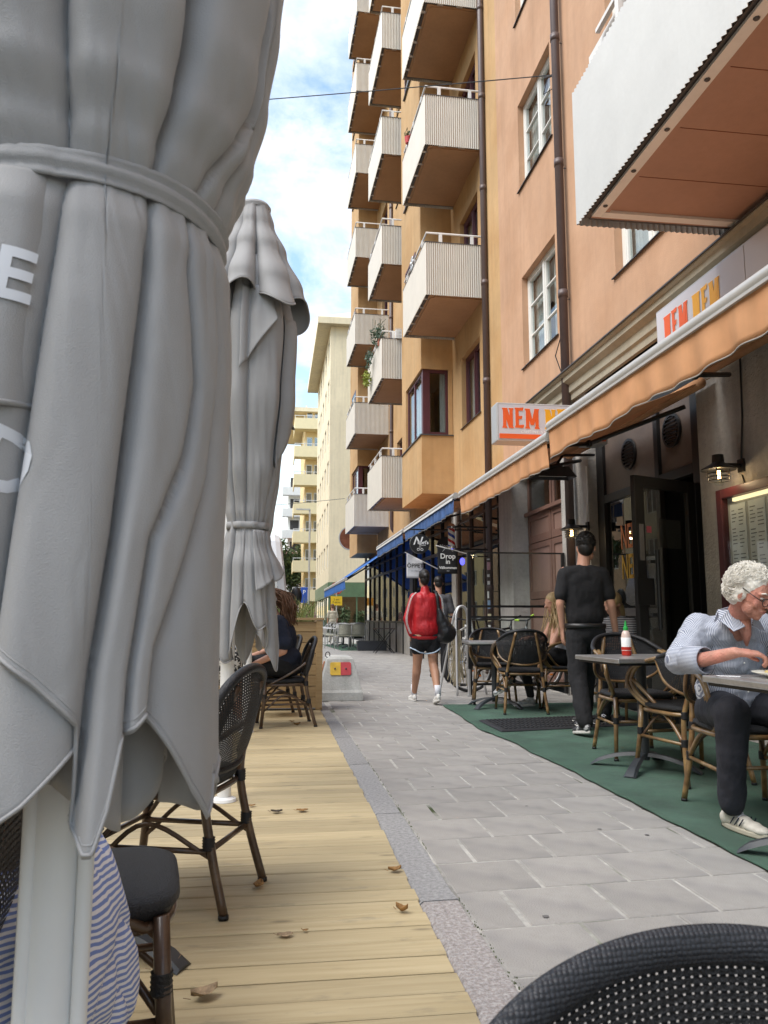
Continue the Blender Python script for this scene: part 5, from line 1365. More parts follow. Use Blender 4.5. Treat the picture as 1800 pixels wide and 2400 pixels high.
# tables
def table(label, x, y, rz, w_=.62, d=.66, z=0, mtop=None, base='arch'):
    t = thing('bistro_table', label, 'table', (x, y, z), rz, group='small square bistro tables')
    MB().box(-w_ / 2, w_ / 2, -d / 2, d / 2, .705, .735).build('tabletop', mtop or m_steel, t, bevel=.006)
    MB().box(-w_ / 2 + .02, w_ / 2 - .02, -d / 2 + .02, d / 2 - .02, .69, .704).build('underside', m_black, t)
    MB().tube([(0, 0, .06), (0, 0, .70)], .034, 16).build('column', m_iron, t, auto=True)
    for k in range(4):
        a = PI / 4 + k * PI / 2; mb = MB(); L_ = .36; n_ = 9; sec = []
        for i in range(n_):
            s = i / (n_ - 1); zz = .085 * (1 - s ** 2.2) + .012; ww = .022 + .018 * s; hh = .022 if s < .98 else .008
            c, s_ = math.cos(a), math.sin(a); px_, py_ = c * L_ * s, s_ * L_ * s
            sec += [(px_ - s_ * ww, py_ + c * ww, zz - .012), (px_ + s_ * ww, py_ - c * ww, zz - .012), (px_ + s_ * ww * .6, py_ - c * ww * .6, zz + hh - .012), (px_ - s_ * ww * .6, py_ + c * ww * .6, zz + hh - .012)]
        mb.add(sec, [(i * 4 + j, i * 4 + (j + 1) % 4, (i + 1) * 4 + (j + 1) % 4, (i + 1) * 4 + j) for i in range(n_ - 1) for j in range(4)] + [tuple(range(4)), tuple((n_ - 1) * 4 + j for j in range(4))])
        mb.build('base_foot', m_iron, t, auto=True)
    return t
table('steel topped bistro table where the white haired man eats', 2.26, 3.06, R(3), .66, .68, GZ)
table('steel topped bistro table holding the red sauce bottle', 2.46, 5.12, R(4), .66, .62, GZ)
table('steel topped bistro table by the glass screen, behind the lone armchair', 2.5, 8.86, R(-6), .66, .62, GZ)
# sauce bottle
sb = thing('sauce_bottle', 'squeeze bottle of red chilli sauce with a green cap on the steel table', 'bottle', (2.40, 5.20, .735 + GZ))
m_sauce = mat('red_sauce', (.42, .02, .01), .3, var=.1); m_clearp = mat('clear_plastic', (.62, .48, .42), .25, var=.05, spec=.6)
MB().lathe([(0, .001), (.028, .001), (.032, .006), (.032, .048), (0, .048)], (0, 0, 0), 24).build('sauce', m_sauce, sb, auto=True)
MB().lathe([(.032, .0485), (.0325, .12), (.031, .135), (.024, .16), (.014, .172), (.0, .172)], (0, 0, 0), 24).build('bottle', m_clearp, sb, True)
MB().lathe([(.0327, .035), (.0332, .036), (.0332, .122), (.0327, .123)], (0, 0, 0), 24).build('label', m_swht, sb, True)
MB().lathe([(.0334, .038), (.0335, .04), (.0335, .058), (.0334, .06)], (0, 0, 0), 24).build('label_print', m_sauce, sb, True)
MB().lathe([(0, .172), (.0165, .172), (.0165, .192), (.010, .198), (.008, .215), (.003, .238), (0, .239)], (0, 0, 0), 20).build('cap', mat('green_cap', (.02, .33, .06), .4), sb, auto=True)
# plate, food, cutlery
pl = thing('dinner_plate', 'off white plate of food in front of the white haired man', 'plate', (2.18, 3.17, .735 + GZ))
MB().lathe([(0, .001), (.075, .001), (.08, .006), (.135, .022), (.137, .026), (.132, .026), (.08, .011), (0, .009)], (0, 0, 0), 36).build('dish', mat('china', (.72, .70, .60), .2, var=.03), pl, True)
q = MB(); 
for k in range(26): q.ell((rng.gauss(0, .035), rng.gauss(0, .035), .014 + rng.random() * .012), (rng.uniform(.008, .02), rng.uniform(.008, .02), .008), None, 7, 5)
q.build('food', mat('noodles', (.50, .38, .14), .6, var=.4, vs=30), pl, True)
kn = thing('table_knife', 'steel table knife lying beside the plate', 'knife', (2.00, 3.22, .7365 + GZ), R(-35))
MB().box(-.10, .0, -.006, .006, 0, .004).build('handle', m_chrome, kn, bevel=.001); MB().add([(0, -.007, 0), (.10, -.002, 0), (.11, .003, 0), (0, .007, 0), (0, -.007, .002), (.10, -.002, .001), (.11, .003, .001), (0, .007, .003)], [(0, 1, 2, 3), (4, 5, 6, 7), (0, 1, 5, 4), (1, 2, 6, 5), (2, 3, 7, 6), (3, 0, 4, 7)]).build('blade', m_chrome, kn)

# left-hand chairs on the deck
sc_ = side_chair('dark cane chair with open mesh back in front of the second folded parasol')
place(sc_, -.36, 3.12, R(72), z=.005)
place(copy_tree(sc_), .10, 7.72, R(96), 'dark cane chair under the woman in the navy T-shirt by the planter', .005)
place(copy_tree(sc_), -.02, 8.45, R(100), 'dark cane chair pushed close to the wooden planter behind the navy T-shirt', .005)
place(copy_tree(sc_), -.415, 1.88, R(-82), 'dark cane chair whose seat corner shows beside the near white pole, back turned away', .005)
place(copy_tree(sc_), -.78, 2.9, R(-80), 'dark cane chair across the deck table, half hidden by the near parasol hem', .005)
place(copy_tree(sc_), -.64, 1.20, R(92), 'dark mesh backed chair at the lower left under the person in the striped dress', .005)
for o in [c for c in bpy.data.objects if c.name.startswith('rattan_chair')]: o.scale = (1, 1, .945)
table('dark bistro table on the deck behind the hem of the near parasol', -.56, 2.62, R(20), .6, .6, .006, m_steel)
table('dark bistro table on the deck in front of the woman in the navy T-shirt', -.55, 7.6, R(10), .6, .6, .006, m_steel)
sl = thing('sunglasses', 'folded sunglasses on a pale case lying on the seat behind the navy T-shirt', 'sunglasses', (-.02, 7.62, .475))
MB().box(-.07, .07, -.03, .03, 0, .02).build('case', mat('peach_leather', (.6, .36, .22), .6), sl, bevel=.006)
MB().tube([(-.06, 0, .02), (-.05, .0, .05), (0, .01, .045), (.05, 0, .05), (.06, 0, .02)], .003, 5).build('frame', m_caned, sl)

# foreground woven chair back (lower right corner)
fc = thing('woven_chair_back', 'large out of focus black woven chair back in the lower right corner', 'chair', (0, 0, 0))
FX, FY, FZ = .352, .60, .748
def fb_(u, v, o=0):
    # dome-shaped back: u across, v from the lower edge to the top rim
    u = max(0, min(1, u)); v = max(0, min(1, v)); a = PI * (1 - u)
    hw, hh = .235, .155
    X_ = math.cos(a) * hw; tp = math.sin(a) ** .8 * hh if math.sin(a) > 0 else 0
    z_ = FZ - hh + tp * v * 1.0 - (1 - v) * .30
    return Vector((FX + X_, FY + .05 * (1 - (X_ / hw) ** 2) + o - .03 * (1 - v), z_))
lattice(fb_, 96, 74, .74, .74, 96, 30, .0012).build('back_weave', m_weave, fc, True)
rimp = [fb_(i / 80, 1) for i in range(81)]
q = MB()
for i in range(0, 80):
    p = rimp[i]; d = (rimp[min(80, i + 1)] - rimp[max(0, i - 1)]).normalized()
seg_ = 14; vs_ = []
for i, p in enumerate(rimp):
    d = (rimp[min(80, i + 1)] - rimp[max(0, i - 1)]).normalized(); inn_ = Vector((FX, FY, FZ - .25)) - p; inn_.y = 0; inn_.normalize()
    for j in range(seg_):
        a = 2 * PI * j / seg_; vs_.append(p + inn_ * (.014 - .016 * math.cos(a)) + Vector((0, 1, 0)) * (.009 * math.sin(a)))
q.add(vs_, [(i * seg_ + j, i * seg_ + (j + 1) % seg_, (i + 1) * seg_ + (j + 1) % seg_, (i + 1) * seg_ + j) for i in range(80) for j in range(seg_)])
m_weave2 = bpy.data.materials.new('coarse_black_weave'); m_weave2.use_nodes = True
_t = m_weave2.node_tree; _n = _t.nodes; _l = _t.links; _p = _n['Principled BSDF']; _p.inputs['Base Color'].default_value = (.022, .024, .03, 1); _p.inputs['Roughness'].default_value = .5
_c = _n.new('ShaderNodeTexCoord'); _v = _n.new('ShaderNodeTexVoronoi'); _v.inputs['Scale'].default_value = 230; _v.inputs['Randomness'].default_value = .25; _l.new(_c.outputs['Object'], _v.inputs['Vector'])
_b = _n.new('ShaderNodeBump'); _b.inputs['Strength'].default_value = 1; _b.inputs['Distance'].default_value = .002; _b.invert = True; _l.new(_v.outputs['Distance'], _b.inputs['Height']); _l.new(_b.outputs[0], _p.inputs['Normal'])
q.build('rim', m_weave2, fc, True)
for s in (-1, 1): MB().tube([(FX + s * .225, FY - .02, .50), (FX + s * .21, FY - .06, .3), (FX + s * .22, FY, .012)], .015, 10).build('leg', m_cane, fc, True)
seat_mesh(.22, FY - .50, FY - .05, .44, .035); q = seat_mesh(.22, -.25, .2, .44, .035); q.v = [(a + FX, b + FY - .28, c) for a, b, c in q.v]; q.build('seat', m_weave, fc, True)
for s in (-1, 1): MB().tube([(FX + s * .2, FY - .45, .42), (FX + s * .21, FY - .48, .012)], .015, 10).build('leg', m_cane, fc, True)

# ---- glass screen on feet
gs = thing('glass_screen', 'black framed glass screen standing across the pavement by the far table', 'screen', (2.53, 10.2, 0))
v = MB().box(0, .045, -.02, .02, .02, 1.88).box(1.30, 1.345, -.02, .02, .02, 1.88)
v.build('post', m_black, gs, bevel=.003)
for z_, h_ in ((1.86, .02), (1.145, .03), (1.01, .025), (.14, .03)): MB().box(.045, 1.30, -.012, .012, z_, z_ + h_).build('rail', m_black, gs)
MB().box(.045, 1.30, -.01, .01, .36, .50).build('kick_rail', m_black, gs)
MB().box(.046, 1.299, -.003, .003, 1.176, 1.859).build('pane', m_glclear, gs)
MB().box(.046, 1.299, -.003, .003, .501, 1.009).build('pane', m_glclear, gs)
MB().box(-.02, .065, -.03, .03, .0, .02).box(-.005, .02, -.024, .024, .02, .35).build('foot', m_silver, gs)
# ---- folding steel frame (sandwich stand)
af = thing('folding_stand', 'folded silver tube stand with a dried bunch hanging in it beside the glass screen', 'stand', (2.55, 10.62, 0), R(15))
for s in (-1, 1):
    MB().tube(spline([(-.22, s * .26, 0), (-.15, s * .12, .6), (-.10, s * .03, 1.05), (0, s * .01, 1.17), (.10, s * .03, 1.05), (.15, s * .12, .6), (.22, s * .26, 0)], 6), .016, 8).build('tube_frame', m_silver, af, True)
q = MB(); rg = random.Random(2)
for k in range(60): 
    x = rg.gauss(-.12, .03); q.tube([(x, -.05, .85), (x + rg.gauss(0, .02), -.06, .55), (x + rg.gauss(0, .05), -.08, rg.uniform(.1, .3))], .005, 4)
q.build('dried_bunch', mat('straw', (.45, .38, .25), .9, var=.4, vs=10), af)

# ---- concrete barrier
bb = thing('concrete_barrier', 'tapered white concrete block with a yellow and red plate', 'barrier', (.56, 9.85, 0))
def fr_(z): return z / .53
v = MB(); b0 = [(0, 0), (.56, 0), (.56, .8), (0, .8)]; 
lv = [(0, 0), (.10, .005), (.13, .02), (.50, .115), (.53, .145)]
for z_, i_ in lv:
    for (x, y) in b0: v.v.append((x + (i_ if x == 0 else -i_), y + (i_ if y == 0 else -i_), z_))
v.f += [(k * 4 + j, k * 4 + (j + 1) % 4, (k + 1) * 4 + (j + 1) % 4, (k + 1) * 4 + j) for k in range(4) for j in range(4)] + [(0, 1, 2, 3), (16, 17, 18, 19)]
v.build('block', mat('barrier_concrete', (.50, .50, .47), .85, var=.22, vs=4, bump=.5, bs=60, streak=.15), bb, bevel=.008)
MP = Matrix.Translation((.28, .082, .385)) @ Matrix.Rotation(R(90 - 14.5), 4, 'X')
def rr(x0, x1, y0, y1, r_, cl, cr2_):
    pts = []
    for (cx_, cy_, a0, on) in ((x1 - r_, y1 - r_, 0, cr2_), (x0 + r_, y1 - r_, 90, cl), (x0 + r_, y0 + r_, 180, cl), (x1 - r_, y0 + r_, 270, cr2_)):
        if on: pts += [(cx_ + r_ * math.cos(R(a0 + k * 22.5)), cy_ + r_ * math.sin(R(a0 + k * 22.5))) for k in range(5)]
        else: pts.append((cx_ + (r_ if cx_ > (x0 + x1) / 2 else -r_), cy_ + (r_ if cy_ > (y0 + y1) / 2 else -r_)))
    return pts
MB().prism(rr(-.13, .0, -.08, .08, .022, 1, 0), MP, .008).build('yellow_plate', mat('signal_yellow', (.75, .48, .05), .5, var=.2, vs=8), bb)
MB().prism(rr(.001, .13, -.08, .08, .022, 0, 1), MP, .008).build('red_plate', mat('signal_red', (.55, .06, .07), .5, var=.2, vs=8), bb)
q = MB()
for dx in (-.07, .065): q.ell(MP @ Vector((dx, 0, .01)), (.012, .012, .012), None, 8, 5)
q.build('bolt', m_lead, bb)
MB().tube([Vector((.13 + .028 * math.cos(a), .25, .55 + .035 * math.sin(a))) for a in [i * 2 * PI / 14 for i in range(15)]], .006, 6).build('lifting_eye', m_lead, bb)
MB().prism(rr(-.08, .08, -.08, .08, .02, 1, 1), Matrix.Translation((.082, .4, .385)) @ Matrix.Rotation(R(-90), 4, 'Z') @ Matrix.Rotation(R(90 - 14.5), 4, 'X'), .008).build('orange_plate', mat('faded_orange', (.45, .18, .08), .5), bb)

# ---- timber planter on the deck
pb = thing('wooden_planter', 'tall pine planter box with grasses at the end of the deck', 'planter', (-1.6, 8.9, .01))
for k in range(8):
    z_ = .02 + k * .118
    MB().box(0, 2.10, 0, .025, z_, z_ + .112).build('board', m_pine, pb, bevel=.003)
    MB().box(2.101, 2.126, -.0, .5, z_, z_ + .112).build('board', m_pinev, pb, bevel=.003)
MB().box(2.08, 2.15, -.02, .05, 0, .97).build('corner_post', m_pine, pb, bevel=.003)
MB().box(-.02, 2.16, -.03, .04, .972, 1.0).box(2.09, 2.16, .041, .52, .972, 1.0).build('cap_board', m_pine, pb, bevel=.003)
MB().box(.02, 2.08, .03, .48, .1, .93).build('soil', mat('soil', (.03, .022, .015), .95), pb)
q = MB(); rg = random.Random(8)
for k in range(420):
    x = rg.uniform(.9, 2.06); y = rg.uniform(.05, .45); h = rg.uniform(.1, .34); dx = rg.gauss(0, .12); dy = rg.gauss(0, .08); w_ = .005
    q.add([(x - w_, y, .93), (x + w_, y, .93), (x + w_ + dx * .4, y + dy * .4, .93 + h * .6), (x - w_ + dx * .4, y + dy * .4, .93 + h * .6), (x + dx, y + dy, .93 + h)], [(0, 1, 2, 3), (3, 2, 4)])
q.build('grass', mat('pale_grass', (.25, .30, .10), .8, var=.4, vs=6), pb)

# ---- bicycles
m_tyre = mat('tyre', (.02, .02, .021), .8); m_frw = mat('white_frame', (.62, .62, .60), .35); m_frg = mat('grey_frame', (.06, .065, .07), .35); m_lime = mat('lime', (.35, .55, .05), .4)
def bicycle(label, x, y, rz, mf, accent, lean=0):
    t = thing('bicycle', label, 'bicycle', (x, y, 0), rz, group='bicycles parked outside the shops'); t.rotation_euler = (lean, 0, rz)
    for cx_ in (-.52, .53):
        w_ = MB(); w_.tube([(cx_ + .33 * math.cos(a), 0, .345 + .33 * math.sin(a)) for a in [i * 2 * PI / 40 for i in range(41)]], .02, 8, False); wo = w_.build('wheel', m_tyre, t, True)
        MB().tube([(cx_ + .305 * math.cos(a), 0, .345 + .305 * math.sin(a)) for a in [i * 2 * PI / 40 for i in range(41)]], .010, 6, False).build('rim', m_silver, wo, True)
        s_ = MB()
        for k in range(24): a = k * PI / 12; s_.tube([(cx_, .02 * (-1) ** k, .345), (cx_ + .3 * math.cos(a), 0, .345 + .3 * math.sin(a))], .0016, 3)
        s_.build('spokes', m_silver, wo); MB().tube([(cx_, -.05, .345), (cx_, .05, .345)], .022, 10).build('hub', m_chrome, wo)
        MB().ell((cx_ + .16, 0, .22), (.03, .006, .012), None, 8, 5).build('reflector', mat('amber', (.7, .2, .02), .3), wo)
    A = Vector((-.52, 0, .345)); B = Vector((-.08, 0, .30)); C_ = Vector((-.20, 0, .82)); D = Vector((.36, 0, .86)); E_ = Vector((.40, 0, .70)); Fw = Vector((.53, 0, .345))
    f_ = MB().tube([B, C_], .016, 8).tube([C_ - Vector((0, 0, .04)), D], .017, 8).tube([B, E_], .02, 8).tube([D + Vector((-.01, 0, .04)), E_ - Vector((-.01, 0, .03))], .022, 8)
    for s in (-1, 1): f_.tube([B, A + Vector((0, s * .05, 0))], .010, 6).tube([C_, A + Vector((0, s * .05, 0))], .009, 6)
    f_.build('frame', mf, t, True)
    k_ = MB()
    for s in (-1, 1): k_.tube([E_ + Vector((0, s * .045, -.02)), Fw + Vector((0, s * .05, 0))], .013, 8)
    k_.build('fork', mf, t, True)
    MB().tube([C_, C_ + Vector((-.04, 0, .16))], .013, 8).build('seat_post', m_black, t, True)
    MB().ell((-.29, 0, 1.0), (.10, .07, .025), None, 14, 8).ell((-.16, 0, 1.0), (.11, .028, .02), None, 12, 8).build('saddle', m_black, t, True)
    MB().tube(spline([(.34, -.32, 1.02), (.36, -.2, 1.0), (.38, 0, .98), (.36, .2, 1.0), (.34, .32, 1.02)], 5), .011, 8).tube([D, (.38, 0, .98)], .015, 8).build('handlebar', m_black, t, True)
    MB().tube([(.335, -.34, 1.02), (.345, -.22, 1.004)], .016, 8).build('grip', accent, t, True); MB().tube([(.335, .34, 1.02), (.345, .22, 1.004)], .016, 8).build('grip', accent, t, True)
    MB().lathe([(.085, -.004), (.09, 0), (.085, .004)], tuple(B), 24, Matrix.Rotation(R(90), 3, 'X')).tube([B + Vector((0, -.06, 0)), B + Vector((.10, -.06, -.14))], .009, 6).tube([B + Vector((0, .06, 0)), B + Vector((-.10, .06, .14))], .009, 6).box(.0, .05, -.15, -.06, .155, .17).build('crank', m_black, t)
    MB().tube([A + Vector((0, -.03, .03)), B + Vector((0, -.03, .085))], .004, 4).tube([A + Vector((0, -.03, -.03)), B + Vector((0, -.03, -.085))], .004, 4).build('chain', m_black, t)
    return t
bicycle('dark grey mountain bike with lime grips behind the glass screen', 3.22, 10.85, R(4), m_frg, m_lime, R(-6))
bicycle('white framed bicycle parked on the pavement left of the glass screen', 3.05, 13.1, R(62), m_frw, m_black, R(5))
bicycle('bicycle in dark paint leaning by the folding stand under the barber shop window', 3.35, 11.9, R(15), m_black, m_black, R(-5))

# ---- far cafe furniture
fcp = MB(); fcp.grid(20, 40, lambda u, v_: (2.15 + 1.45 * u - .25 * v_, 25.2 + 6 * v_, .006)); tag(fcp.build('cafe_carpet', m_carpet, solid=.006), 'second green carpet under the far cafe tables', 'carpet')
m_wick = mat('pale_wicker', (.40, .39, .31), .7, var=.2, vs=30, bump=.5, bs=150)
def cafe_chair(label, x, y, rz):
    t = thing('cafe_chair', label, 'chair', (x, y, .012), rz, group='pale wicker chairs outside the far cafe')
    MB().box(-.2, .2, -.2, .2, .42, .45).build('seat', m_wick, t, bevel=.01)
    MB().grid(14, 8, lambda u, v_: (.23 * math.cos(PI + PI * u) if False else -.23 + .46 * u, -.2 - .06 * math.sin(PI * u), .46 + .36 * v_ - .06 * abs(2 * u - 1) ** 3 * v_)).build('backrest', m_wick, t, True, solid=.012)
    f_ = MB()
    for s in (-1, 1):
        f_.tube(spline([(s * .24, .2, 0), (s * .24, .2, .45), (s * .25, .17, .64), (s * .25, -.1, .67), (s * .22, -.22, .8)], 4), .012, 6).tube([(s * .22, -.24, 0), (s * .22, -.2, .45), (s * .22, -.24, .8)], .012, 6)
    f_.tube([(-.22, -.24, .82), (0, -.28, .85), (.22, -.24, .82)], .012, 6).tube([(-.24, .2, .4), (.24, .2, .4)], .01, 6)
    f_.build('metal_frame', m_silver, t, True); return t
cc0 = cafe_chair('pale wicker cafe chair nearest the dark planter, back to the camera', 2.72, 25.9, R(5))
for (x, y, rz, lab) in ((2.25, 25.7, R(8), 'pale wicker cafe chair left of the one nearest the dark planter'), (2.02, 27.0, R(60), 'pale wicker cafe chair in the middle of the outer row'),
                        (1.98, 28.2, R(70), 'pale wicker cafe chair fourth along the outer row'), (1.94, 29.4, R(70), 'pale wicker cafe chair fifth along the outer row'), (1.92, 30.6, R(70), 'pale wicker cafe chair at the far end of the outer row'),
                        (3.1, 28.6, R(180), 'pale wicker cafe chair on the wall side of the far tables')):
    place(copy_tree(cc0), x, y, rz, lab, .012)
for (x, y, lab) in ((2.6, 26.9, 'black topped cafe table nearest the dark planter'), (2.5, 28.5, 'black topped cafe table in the middle of the far cafe row'), (2.45, 30.2, 'black topped cafe table at the far end of the cafe')):
    table(lab, x, y, 0, .9, .8, .012, m_black)
pb2 = thing('trough_planter', 'long dark grey trough planter on the pavement before the far cafe', 'planter', (2.62, 24.9, 0))
v = MB(); 
for z_, i_ in ((0, .02), (.30, 0)): v.v += [(i_, i_, z_), (.95 - i_, i_, z_), (.95 - i_, .32 - i_, z_), (i_, .32 - i_, z_)]
v.f += [(0, 1, 2, 3), (4, 5, 6, 7), (0, 1, 5, 4), (1, 2, 6, 5), (2, 3, 7, 6), (3, 0, 4, 7)]; v.build('trough', mat('trough_grey', (.05, .055, .065), .5, var=.1), pb2, bevel=.01)
MB().box(.03, .92, .03, .29, .301, .31).build('soil', mat('soil_dark', (.03, .022, .015), .95), pb2)
ft = thing('folding_table', 'small folding table with crossed metal legs by the dark shop post', 'table', (3.25, 23.4, 0))
MB().box(-.3, .3, -.3, .3, .70, .72).build('tabletop', m_frameb, ft)
for s in (-1, 1): MB().bar((-.28, s * .27, 0), (.28, s * .27, .70), .02, .02).bar((.28, s * .25, 0), (-.28, s * .25, .70), .02, .02).build('leg', m_black, ft)
# plants in the green shop window and street bits
for i, (x, y, h) in enumerate(((4.0, 44.6, 1.5), (5.0, 44.8, 1.3), (3.2, 44.8, 1.1), (5.9, 44.7, 1.2))):
    t = thing('potted_plant', ('tall leafy pot plant left of centre before the green shop', 'broad leafy pot plant before the green shop window', 'small leafy pot plant at the left corner of the green shop', 'leafy pot plant at the right before the green shop')[i], 'plant', (x, y, 0))
    q = MB(); leafy(q, (0, 0, h * .75), (.35, .3, h * .4), 160, .12, rg); q.build('foliage', m_leafc, t)
    MB().lathe([(0, 0), (.14, 0), (.18, .35), (0, .35)], (0, 0, 0), 14).build('pot', m_conc, t, auto=True); MB().tube([(0, 0, .3), (0, 0, h * .8)], .02, 5).build('stem', m_brownw, t)
for i, (x, lab) in enumerate(((4.2, 'white picnic table set before the green shop'), )):
    t = thing('picnic_table', lab, 'table', (x, 43.2, 0)); MB().box(-1, 1, -.35, .35, .70, .75).build('tabletop', m_white, t); MB().box(-1, 1, -.8, -.5, .42, .46).build('bench', m_white, t)
    MB().bar((-.7, -.6, 0), (-.7, .2, .7), .06, .06).bar((.7, -.6, 0), (.7, .2, .7), .06, .06).bar((-.7, .6, 0), (-.7, -.2, .7), .06, .06).bar((.7, .6, 0), (.7, -.2, .7), .06, .06).build('leg', m_white, t)
ns = thing('no_parking_sign', 'round no parking sign with a yellow plate on a grey pole', 'sign', (2.95, 37.5, 0))
MB().tube([(0, 0, 0), (0, 0, 2.75)], .03, 10).build('pole', m_silver, ns)
MB().lathe([(0, -.04), (.29, -.04), (.29, -.025), (0, -.025)], (0, 0, 2.42), 28, Matrix.Rotation(R(90), 3, 'X')).build('red_disc', mat('traffic_red', (.6, .03, .03), .4), ns)
MB().lathe([(0, -.045), (.20, -.045), (.20, -.0405), (0, -.0405)], (0, 0, 2.42), 28, Matrix.Rotation(R(90), 3, 'X')).build('blue_disc', mat('traffic_blue', (.03, .10, .45), .4), ns)
MB().bar((-.15, .048 - .1, 2.57), (.15, .048 - .1, 2.27), .05, .004).build('red_bar', bpy.data.materials['traffic_red'], ns)
MB().box(-.27, .27, -.045, -.035, 1.62, 2.05).build('yellow_plate', mat('traffic_yellow', (.8, .55, .03), .4), ns)
text_mesh('2 tim\nP-skiva', .13, m_black, face_cam(0, -.047, 1.83), ns, 'lettering', .001)
lp = thing('street_lamp', 'slim grey lamp post before the yellow block', 'street lamp', (2.55, 58, 0))
MB().tube([(0, 0, 0), (0, 0, 9)], .07, 10).build('pole', m_silver, lp); MB().box(-1.0, 0, -.1, .1, 8.95, 9.05).build('lamp_head', m_silver, lp)
bsn = thing('parking_sign', 'blue parking sign with orange notice on a post near the white van', 'sign', (1.75, 46, 0))
MB().tube([(0, 0, 0), (0, 0, 2.9)], .03, 8).build('pole', m_silver, bsn); MB().box(-.2, .2, -.04, -.03, 1.9, 2.8).build('blue_plate', bpy.data.materials['traffic_blue'], bsn)
text_mesh('P', .35, m_swht, face_cam(0, -.042, 2.5), bsn, 'lettering', .001)
MB().box(-1.0, -.55, -.04, -.03, 1.75, 2.2).build('orange_plate', mat('notice_orange', (.75, .32, .03), .4), bsn)

# ---- white van parked beyond the planter
vn = thing('white_van', 'white panel van parked at the kerb beyond the wooden planter', 'van', (-1.75, 12.2, -.14))
m_van = mat('van_white', (.72, .73, .74), .25, var=.03, coat=.5)
v = MB(); prof = [(0, .35), (0, 1.1), (.05, 1.9), (.25, 2.35), (.5, 2.48), (4.3, 2.48), (4.6, 2.40), (5.1, 1.55), (5.6, 1.25), (5.75, 1.0), (5.8, .35)]
n_ = len(prof)
def vx(z, s): return 1.0 + s * (1.0 - max(0, z - 1.1) * .11)
v.add([(vx(z, -1) if True else 0, y, z) for y, z in prof] + [(vx(z, 1), y, z) for y, z in prof], [tuple(range(n_)), tuple(range(n_, 2 * n_))] + [(i, (i + 1) % n_, (i + 1) % n_ + n_, i + n_) for i in range(n_)])
v.build('body', m_van, vn, bevel=.10)
for (x, y) in ((.06, 1.0), (1.94, 1.0), (.06, 4.7), (1.94, 4.7)):
    wl = MB().tube([(x - .11, y, .34), (x + .11, y, .34)], .34, 24).build('wheel', m_tyre, vn, auto=True); MB().tube([(x - .115, y, .34), (x + .115, y, .34)], .2, 16).build('rim', m_silver, wl, auto=True)
for s in (0, 1): 
    x = .02 + s * 1.96; MB().box(x - .04, x + .04, -.02, .03, .9, 1.4).build('tail_light', mat('tail_red', (.5, .02, .02), .3), vn)
    MB().box(.2 + s * .82, .98 + s * .82, -.015, .0, 1.35, 2.0).build('rear_window', m_glshop, vn)
MB().box(.95, 1.0, -.02, .0, .5, 2.3).box(.1, 1.9, -.06, .02, .35, .5).build('trim', m_black, vn)
text_mesh('', .1, m_black, face_cam(1, -.03, 1), vn) if False else None
mr_ = MB().ell((2.22, 4.45, 1.6), (.12, .07, .2), None, 14, 10).bar((2.0, 4.5, 1.4), (2.2, 4.45, 1.5), .05, .05); mr_.build('mirror', m_black, vn, True)
# far trees
def tree(x, y, h, r_, lab, seed, nleaf=4200, ls=.32):
    t = thing('street_tree', lab, 'tree', (x, y, -.14)); rg2 = random.Random(seed)
    b = MB().tube([(0, 0, 0), (.1, 0, h * .4), (0, .1, h * .75)], [.28, .2, .1], 8)
    cl = []
    for k in range(9):
        a = rg2.uniform(0, 6.28); e = Vector((math.cos(a) * r_ * rg2.uniform(.3, .75), math.sin(a) * r_ * rg2.uniform(.3, .75), h * rg2.uniform(.5, .92))); b.tube([(0, 0, h * rg2.uniform(.35, .6)), e * .6 + Vector((0, 0, h * .25)), e], [.09, .06, .02], 5); cl.append(e)
    b.build('trunk', m_brownw, t); q = MB()
    for e in cl + [Vector((0, 0, h * .9)), Vector((0, 0, h * .7))]: leafy(q, e, (r_ * .45, r_ * .45, h * .14), nleaf // 11, ls, rg2)
    q.build('crown', m_leafc, t); return t
tree(-.2, 84, 9.5, 4.0, 'green street tree at the far end of the street beside the yellow block', 3)
tree(-9.3, 42.5, 5.5, 2.0, 'leafy street tree across the road, seen mirrored in the door glass', 5, 2600, .3)

# fallen leaves on the deck
m_dry = mat('dry_leaf', (.36, .19, .06), .8, var=.5, vs=20); m_dryd = mat('dark_dry_leaf', (.06, .045, .03), .8, var=.4, vs=20); m_dryp = mat('pale_dry_leaf', (.42, .30, .18), .8, var=.5, vs=20)
def dleaf(x, y, s, rz, m, lab, curl=.4):
    t = thing('fallen_leaf', lab, 'leaf', (x, y, .007), rz, group='dry leaves fallen on the deck')
    mb = MB(); n_ = 9; rg3 = random.Random(int(x * 1000))
    for i in range(n_):
        u = i / (n_ - 1); w_ = s * .34 * math.sin(PI * min(1, u * .97 + .02)) ** .8 * (1 + .15 * math.sin(u * 25)); z = s * curl * (abs(u - .5) ** 1.6) + .002
        for v_ in (-1, -.5, 0, .5, 1): mb.v.append((s * (u - .5), w_ * v_, max(.001, z + s * curl * .35 * abs(v_) + rg3.uniform(0, .05) * s)))
    mb.f += [(i * 5 + j, i * 5 + j + 1, (i + 1) * 5 + j + 1, (i + 1) * 5 + j) for i in range(n_ - 1) for j in range(4)]
    mb.build('blade', m, t, True, solid=.0008)
    MB().tube([(-s * .5, 0, .006), (-s * .75, s * .06, .012)], .0012, 4).build('stalk', m, t)
def GPX(px, py):
    u, v = (px - 900) / FPX, (1200 - py) / FPX; cp_, sp_, cy_, sy_ = math.cos(PITCH), math.sin(PITCH), math.cos(YAW), math.sin(YAW)
    f_, z_ = cp_ - v * sp_, sp_ + v * cp_; k_ = -1.0 / z_
    return ((u * cy_ + f_ * sy_) * k_, (-u * sy_ + f_ * cy_) * k_)
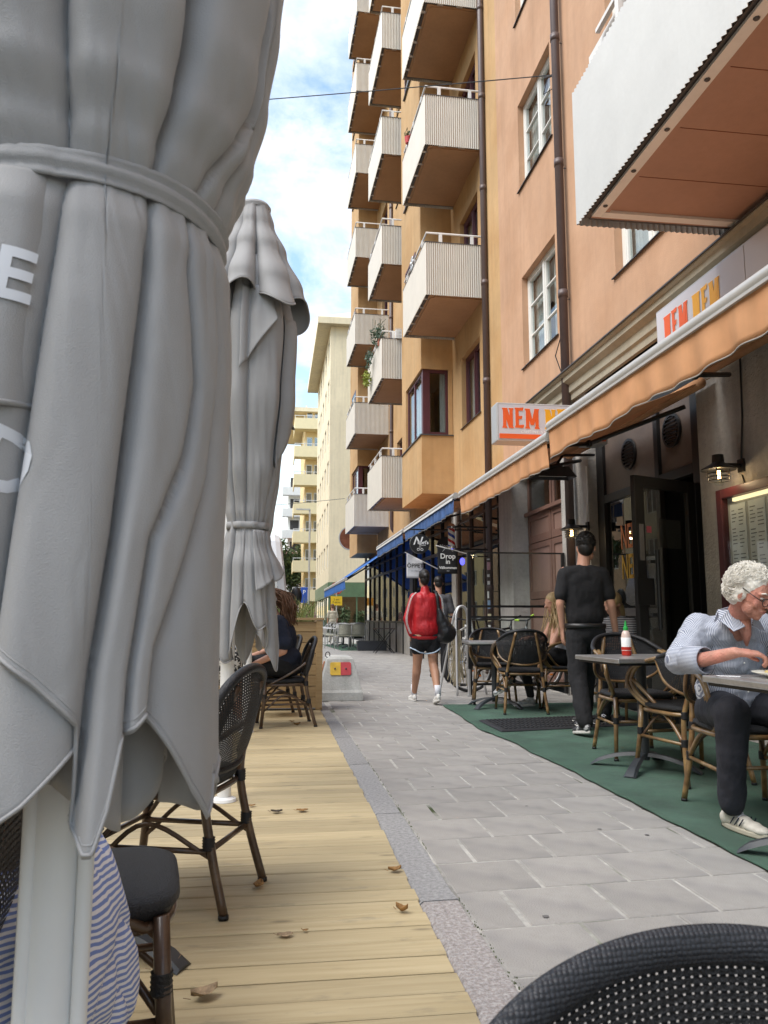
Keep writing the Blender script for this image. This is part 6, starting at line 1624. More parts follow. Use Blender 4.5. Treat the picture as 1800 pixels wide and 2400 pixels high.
for px, py, s, rz, m, lab, cu in ((925, 2047, .055, .2, m_dry, 'golden curled leaf at the deck edge by the kerb', .5), (942, 2143, .045, -.6, m_dry, 'narrow orange leaf standing near the kerb stone joint', .9), (668, 2200, .05, .1, m_dryp, 'pale flat leaf on the open middle of the deck', .2),
                                  (478, 2345, .075, .5, m_dryp, 'large crumpled brown leaf near the lower left chair leg', .5), (388, 2275, .085, .4, m_dryp, 'long crumpled leaf between the near chair legs', .45), (648, 1908, .06, 0, m_dryd, 'dark nearly black leaf in the middle of the deck', .3),
                                  (708, 1905, .06, .1, m_dry, 'orange leaf right of the dark leaf', .25), (696, 1701, .07, .4, m_dry, 'tan leaf near the woman\'s chair leg', .5), (684, 1694, .05, -.4, m_dry, 'small tan leaf just behind the leaf near the woman\'s chair', .4),
                                  (605, 2085, .06, 1.2, m_dry, 'yellowish leaf beside the foot of the mesh backed chair', .5), (590, 1893, .04, .3, m_dry, 'small brown leaf left of the dark leaf', .3), (716, 2188, .02, .4, m_dry, 'tiny orange leaf fragment on the nearer planks', .3)):
    x, y = GPX(px, py); dleaf(x, y, s, rz, m, lab, cu)
# ================================================================== PEOPLE
m_skin = mat('skin_fair', (.56, .30, .21), .5, var=.08, vs=9, spec=.35)
m_skinr = mat('skin_ruddy', (.52, .25, .18), .5, var=.22, vs=16, spec=.35, bump=.5, bs=120, col2=(.58, .24, .18), c2s=12)
m_skint = mat('skin_tan', (.44, .235, .15), .5, var=.08, vs=9, spec=.35)
m_blk = mat('black_cloth', (.010, .010, .012), .9, var=.2, vs=8, bump=2.2, bs=9, stretch=(1, 1, .5))
m_navy = mat('navy_cloth', (.012, .017, .035), .9, var=.2, vs=8)
m_trous = mat('dark_trousers', (.017, .018, .026), .85, var=.2, vs=8, bump=2.2, bs=9, stretch=(1, 1, .5))
m_redj = mat('red_jacket', (.46, .012, .018), .5, var=.1, vs=6, bump=2.5, bs=9, stretch=(1, 1, .45))
m_shoe = mat('white_shoe', (.66, .64, .60), .6, var=.08, vs=20); m_sole = mat('dark_sole', (.03, .03, .03), .7); m_sock = mat('white_sock', (.72, .72, .76), .9)
m_hairb = mat('dark_hair', (.010, .008, .007), .5, var=.3, vs=60, stretch=(1, 1, .2)); m_hairw = mat('white_hair', (.82, .78, .70), .6, var=.2, vs=30); m_hairbr = mat('brown_hair', (.16, .075, .035), .5, var=.4, vs=40, stretch=(1, 1, .2)); m_hairbl = mat('blonde_hair', (.50, .36, .18), .5, var=.3, vs=40, stretch=(1, 1, .2))
m_shirt = stripes('pinstripe_vertical', (.55, .57, .62), (.17, .19, .26), 50, 'X', .85, .5, .6)
m_shirts = stripes('pinstripe_sleeve', (.55, .57, .62), (.17, .19, .26), 50, 'Z', .85, .5, .6)
m_dress = stripes('blue_stripe_dress', (.80, .80, .84), (.20, .28, .60), 32, 'Z', .9, .5, 3.5)
m_scarf = mat('zigzag_cloth', (.5, .48, .44), .9, var=.1, col2=(.01, .01, .01), c2s=34, c2t=(.49, .51))
V = Vector
m_lens = glass('spectacle_lens', (.95, .96, .96), 1, 1.3)
def chain(mb, pts, rs, seg=12):
    for (a, b), (ra, rb) in zip(zip(pts, pts[1:]), zip(rs, rs[1:])): mb.cap(a, b, ra, rb, seg)
    return mb
def ellr(mb, c, r, rot=(0, 0, 0)):
    M = (Matrix.Rotation(rot[2], 3, 'Z') @ Matrix.Rotation(rot[1], 3, 'Y') @ Matrix.Rotation(rot[0], 3, 'X'))
    return mb.ell(c, r, M, 16, 10)
def head_mesh(mb, c, yaw, pitch, s=1.0, roll=0):
    """face looks along local -Y before turning"""
    M = Matrix.Rotation(yaw, 3, 'Z') @ Matrix.Rotation(pitch, 3, 'X') @ Matrix.Rotation(roll, 3, 'Y')
    def P(x, y, z): return V(c) + M @ (V((x, y, z)) * s)
    def E(x, y, z, a, b, d): mb.ell(P(x, y, z), (a * s, b * s, d * s), M, 16, 10)
    E(0, .012, .035, .076, .095, .088); E(0, -.03, .01, .066, .062, .09); E(0, -.038, -.06, .046, .048, .05); E(0, -.06, -.088, .022, .022, .022)
    for q in (-1, 1):
        E(q * .036, -.064, -.022, .024, .016, .026); E(q * .030, -.076, .030, .028, .012, .010); E(q * .078, .01, -.005, .010, .019, .032); E(q * .043, -.03, -.055, .020, .032, .036)
    mb.cap(P(0, -.086, .018), P(0, -.112, -.022), .009 * s, .0145 * s, 10); E(-.012, -.098, -.026, .009, .012, .008); E(.012, -.098, -.026, .009, .012, .008)
    E(0, -.083, -.052, .026, .012, .006); E(0, -.082, -.063, .022, .012, .0065)
    return P, M
def face_bits(P, M, par, s=1.0, brow=None, lip=(.40, .13, .11)):
    q = MB()
    for k in (-1, 1): q.ell(P(k * .032, -.083, .012), (.014 * s, .008 * s, .006 * s), M, 12, 8)
    q.build('eye', mat('eye_white', (.55, .5, .46), .3), par, True)
    q = MB()
    for k in (-1, 1): q.ell(P(k * .032, -.0885, .009), (.006 * s, .0045 * s, .0055 * s), M, 10, 6)
    q.build('iris', mat('iris', (.03, .025, .02), .2), par, True)
    q = MB()
    for k in (-1, 1): q.tube([P(k * .015, -.092, .034), P(k * .034, -.093, .041), P(k * .052, -.082, .036)], [.003 * s, .004 * s, .002 * s], 6)
    q.build('eyebrow', brow or m_hairb, par, True)
    q = MB().tube([P(-.024, -.088, -.059), P(-.01, -.0945, -.0565), P(0, -.0955, -.0575), P(.01, -.0945, -.0565), P(.024, -.088, -.059)], [.001 * s, .0035 * s, .004 * s, .0035 * s, .001 * s], 6)
    q.build('lips', mat('lip', lip, .45), par, True)
def hand(mb, w_, d, n, side, L=.17, curl=.5, r=.0095, spread=.10, pinch=False):
    """palm + five bent fingers; d fingers' direction, n palm normal (curl goes towards n)"""
    d = V(d).normalized(); n = V(n); n = (n - d * n.dot(d)).normalized(); x = d.cross(n) * side; w_ = V(w_)
    pl_ = L * .52
    for k in range(4):
        o = (k - 1.5) * .019; mb.cap(w_ + x * o * .7, w_ + d * pl_ + x * o, .0125, .0115, 8)
    mb.cap(w_ + d * .01, w_ + d * .05, .021, .02, 10)
    for k in range(4):
        o = (k - 1.5) * .0195; ln = L * (.40, .47, .44, .36)[k] if side > 0 else L * (.40, .47, .44, .36)[k]
        p = w_ + d * pl_ + x * o; a = curl * (1 + .12 * k); dir_ = (d + x * (k - 1.5) * spread).normalized(); pr = r
        for s_, f in enumerate((.45, .32, .23)):
            a2 = a * (s_ + .6); dd = dir_ * math.cos(a2) + n * math.sin(a2); p2 = p + dd * ln * f; mb.cap(p, p2, pr, pr * .92, 8); p = p2; pr *= .92
    t0 = w_ + d * L * .14 - x * .024; t1 = t0 + (d * .8 - x * .55 + n * .45).normalized() * L * .22; t2 = t1 + (d * .95 - x * .0 + n * .5).normalized() * L * .17; t3 = t2 + (d * .9 + x * .3 + n * .3).normalized() * L * .12
    mb.cap(w_ + d * .01 - x * .012, t0, .018, .014, 8); mb.cap(t0, t1, .0135, .012, 8); mb.cap(t1, t2, .0115, .0105, 8); mb.cap(t2, t3, .0105, .009, 8)
    return mb
def shoe(par, ankle, heel, toe, ms=None, sole=None, s=1.0):
    heel = V(heel); toe = V(toe); d = (toe - heel); L_ = d.length; dn = d.normalized(); up = V((0, 0, 1)) - dn * dn.z; up.normalize(); x = dn.cross(up)
    M = Matrix((x, dn, up)).transposed()
    b = MB(); 
    for t_, wx, hz in ((.12, .034, .04), (.3, .034, .045), (.5, .039, .036), (.7, .044, .028), (.86, .038, .022)): b.ell(heel + dn * L_ * t_ + up * (hz * .8 + .014), (wx * s, L_ * .17, hz), M, 14, 10)
    b.cap(heel + dn * L_ * .22 + up * .05, V(ankle), .037, .036, 12)
    o = b.build('shoe', ms or m_shoe, par, True, remesh=.008)
    b = MB(); n_ = 16; ring = []
    for k in range(n_):
        a = 2 * PI * k / n_; ww = (.041 + .008 * math.sin(a)) * s; ring.append(heel + dn * (L_ * .5 + L_ * .53 * math.sin(a)) + x * ww * math.cos(a))
    b.add([p + up * .001 for p in ring] + [p + up * .026 for p in ring], [tuple(range(n_)), tuple(range(n_, 2 * n_))] + [(k, (k + 1) % n_, (k + 1) % n_ + n_, k + n_) for k in range(n_)])
    b.build('sole', sole or m_shoe, o, bevel=.006)
    b = MB()
    for t_ in (.38, .46, .54): b.tube([heel + dn * L_ * t_ + up * (.078 - (t_ - .38) * .13) - x * .026, heel + dn * L_ * (t_ + .01) + up * (.092 - (t_ - .38) * .14), heel + dn * L_ * t_ + up * (.078 - (t_ - .38) * .13) + x * .026], .0035, 5)
    b.build('laces', m_sock, o)
    return o
def short_hair(P, M, par, m, s=1.0, n=900, seed=1, ln=.022, top=True):
    q = MB(); q.ell(P(0, .022, .045), (.083 * s, .098 * s, .09 * s), M, 20, 14); q.ell(P(0, .05, -.01), (.07 * s, .062 * s, .07 * s), M, 16, 10)
    q.ell(P(0, -.035, .10), (.062 * s, .05 * s, .03 * s), M, 16, 10)
    rg_ = random.Random(seed)
    for k in range(n):
        d = V((rg_.gauss(0, 1), rg_.gauss(0, 1), rg_.gauss(.4, 1))).normalized()
        if d.y < -.55 and d.z < .55: continue
        if d.z < -.6: continue
        p = V((d.x * .080, .022 + d.y * .095, .045 + d.z * .088)); t_ = V((rg_.gauss(0, 1), rg_.gauss(0, 1) + .5, rg_.gauss(0, .6))); t_ = (t_ - d * t_.dot(d)).normalized()
        a = P(*p); b = P(*(p + (t_ * .9 + d * .35) * ln)); e = M @ d.cross(t_) * .004 * s
        q.add([a - e, a + e, b], [(0, 1, 2)])
    return q.build('hair', m, par, True)

# ---------------- white-haired man eating
mn = thing('person', 'white haired man in glasses and a pinstriped shirt bent over his plate', 'person', (0, 0, GZ))
b = MB()
HS = .97
hd = V((2.255, 3.50, 1.100)); P, M = head_mesh(b, hd, R(22), R(24), HS * .97)
chain(b, [(2.28, 3.69, .93), (2.26, 3.62, 1.01), tuple(P(0, .02, -.03))], [.060, .056, .056])
ellr(b, (2.31, 3.77, .88), (.11, .05, .10)); ellr(b, (2.36, 3.86, .65), (.12, .09, .16))
chain(b, [(2.15, 3.77, .93), (1.965, 3.66, .785)], [.045, .036]); chain(b, [(1.965, 3.66, .785), (1.985, 3.50, .795), (2.06, 3.35, .835)], [.036, .035, .026])
chain(b, [(2.47, 3.72, .93), (2.62, 3.60, .775), (2.46, 3.34, .80)], [.045, .036, .028])
hand(b, (2.065, 3.345, .836), (.92, -.36, -.06), (.10, .1, -1), -1, .175, .72, .0098)
hand(b, (2.46, 3.34, .80), (-.85, -.5, .05), (0, 0, -1), 1, .175, .5, .0098)
chain(b, [(2.30, 3.95, .50), (2.12, 3.52, .53), (2.16, 3.62, .14)], [.07, .05, .04]); chain(b, [(2.50, 3.95, .50), (2.46, 3.50, .53), (2.48, 3.55, .14)], [.07, .05, .04])
b.build('body', m_skinr, mn, True, remesh=.0060, smit=3)
fh_ = MB(); head_mesh(fh_, hd, R(22), R(24), HS); fo_ = fh_.build('face', m_skinr, mn, True, remesh=.0036, smit=4)
face_bits(P, M, fo_, HS * 1.03, m_hairw)
m_crease = mat('skin_crease', (.36, .14, .09), .6)
for (a_, b_) in (((.043, -.079, -.03), (.040, -.080, -.06)), ((-.043, -.079, -.03), (-.040, -.080, -.06)), ((-.028, -.0745, .072), (.028, -.0745, .072))):
    MB().tube([P(*a_), P(*b_)], .0011, 4).build('wrinkle', m_crease, fo_)
sh_ = MB(); ellr(sh_, (2.29, 3.77, .915), (.205, .115, .095), (0, 0, R(8))); ellr(sh_, (2.31, 3.80, .80), (.19, .13, .15)); ellr(sh_, (2.36, 3.88, .63), (.195, .145, .15)); ellr(sh_, (2.38, 3.92, .53), (.19, .15, .07))
ellr(sh_, (2.27, 3.68, .975), (.082, .070, .045))
chain(sh_, [(2.14, 3.78, .935), (2.06, 3.74, .86), (1.96, 3.665, .785)], [.080, .074, .066]); chain(sh_, [(2.46, 3.73, .93), (2.60, 3.62, .79)], [.080, .062])
sh = sh_.build('shirt', m_shirt, mn, True, remesh=.009, smit=5, disp=(.026, .055))
chain(MB(), [(1.96, 3.665, .786), (1.97, 3.57, .792)], [.070, .062]).build('sleeve', m_shirts, mn, True, remesh=.009, smit=4, disp=(.018, .045))
chain(MB(), [(2.60, 3.62, .79), (2.53, 3.47, .80)], [.062, .052]).build('sleeve', m_shirts, mn, True, remesh=.009, smit=4, disp=(.014, .05))
q = MB(); q.tube([V((1.968, 3.60, .79)), V((1.985, 3.53, .792)), V((1.998, 3.49, .794))], [.064, .061, .060], 28, False); q.build('cuff', m_shirts, mn, True, solid=.006)
# collar wings and open neck
cN = V((2.268, 3.645, .985))
for k in (-1, 1):
    q = MB(); q.add([cN + V((k * .072, .050, .045)), cN + V((k * .064, -.03, .042)), cN + V((k * .018, -.088, -.035)), cN + V((k * .080, -.088, -.060)), cN + V((k * .10, .0, -.005))], [(0, 1, 2, 3, 4)])
    q.build('collar_wing', m_shirt, mn, False, solid=.005)
q = MB(); q.add([cN + V((-.07, .055, .045)), cN + V((0, .075, .06)), cN + V((.07, .055, .045)), cN + V((.1, .05, -.01)), cN + V((0, .09, .0)), cN + V((-.1, .05, -.01))], [(0, 1, 4, 5), (1, 2, 3, 4)]).build('collar_stand', m_shirt, mn, False, solid=.005)
q = MB(); q.tube([cN + V((0, -.035, .01)), cN + V((0, -.053, -.04)), cN + V((.004, -.055, -.08)), cN + V((.006, -.05, -.13))], [.038, .030, .022, .006], 14); q.build('open_neck', m_skinr, mn, True)
for k in range(4): MB().ell((2.285 + k * .012, 3.648 + .010 * k, .84 - k * .07), (.005, .004, .005), None, 8, 5).build('button', m_white, mn, True)
tr = MB(); ellr(tr, (2.39, 3.95, .50), (.195, .16, .10)); chain(tr, [(2.30, 3.95, .52), (2.12, 3.50, .55)], [.108, .085]); chain(tr, [(2.12, 3.50, .55), (2.13, 3.54, .36), (2.155, 3.60, .13)], [.082, .070, .064]); chain(tr, [(2.48, 3.95, .52), (2.46, 3.48, .55), (2.47, 3.5, .36), (2.48, 3.56, .13)], [.108, .085, .080, .072])
tr.build('trousers', m_trous, mn, True, remesh=.010, smit=8, disp=(.018, .10))
for (a_, h_, t_) in (((2.155, 3.62, .12), (2.165, 3.70, .0), (2.215, 3.43, .0)), ((2.48, 3.58, .12), (2.50, 3.64, .0), (2.47, 3.36, .0))):
    o = shoe(mn, a_, h_, t_, mat('cream_sneaker', (.60, .57, .50), .6, var=.15, vs=30), mat('cream_sole', (.52, .48, .38), .7))
    d_ = (V(t_) - V(h_)).normalized(); x_ = V((-d_.y, d_.x, 0))
    for s in (-1, 1):
        for k in range(3): MB().bar(V(h_) + d_ * (.09 + k * .028) + x_ * s * .041 + V((0, 0, .035)), V(h_) + d_ * (.115 + k * .028) + x_ * s * .037 + V((0, 0, .070)), .004, .004).build('side_mark', m_navy, o)
# wavy hair: many bent locks over the scalp, fuller at the back and sides
q = MB(); q.ell(P(0, .03, .055), (.088, .098, .088), M, 20, 14); q.ell(P(0, .065, -.015), (.082, .058, .068), M, 18, 12)
for s in (-1, 1): q.ell(P(s * .068, .03, .0), (.026, .045, .05), M, 12, 8)
q.build('hair_base', m_hairw, mn, True, remesh=.006, disp=(.014, .018))
q = MB(); rg_ = random.Random(12)
for k in range(2600):
    d = V((rg_.gauss(0, 1), rg_.gauss(.3, 1), rg_.gauss(.2, 1))).normalized()
    if d.y < -.30 and d.z < .60: continue
    if d.z < -.75 or (abs(d.x) > .8 and d.y < -.05 and d.z < .2): continue
    c_ = V((d.x * .097, .032 + d.y * .108, .040 + d.z * .102)); c_.z -= .018 * max(0, d.y) * (1 - d.z)
    # flow: from the parting back and down, with waves
    fl_ = V((d.x * .6 + rg_.gauss(0, .25), .55 + rg_.gauss(0, .25), -.75 + rg_.gauss(0, .2))); fl_ = (fl_ - d * fl_.dot(d)).normalized(); u_ = d.cross(fl_)
    ln = rg_.uniform(.045, .085); am = rg_.uniform(.004, .012); ph = rg_.uniform(0, 6.28); lift = rg_.uniform(-.003, .022); pts = []
    for i in range(9):
        t_ = i / 8; pts.append(P(*(c_ + fl_ * (t_ - .4) * ln + u_ * am * math.sin(ph + t_ * 6.5) + d * (lift * math.sin(PI * t_) - .010 * (t_ - .4) ** 2 * 4 + .002 * math.cos(ph + t_ * 9) + (.010 * t_ if rg_.random() < .12 else 0)))))
    rr_ = rg_.uniform(.0008, .0017); q.tube(pts, [rr_ * .5] + [rr_] * 6 + [rr_ * .7, rr_ * .2], 4)
tag(q.build('hair_locks', m_hairw, mn, True), kind='stuff')
# glasses
q = MB()
for k in (-1, 1):
    q.tube([P(k * .034 + .025 * math.cos(a), -.112 + .004 * abs(math.cos(a)), .000 + .020 * math.sin(a)) for a in [i * 2 * PI / 24 for i in range(25)]], .0022, 6, False)
    q.tube([P(k * .059, -.106, .004), P(k * .082, -.06, .02), P(k * .086, .0, .034)], .0023, 6)
q.tube([P(-.010, -.111, .003), P(0, -.115, .007), P(.010, -.111, .003)], .0022, 6)
g_ = q.build('spectacles', m_black, mn, True)
for k in (-1, 1): MB().add([P(k * .034 + .0235 * math.cos(a), -.1105, .0188 * math.sin(a)) for a in [i * PI / 10 for i in range(20)]], [tuple(range(20))]).build('lens', m_lens, g_)
fk = thing('spoon', 'steel spoon held in the white haired man\'s hand over the plate', 'spoon', (0, 0, GZ))
MB().tube([(2.20, 3.235, .80), (2.22, 3.21, .785), (2.235, 3.19, .775)], .003, 6).build('stem', m_chrome, fk); MB().ell((2.25, 3.18, .772), (.022, .015, .006), None, 12, 6).build('bowl', m_chrome, fk, True)

# ---------------- waiter in black
wt = thing('person', 'dark haired waiter in black T-shirt and trousers walking towards the door', 'person', (2.76, 6.80, GZ), R(-4))
b = MB(); P, M = head_mesh(b, (.05, .045, 1.62), R(180 - 22), R(10), 1.08)
chain(b, [(0, .01, 1.40), (.015, .03, 1.50), (.03, .04, 1.59)], [.070, .062, .060]); ellr(b, (0, 0, 1.28), (.14, .07, .18)); ellr(b, (0, 0, 1.0), (.13, .08, .15))
chain(b, [(-.19, .0, 1.40), (-.245, -.01, 1.12), (-.21, .05, .90)], [.05, .040, .027]); hand(b, (-.21, .055, .89), (.05, .15, -1), (1, .1, 0), 1, .17, .35)
chain(b, [(.19, .0, 1.38), (.255, -.03, 1.11), (.32, .05, .86)], [.05, .042, .029]); hand(b, (.32, .05, .85), (.05, .1, -1), (-1, .1, 0), -1, .17, .4)
chain(b, [(-.09, .0, .88), (-.11, -.05, .5), (-.12, -.27, .14)], [.07, .05, .04]); chain(b, [(.08, 0, .88), (.06, .17, .5), (.03, .20, .1)], [.07, .05, .04])
bo_ = b.build('body', m_skin, wt, True, remesh=.0085, smit=4)
s_ = MB(); ellr(s_, (0, .0, 1.35), (.20, .10, .10)); ellr(s_, (0, 0, 1.22), (.19, .115, .20)); ellr(s_, (0, -.0, 1.02), (.185, .12, .14)); ellr(s_, (0.0, .012, 1.43), (.11, .08, .04)); chain(s_, [(-.09, 0, 1.32), (-.085, 0, 1.0)], [.105, .10]); chain(s_, [(.09, 0, 1.32), (.085, 0, 1.0)], [.105, .10]); chain(s_, [(0, 0, 1.40), (-.175, 0, 1.375)], [.075, .078]); chain(s_, [(0, 0, 1.40), (.175, 0, 1.375)], [.075, .078])
chain(s_, [(-.185, 0, 1.375), (-.232, -.005, 1.20)], [.076, .068]); chain(s_, [(.185, 0, 1.375), (.240, -.02, 1.20)], [.076, .068])
s_.build('t_shirt', m_blk, wt, True, remesh=.010, smit=8, disp=(.008, .06))
s_ = MB(); ellr(s_, (0, .0, .86), (.18, .125, .13)); chain(s_, [(-.09, .0, .86), (-.11, -.05, .5), (-.12, -.26, .13)], [.110, .086, .078]); chain(s_, [(.09, 0, .86), (.06, .17, .5), (.03, .20, .12)], [.110, .086, .078])
s_.build('trousers', m_blk, wt, True, remesh=.011, smit=5, disp=(.025, .12))
MB().lathe([(.196, .90), (.202, .92), (.196, .945)], (0, 0, 0), 28, Matrix.Diagonal((1, .72, 1))).build('apron_band', m_black, wt, True, solid=.004)
shoe(wt, (-.12, -.27, .14), (-.11, -.35, .035), (-.17, -.09, .0), mat('grey_sneaker', (.05, .05, .055), .7, var=.4, vs=20, col2=(.4, .4, .4), c2s=22, c2t=(.55, .6)), m_shoe); shoe(wt, (.03, .20, .11), (.03, .12, .0), (.01, .40, .0), bpy.data.materials['grey_sneaker'], m_shoe)
short_hair(P, M, wt, m_hairb, 1.10, 1600, 3, .032)

wt.scale = (.92, .95, 1)
# ---------------- woman in the red track jacket
rw = thing('person', 'woman in a red striped track jacket and black shorts walking away', 'person', (1.83, 9.5, 0), R(3))
b = MB(); P, M = head_mesh(b, (-.01, .03, 1.475), R(183), R(2), .93)
chain(b, [(0, 0, 1.28), (-.005, .02, 1.36), (-.01, .03, 1.44)], [.055, .048, .048]); ellr(b, (0, 0, 1.15), (.12, .07, .17)); ellr(b, (0, 0, .82), (.13, .08, .12))
chain(b, [(-.17, 0, 1.24), (-.26, .0, .99), (-.19, .02, .80)], [.045, .038, .025]); hand(b, (-.19, .02, .80), (.45, .0, -.9), (.2, 1, 0), 1, .155, .35, .0088)
chain(b, [(.17, 0, 1.24), (.22, .05, 1.0), (.2, .2, .9)], [.045, .038, .025]); hand(b, (.2, .2, .9), (0, 1, 0), (-1, 0, 0), -1, .155, .6, .0088)
chain(b, [(-.095, 0, .78), (-.10, .09, .46), (-.105, .11, .36), (-.10, .28, .09)], [.098, .062, .062, .036]); chain(b, [(.10, 0, .78), (.10, -.02, .46), (.11, -.10, .35), (.09, -.30, .11)], [.098, .062, .062, .036])
b.build('body', m_skint, rw, True, remesh=.0085, smit=5)
s_ = MB(); ellr(s_, (0, 0, 1.22), (.175, .10, .10)); ellr(s_, (0, -.005, 1.08), (.175, .12, .2)); ellr(s_, (0, -.005, .88), (.19, .13, .15)); chain(s_, [(-.075, 0, 1.22), (-.095, 0, .86)], [.10, .105]); chain(s_, [(.075, 0, 1.22), (.095, 0, .86)], [.10, .105]); chain(s_, [(0, .0, 1.28), (0, .015, 1.355)], [.075, .062])
chain(s_, [(-.165, 0, 1.245), (-.265, 0, 1.0), (-.205, .01, .82)], [.068, .056, .046]); chain(s_, [(.165, 0, 1.245), (.225, .04, 1.0), (.21, .17, .9)], [.068, .060, .048])
s_.build('jacket', m_redj, rw, True, remesh=.010, smit=10, disp=(.006, .05))
MB().lathe([(.0, .752), (.185, .752), (.20, .77), (.20, .79)], (0, -.005, 0), 32, Matrix.Diagonal((1, .66, 1))).build('waistband', m_redj, rw, True)
for k in range(3):
    q = MB(); off = (k - 1) * .0115
    sp = spline([(-.150 - off * .7, -.066, 1.315), (-.215 - off * .7, -.068, 1.25), (-.262 - off * .9, -.062, 1.12), (-.285 - off * .9, -.056, .99), (-.262 - off * .9, -.048, .90), (-.222 - off * .9, -.042, .82)], 6)
    vs_ = []
    for p in sp: vs_ += [p + V((-.0022, .001, 0)), p + V((0, -.001, 0)), p + V((.0022, .001, 0))]
    q.add(vs_, [(i * 3 + j, i * 3 + j + 1, i * 3 + j + 4, i * 3 + j + 3) for i in range(len(sp) - 1) for j in range(2)]); q.build('sleeve_stripe', m_swht, rw, True, solid=.002)
    q = MB(); sp = spline([(.150 + off * .7, -.066, 1.315), (.215 + off * .7, -.068, 1.25), (.240 + off * .9, -.055, 1.12), (.255 + off * .9, -.02, 1.0), (.25 + off * .5, .09, .93)], 6); vs_ = []
    for p in sp: vs_ += [p + V((-.0022, .001, 0)), p + V((0, -.001, 0)), p + V((.0022, .001, 0))]
    q.add(vs_, [(i * 3 + j, i * 3 + j + 1, i * 3 + j + 4, i * 3 + j + 3) for i in range(len(sp) - 1) for j in range(2)]); q.build('sleeve_stripe', m_swht, rw, True, solid=.002)
s_ = MB(); ellr(s_, (0, 0, .745), (.195, .125, .10)); chain(s_, [(-.095, .01, .76), (-.10, .045, .655)], [.112, .106]); chain(s_, [(.10, .0, .76), (.10, -.005, .655)], [.112, .106])
s_.build('shorts', m_blk, rw, True, remesh=.010, smit=4, disp=(.012, .08))
q = MB()
for (c_, s2) in (((-.10, .055, .60), -1), ((.10, -.01, .60), 1)):
    q.tube([V(c_) + V((.108 * math.cos(a), .108 * math.sin(a), .020 * abs(math.cos(a)) * (-1 if math.cos(a) * s2 < 0 else 2.6))) for a in [i * 2 * PI / 28 for i in range(29)]], .008, 6, False)
q.build('shorts_trim', mat('pale_blue_trim', (.5, .6, .72), .8), rw, True)
for (a_, h_, t_, sc_x) in (((-.10, .28, .10), (-.095, .22, .0), (-.12, .47, .0), 1), ((.09, -.30, .13), (.085, -.38, .055), (.085, -.15, .0), 1)):
    shoe(rw, a_, h_, t_, m_shoe, m_shoe if sc_x else m_sole, .95); MB().tube([V(a_) + V((0, 0, -.02)), V(a_) + V((0, 0.005, .10))], [.044, .046], 14).build('sock', m_sock, rw, True)
q = MB().box(.045, .125, -.375, -.37, .06, .065)
short_hair(P, M, rw, m_hairb, .94, 500, 5, .02); MB().ell(P(0, .115, .035), (.045, .035, .042), M, 14, 10).ell(P(.0, .125, .0), (.022, .02, .02), M, 10, 8).build('hair_bun', m_hairb, rw, True)
rw.scale = (.86, .9, 1)
# shoulder bag
bg_ = thing('shoulder_bag', 'slouchy black shoulder bag hanging from the red jacket', 'bag', (1.83, 9.5, 0), R(3))
q = MB(); chain(q, [(.16, -.09, 1.10), (.20, -.08, .97), (.26, -.06, .86), (.31, -.05, .83)], [.035, .075, .115, .105]); ellr(q, (.25, -.05, .78), (.13, .09, .08)); 
q.build('bag_body', mat('black_nylon', (.014, .014, .016), .45, var=.2), bg_, True, remesh=.010, smit=6, disp=(.022, .09))
q = MB(); sp = spline([(.13, .09, 1.20), (.135, .02, 1.335), (.14, -.09, 1.28), (.16, -.11, 1.1), (.19, -.10, .98)], 8); vs_ = []
for p in sp: vs_ += [p + V((-.022, 0, 0)), p + V((.022, 0, .0))]
q.add(vs_, [(i * 2, i * 2 + 1, i * 2 + 3, i * 2 + 2) for i in range(len(sp) - 1)]); q.build('strap', bpy.data.materials['black_nylon'], bg_, True, solid=.006)

bg_.scale = (.9, .95, 1)
# ---------------- standing figures farther off
def stander(label, x, y, h, rz, top, bot, hair, skin=None, long_=False, bald=False):
    t = thing('person', label, 'person', (x, y, 0), rz); k = h / 1.75; sk = skin or m_skin
    b = MB(); P, M = head_mesh(b, (0, .02, 1.64), R(180), R(4), 1); chain(b, [(0, 0, 1.42), (0, .01, 1.6)], [.06, .055]); ellr(b, (0, 0, 1.25), (.13, .07, .18))
    for s in (-1, 1):
        chain(b, [(s * .18, 0, 1.38), (s * .23, .0, 1.12), (s * .22, .07, .88)], [.048, .038, .026]); hand(b, (s * .22, .07, .88), (0, .15, -1), (-s, .2, 0), s * -1, .165, .4)
        chain(b, [(s * .09, 0, .9), (s * .10, .02, .5), (s * .10, -.02, .08)], [.085, .055, .038])
    b.build('body', sk, t, True, remesh=.012)
    s_ = MB(); ellr(s_, (0, 0, 1.36), (.2, .105, .1)); ellr(s_, (0, 0, 1.18), (.185, .12, .22)); ellr(s_, (0, 0, .98), (.18, .125, .12))
    for s in (-1, 1): chain(s_, [(s * .17, 0, 1.39), (s * .225, 0, 1.16)], [.072, .066])
    s_.build('shirt', top, t, True, remesh=.013, disp=(.02, .1))
    s_ = MB(); ellr(s_, (0, 0, .9), (.17, .12, .12))
    for s in (-1, 1): chain(s_, [(s * .09, 0, .88), (s * .10, .02, .5), (s * .10, -.02, .1)], [.105, .085, .075])
    s_.build('trousers', bot, t, True, remesh=.013, disp=(.02, .1))
    for s in (-1, 1): shoe(t, (s * .10, -.02, .1), (s * .1, -.08, 0), (s * .12, .19, 0), m_sole, m_sole)
    short_hair(P, M, t, hair, 1, 300, 3, .02)
    if long_: MB().ell(P(0, .06, -.06), (.075, .05, .12), M, 14, 10).build('long_hair', hair, t, True)
    t.scale = (k, k, k); return t
m_greyt = mat('grey_tee', (.10, .10, .11), .9, var=.15)
stander('man in a dark grey T-shirt partly hidden behind the red jacket', 2.86, 13.6, 1.72, R(-5), m_greyt, m_blk, m_hairb)
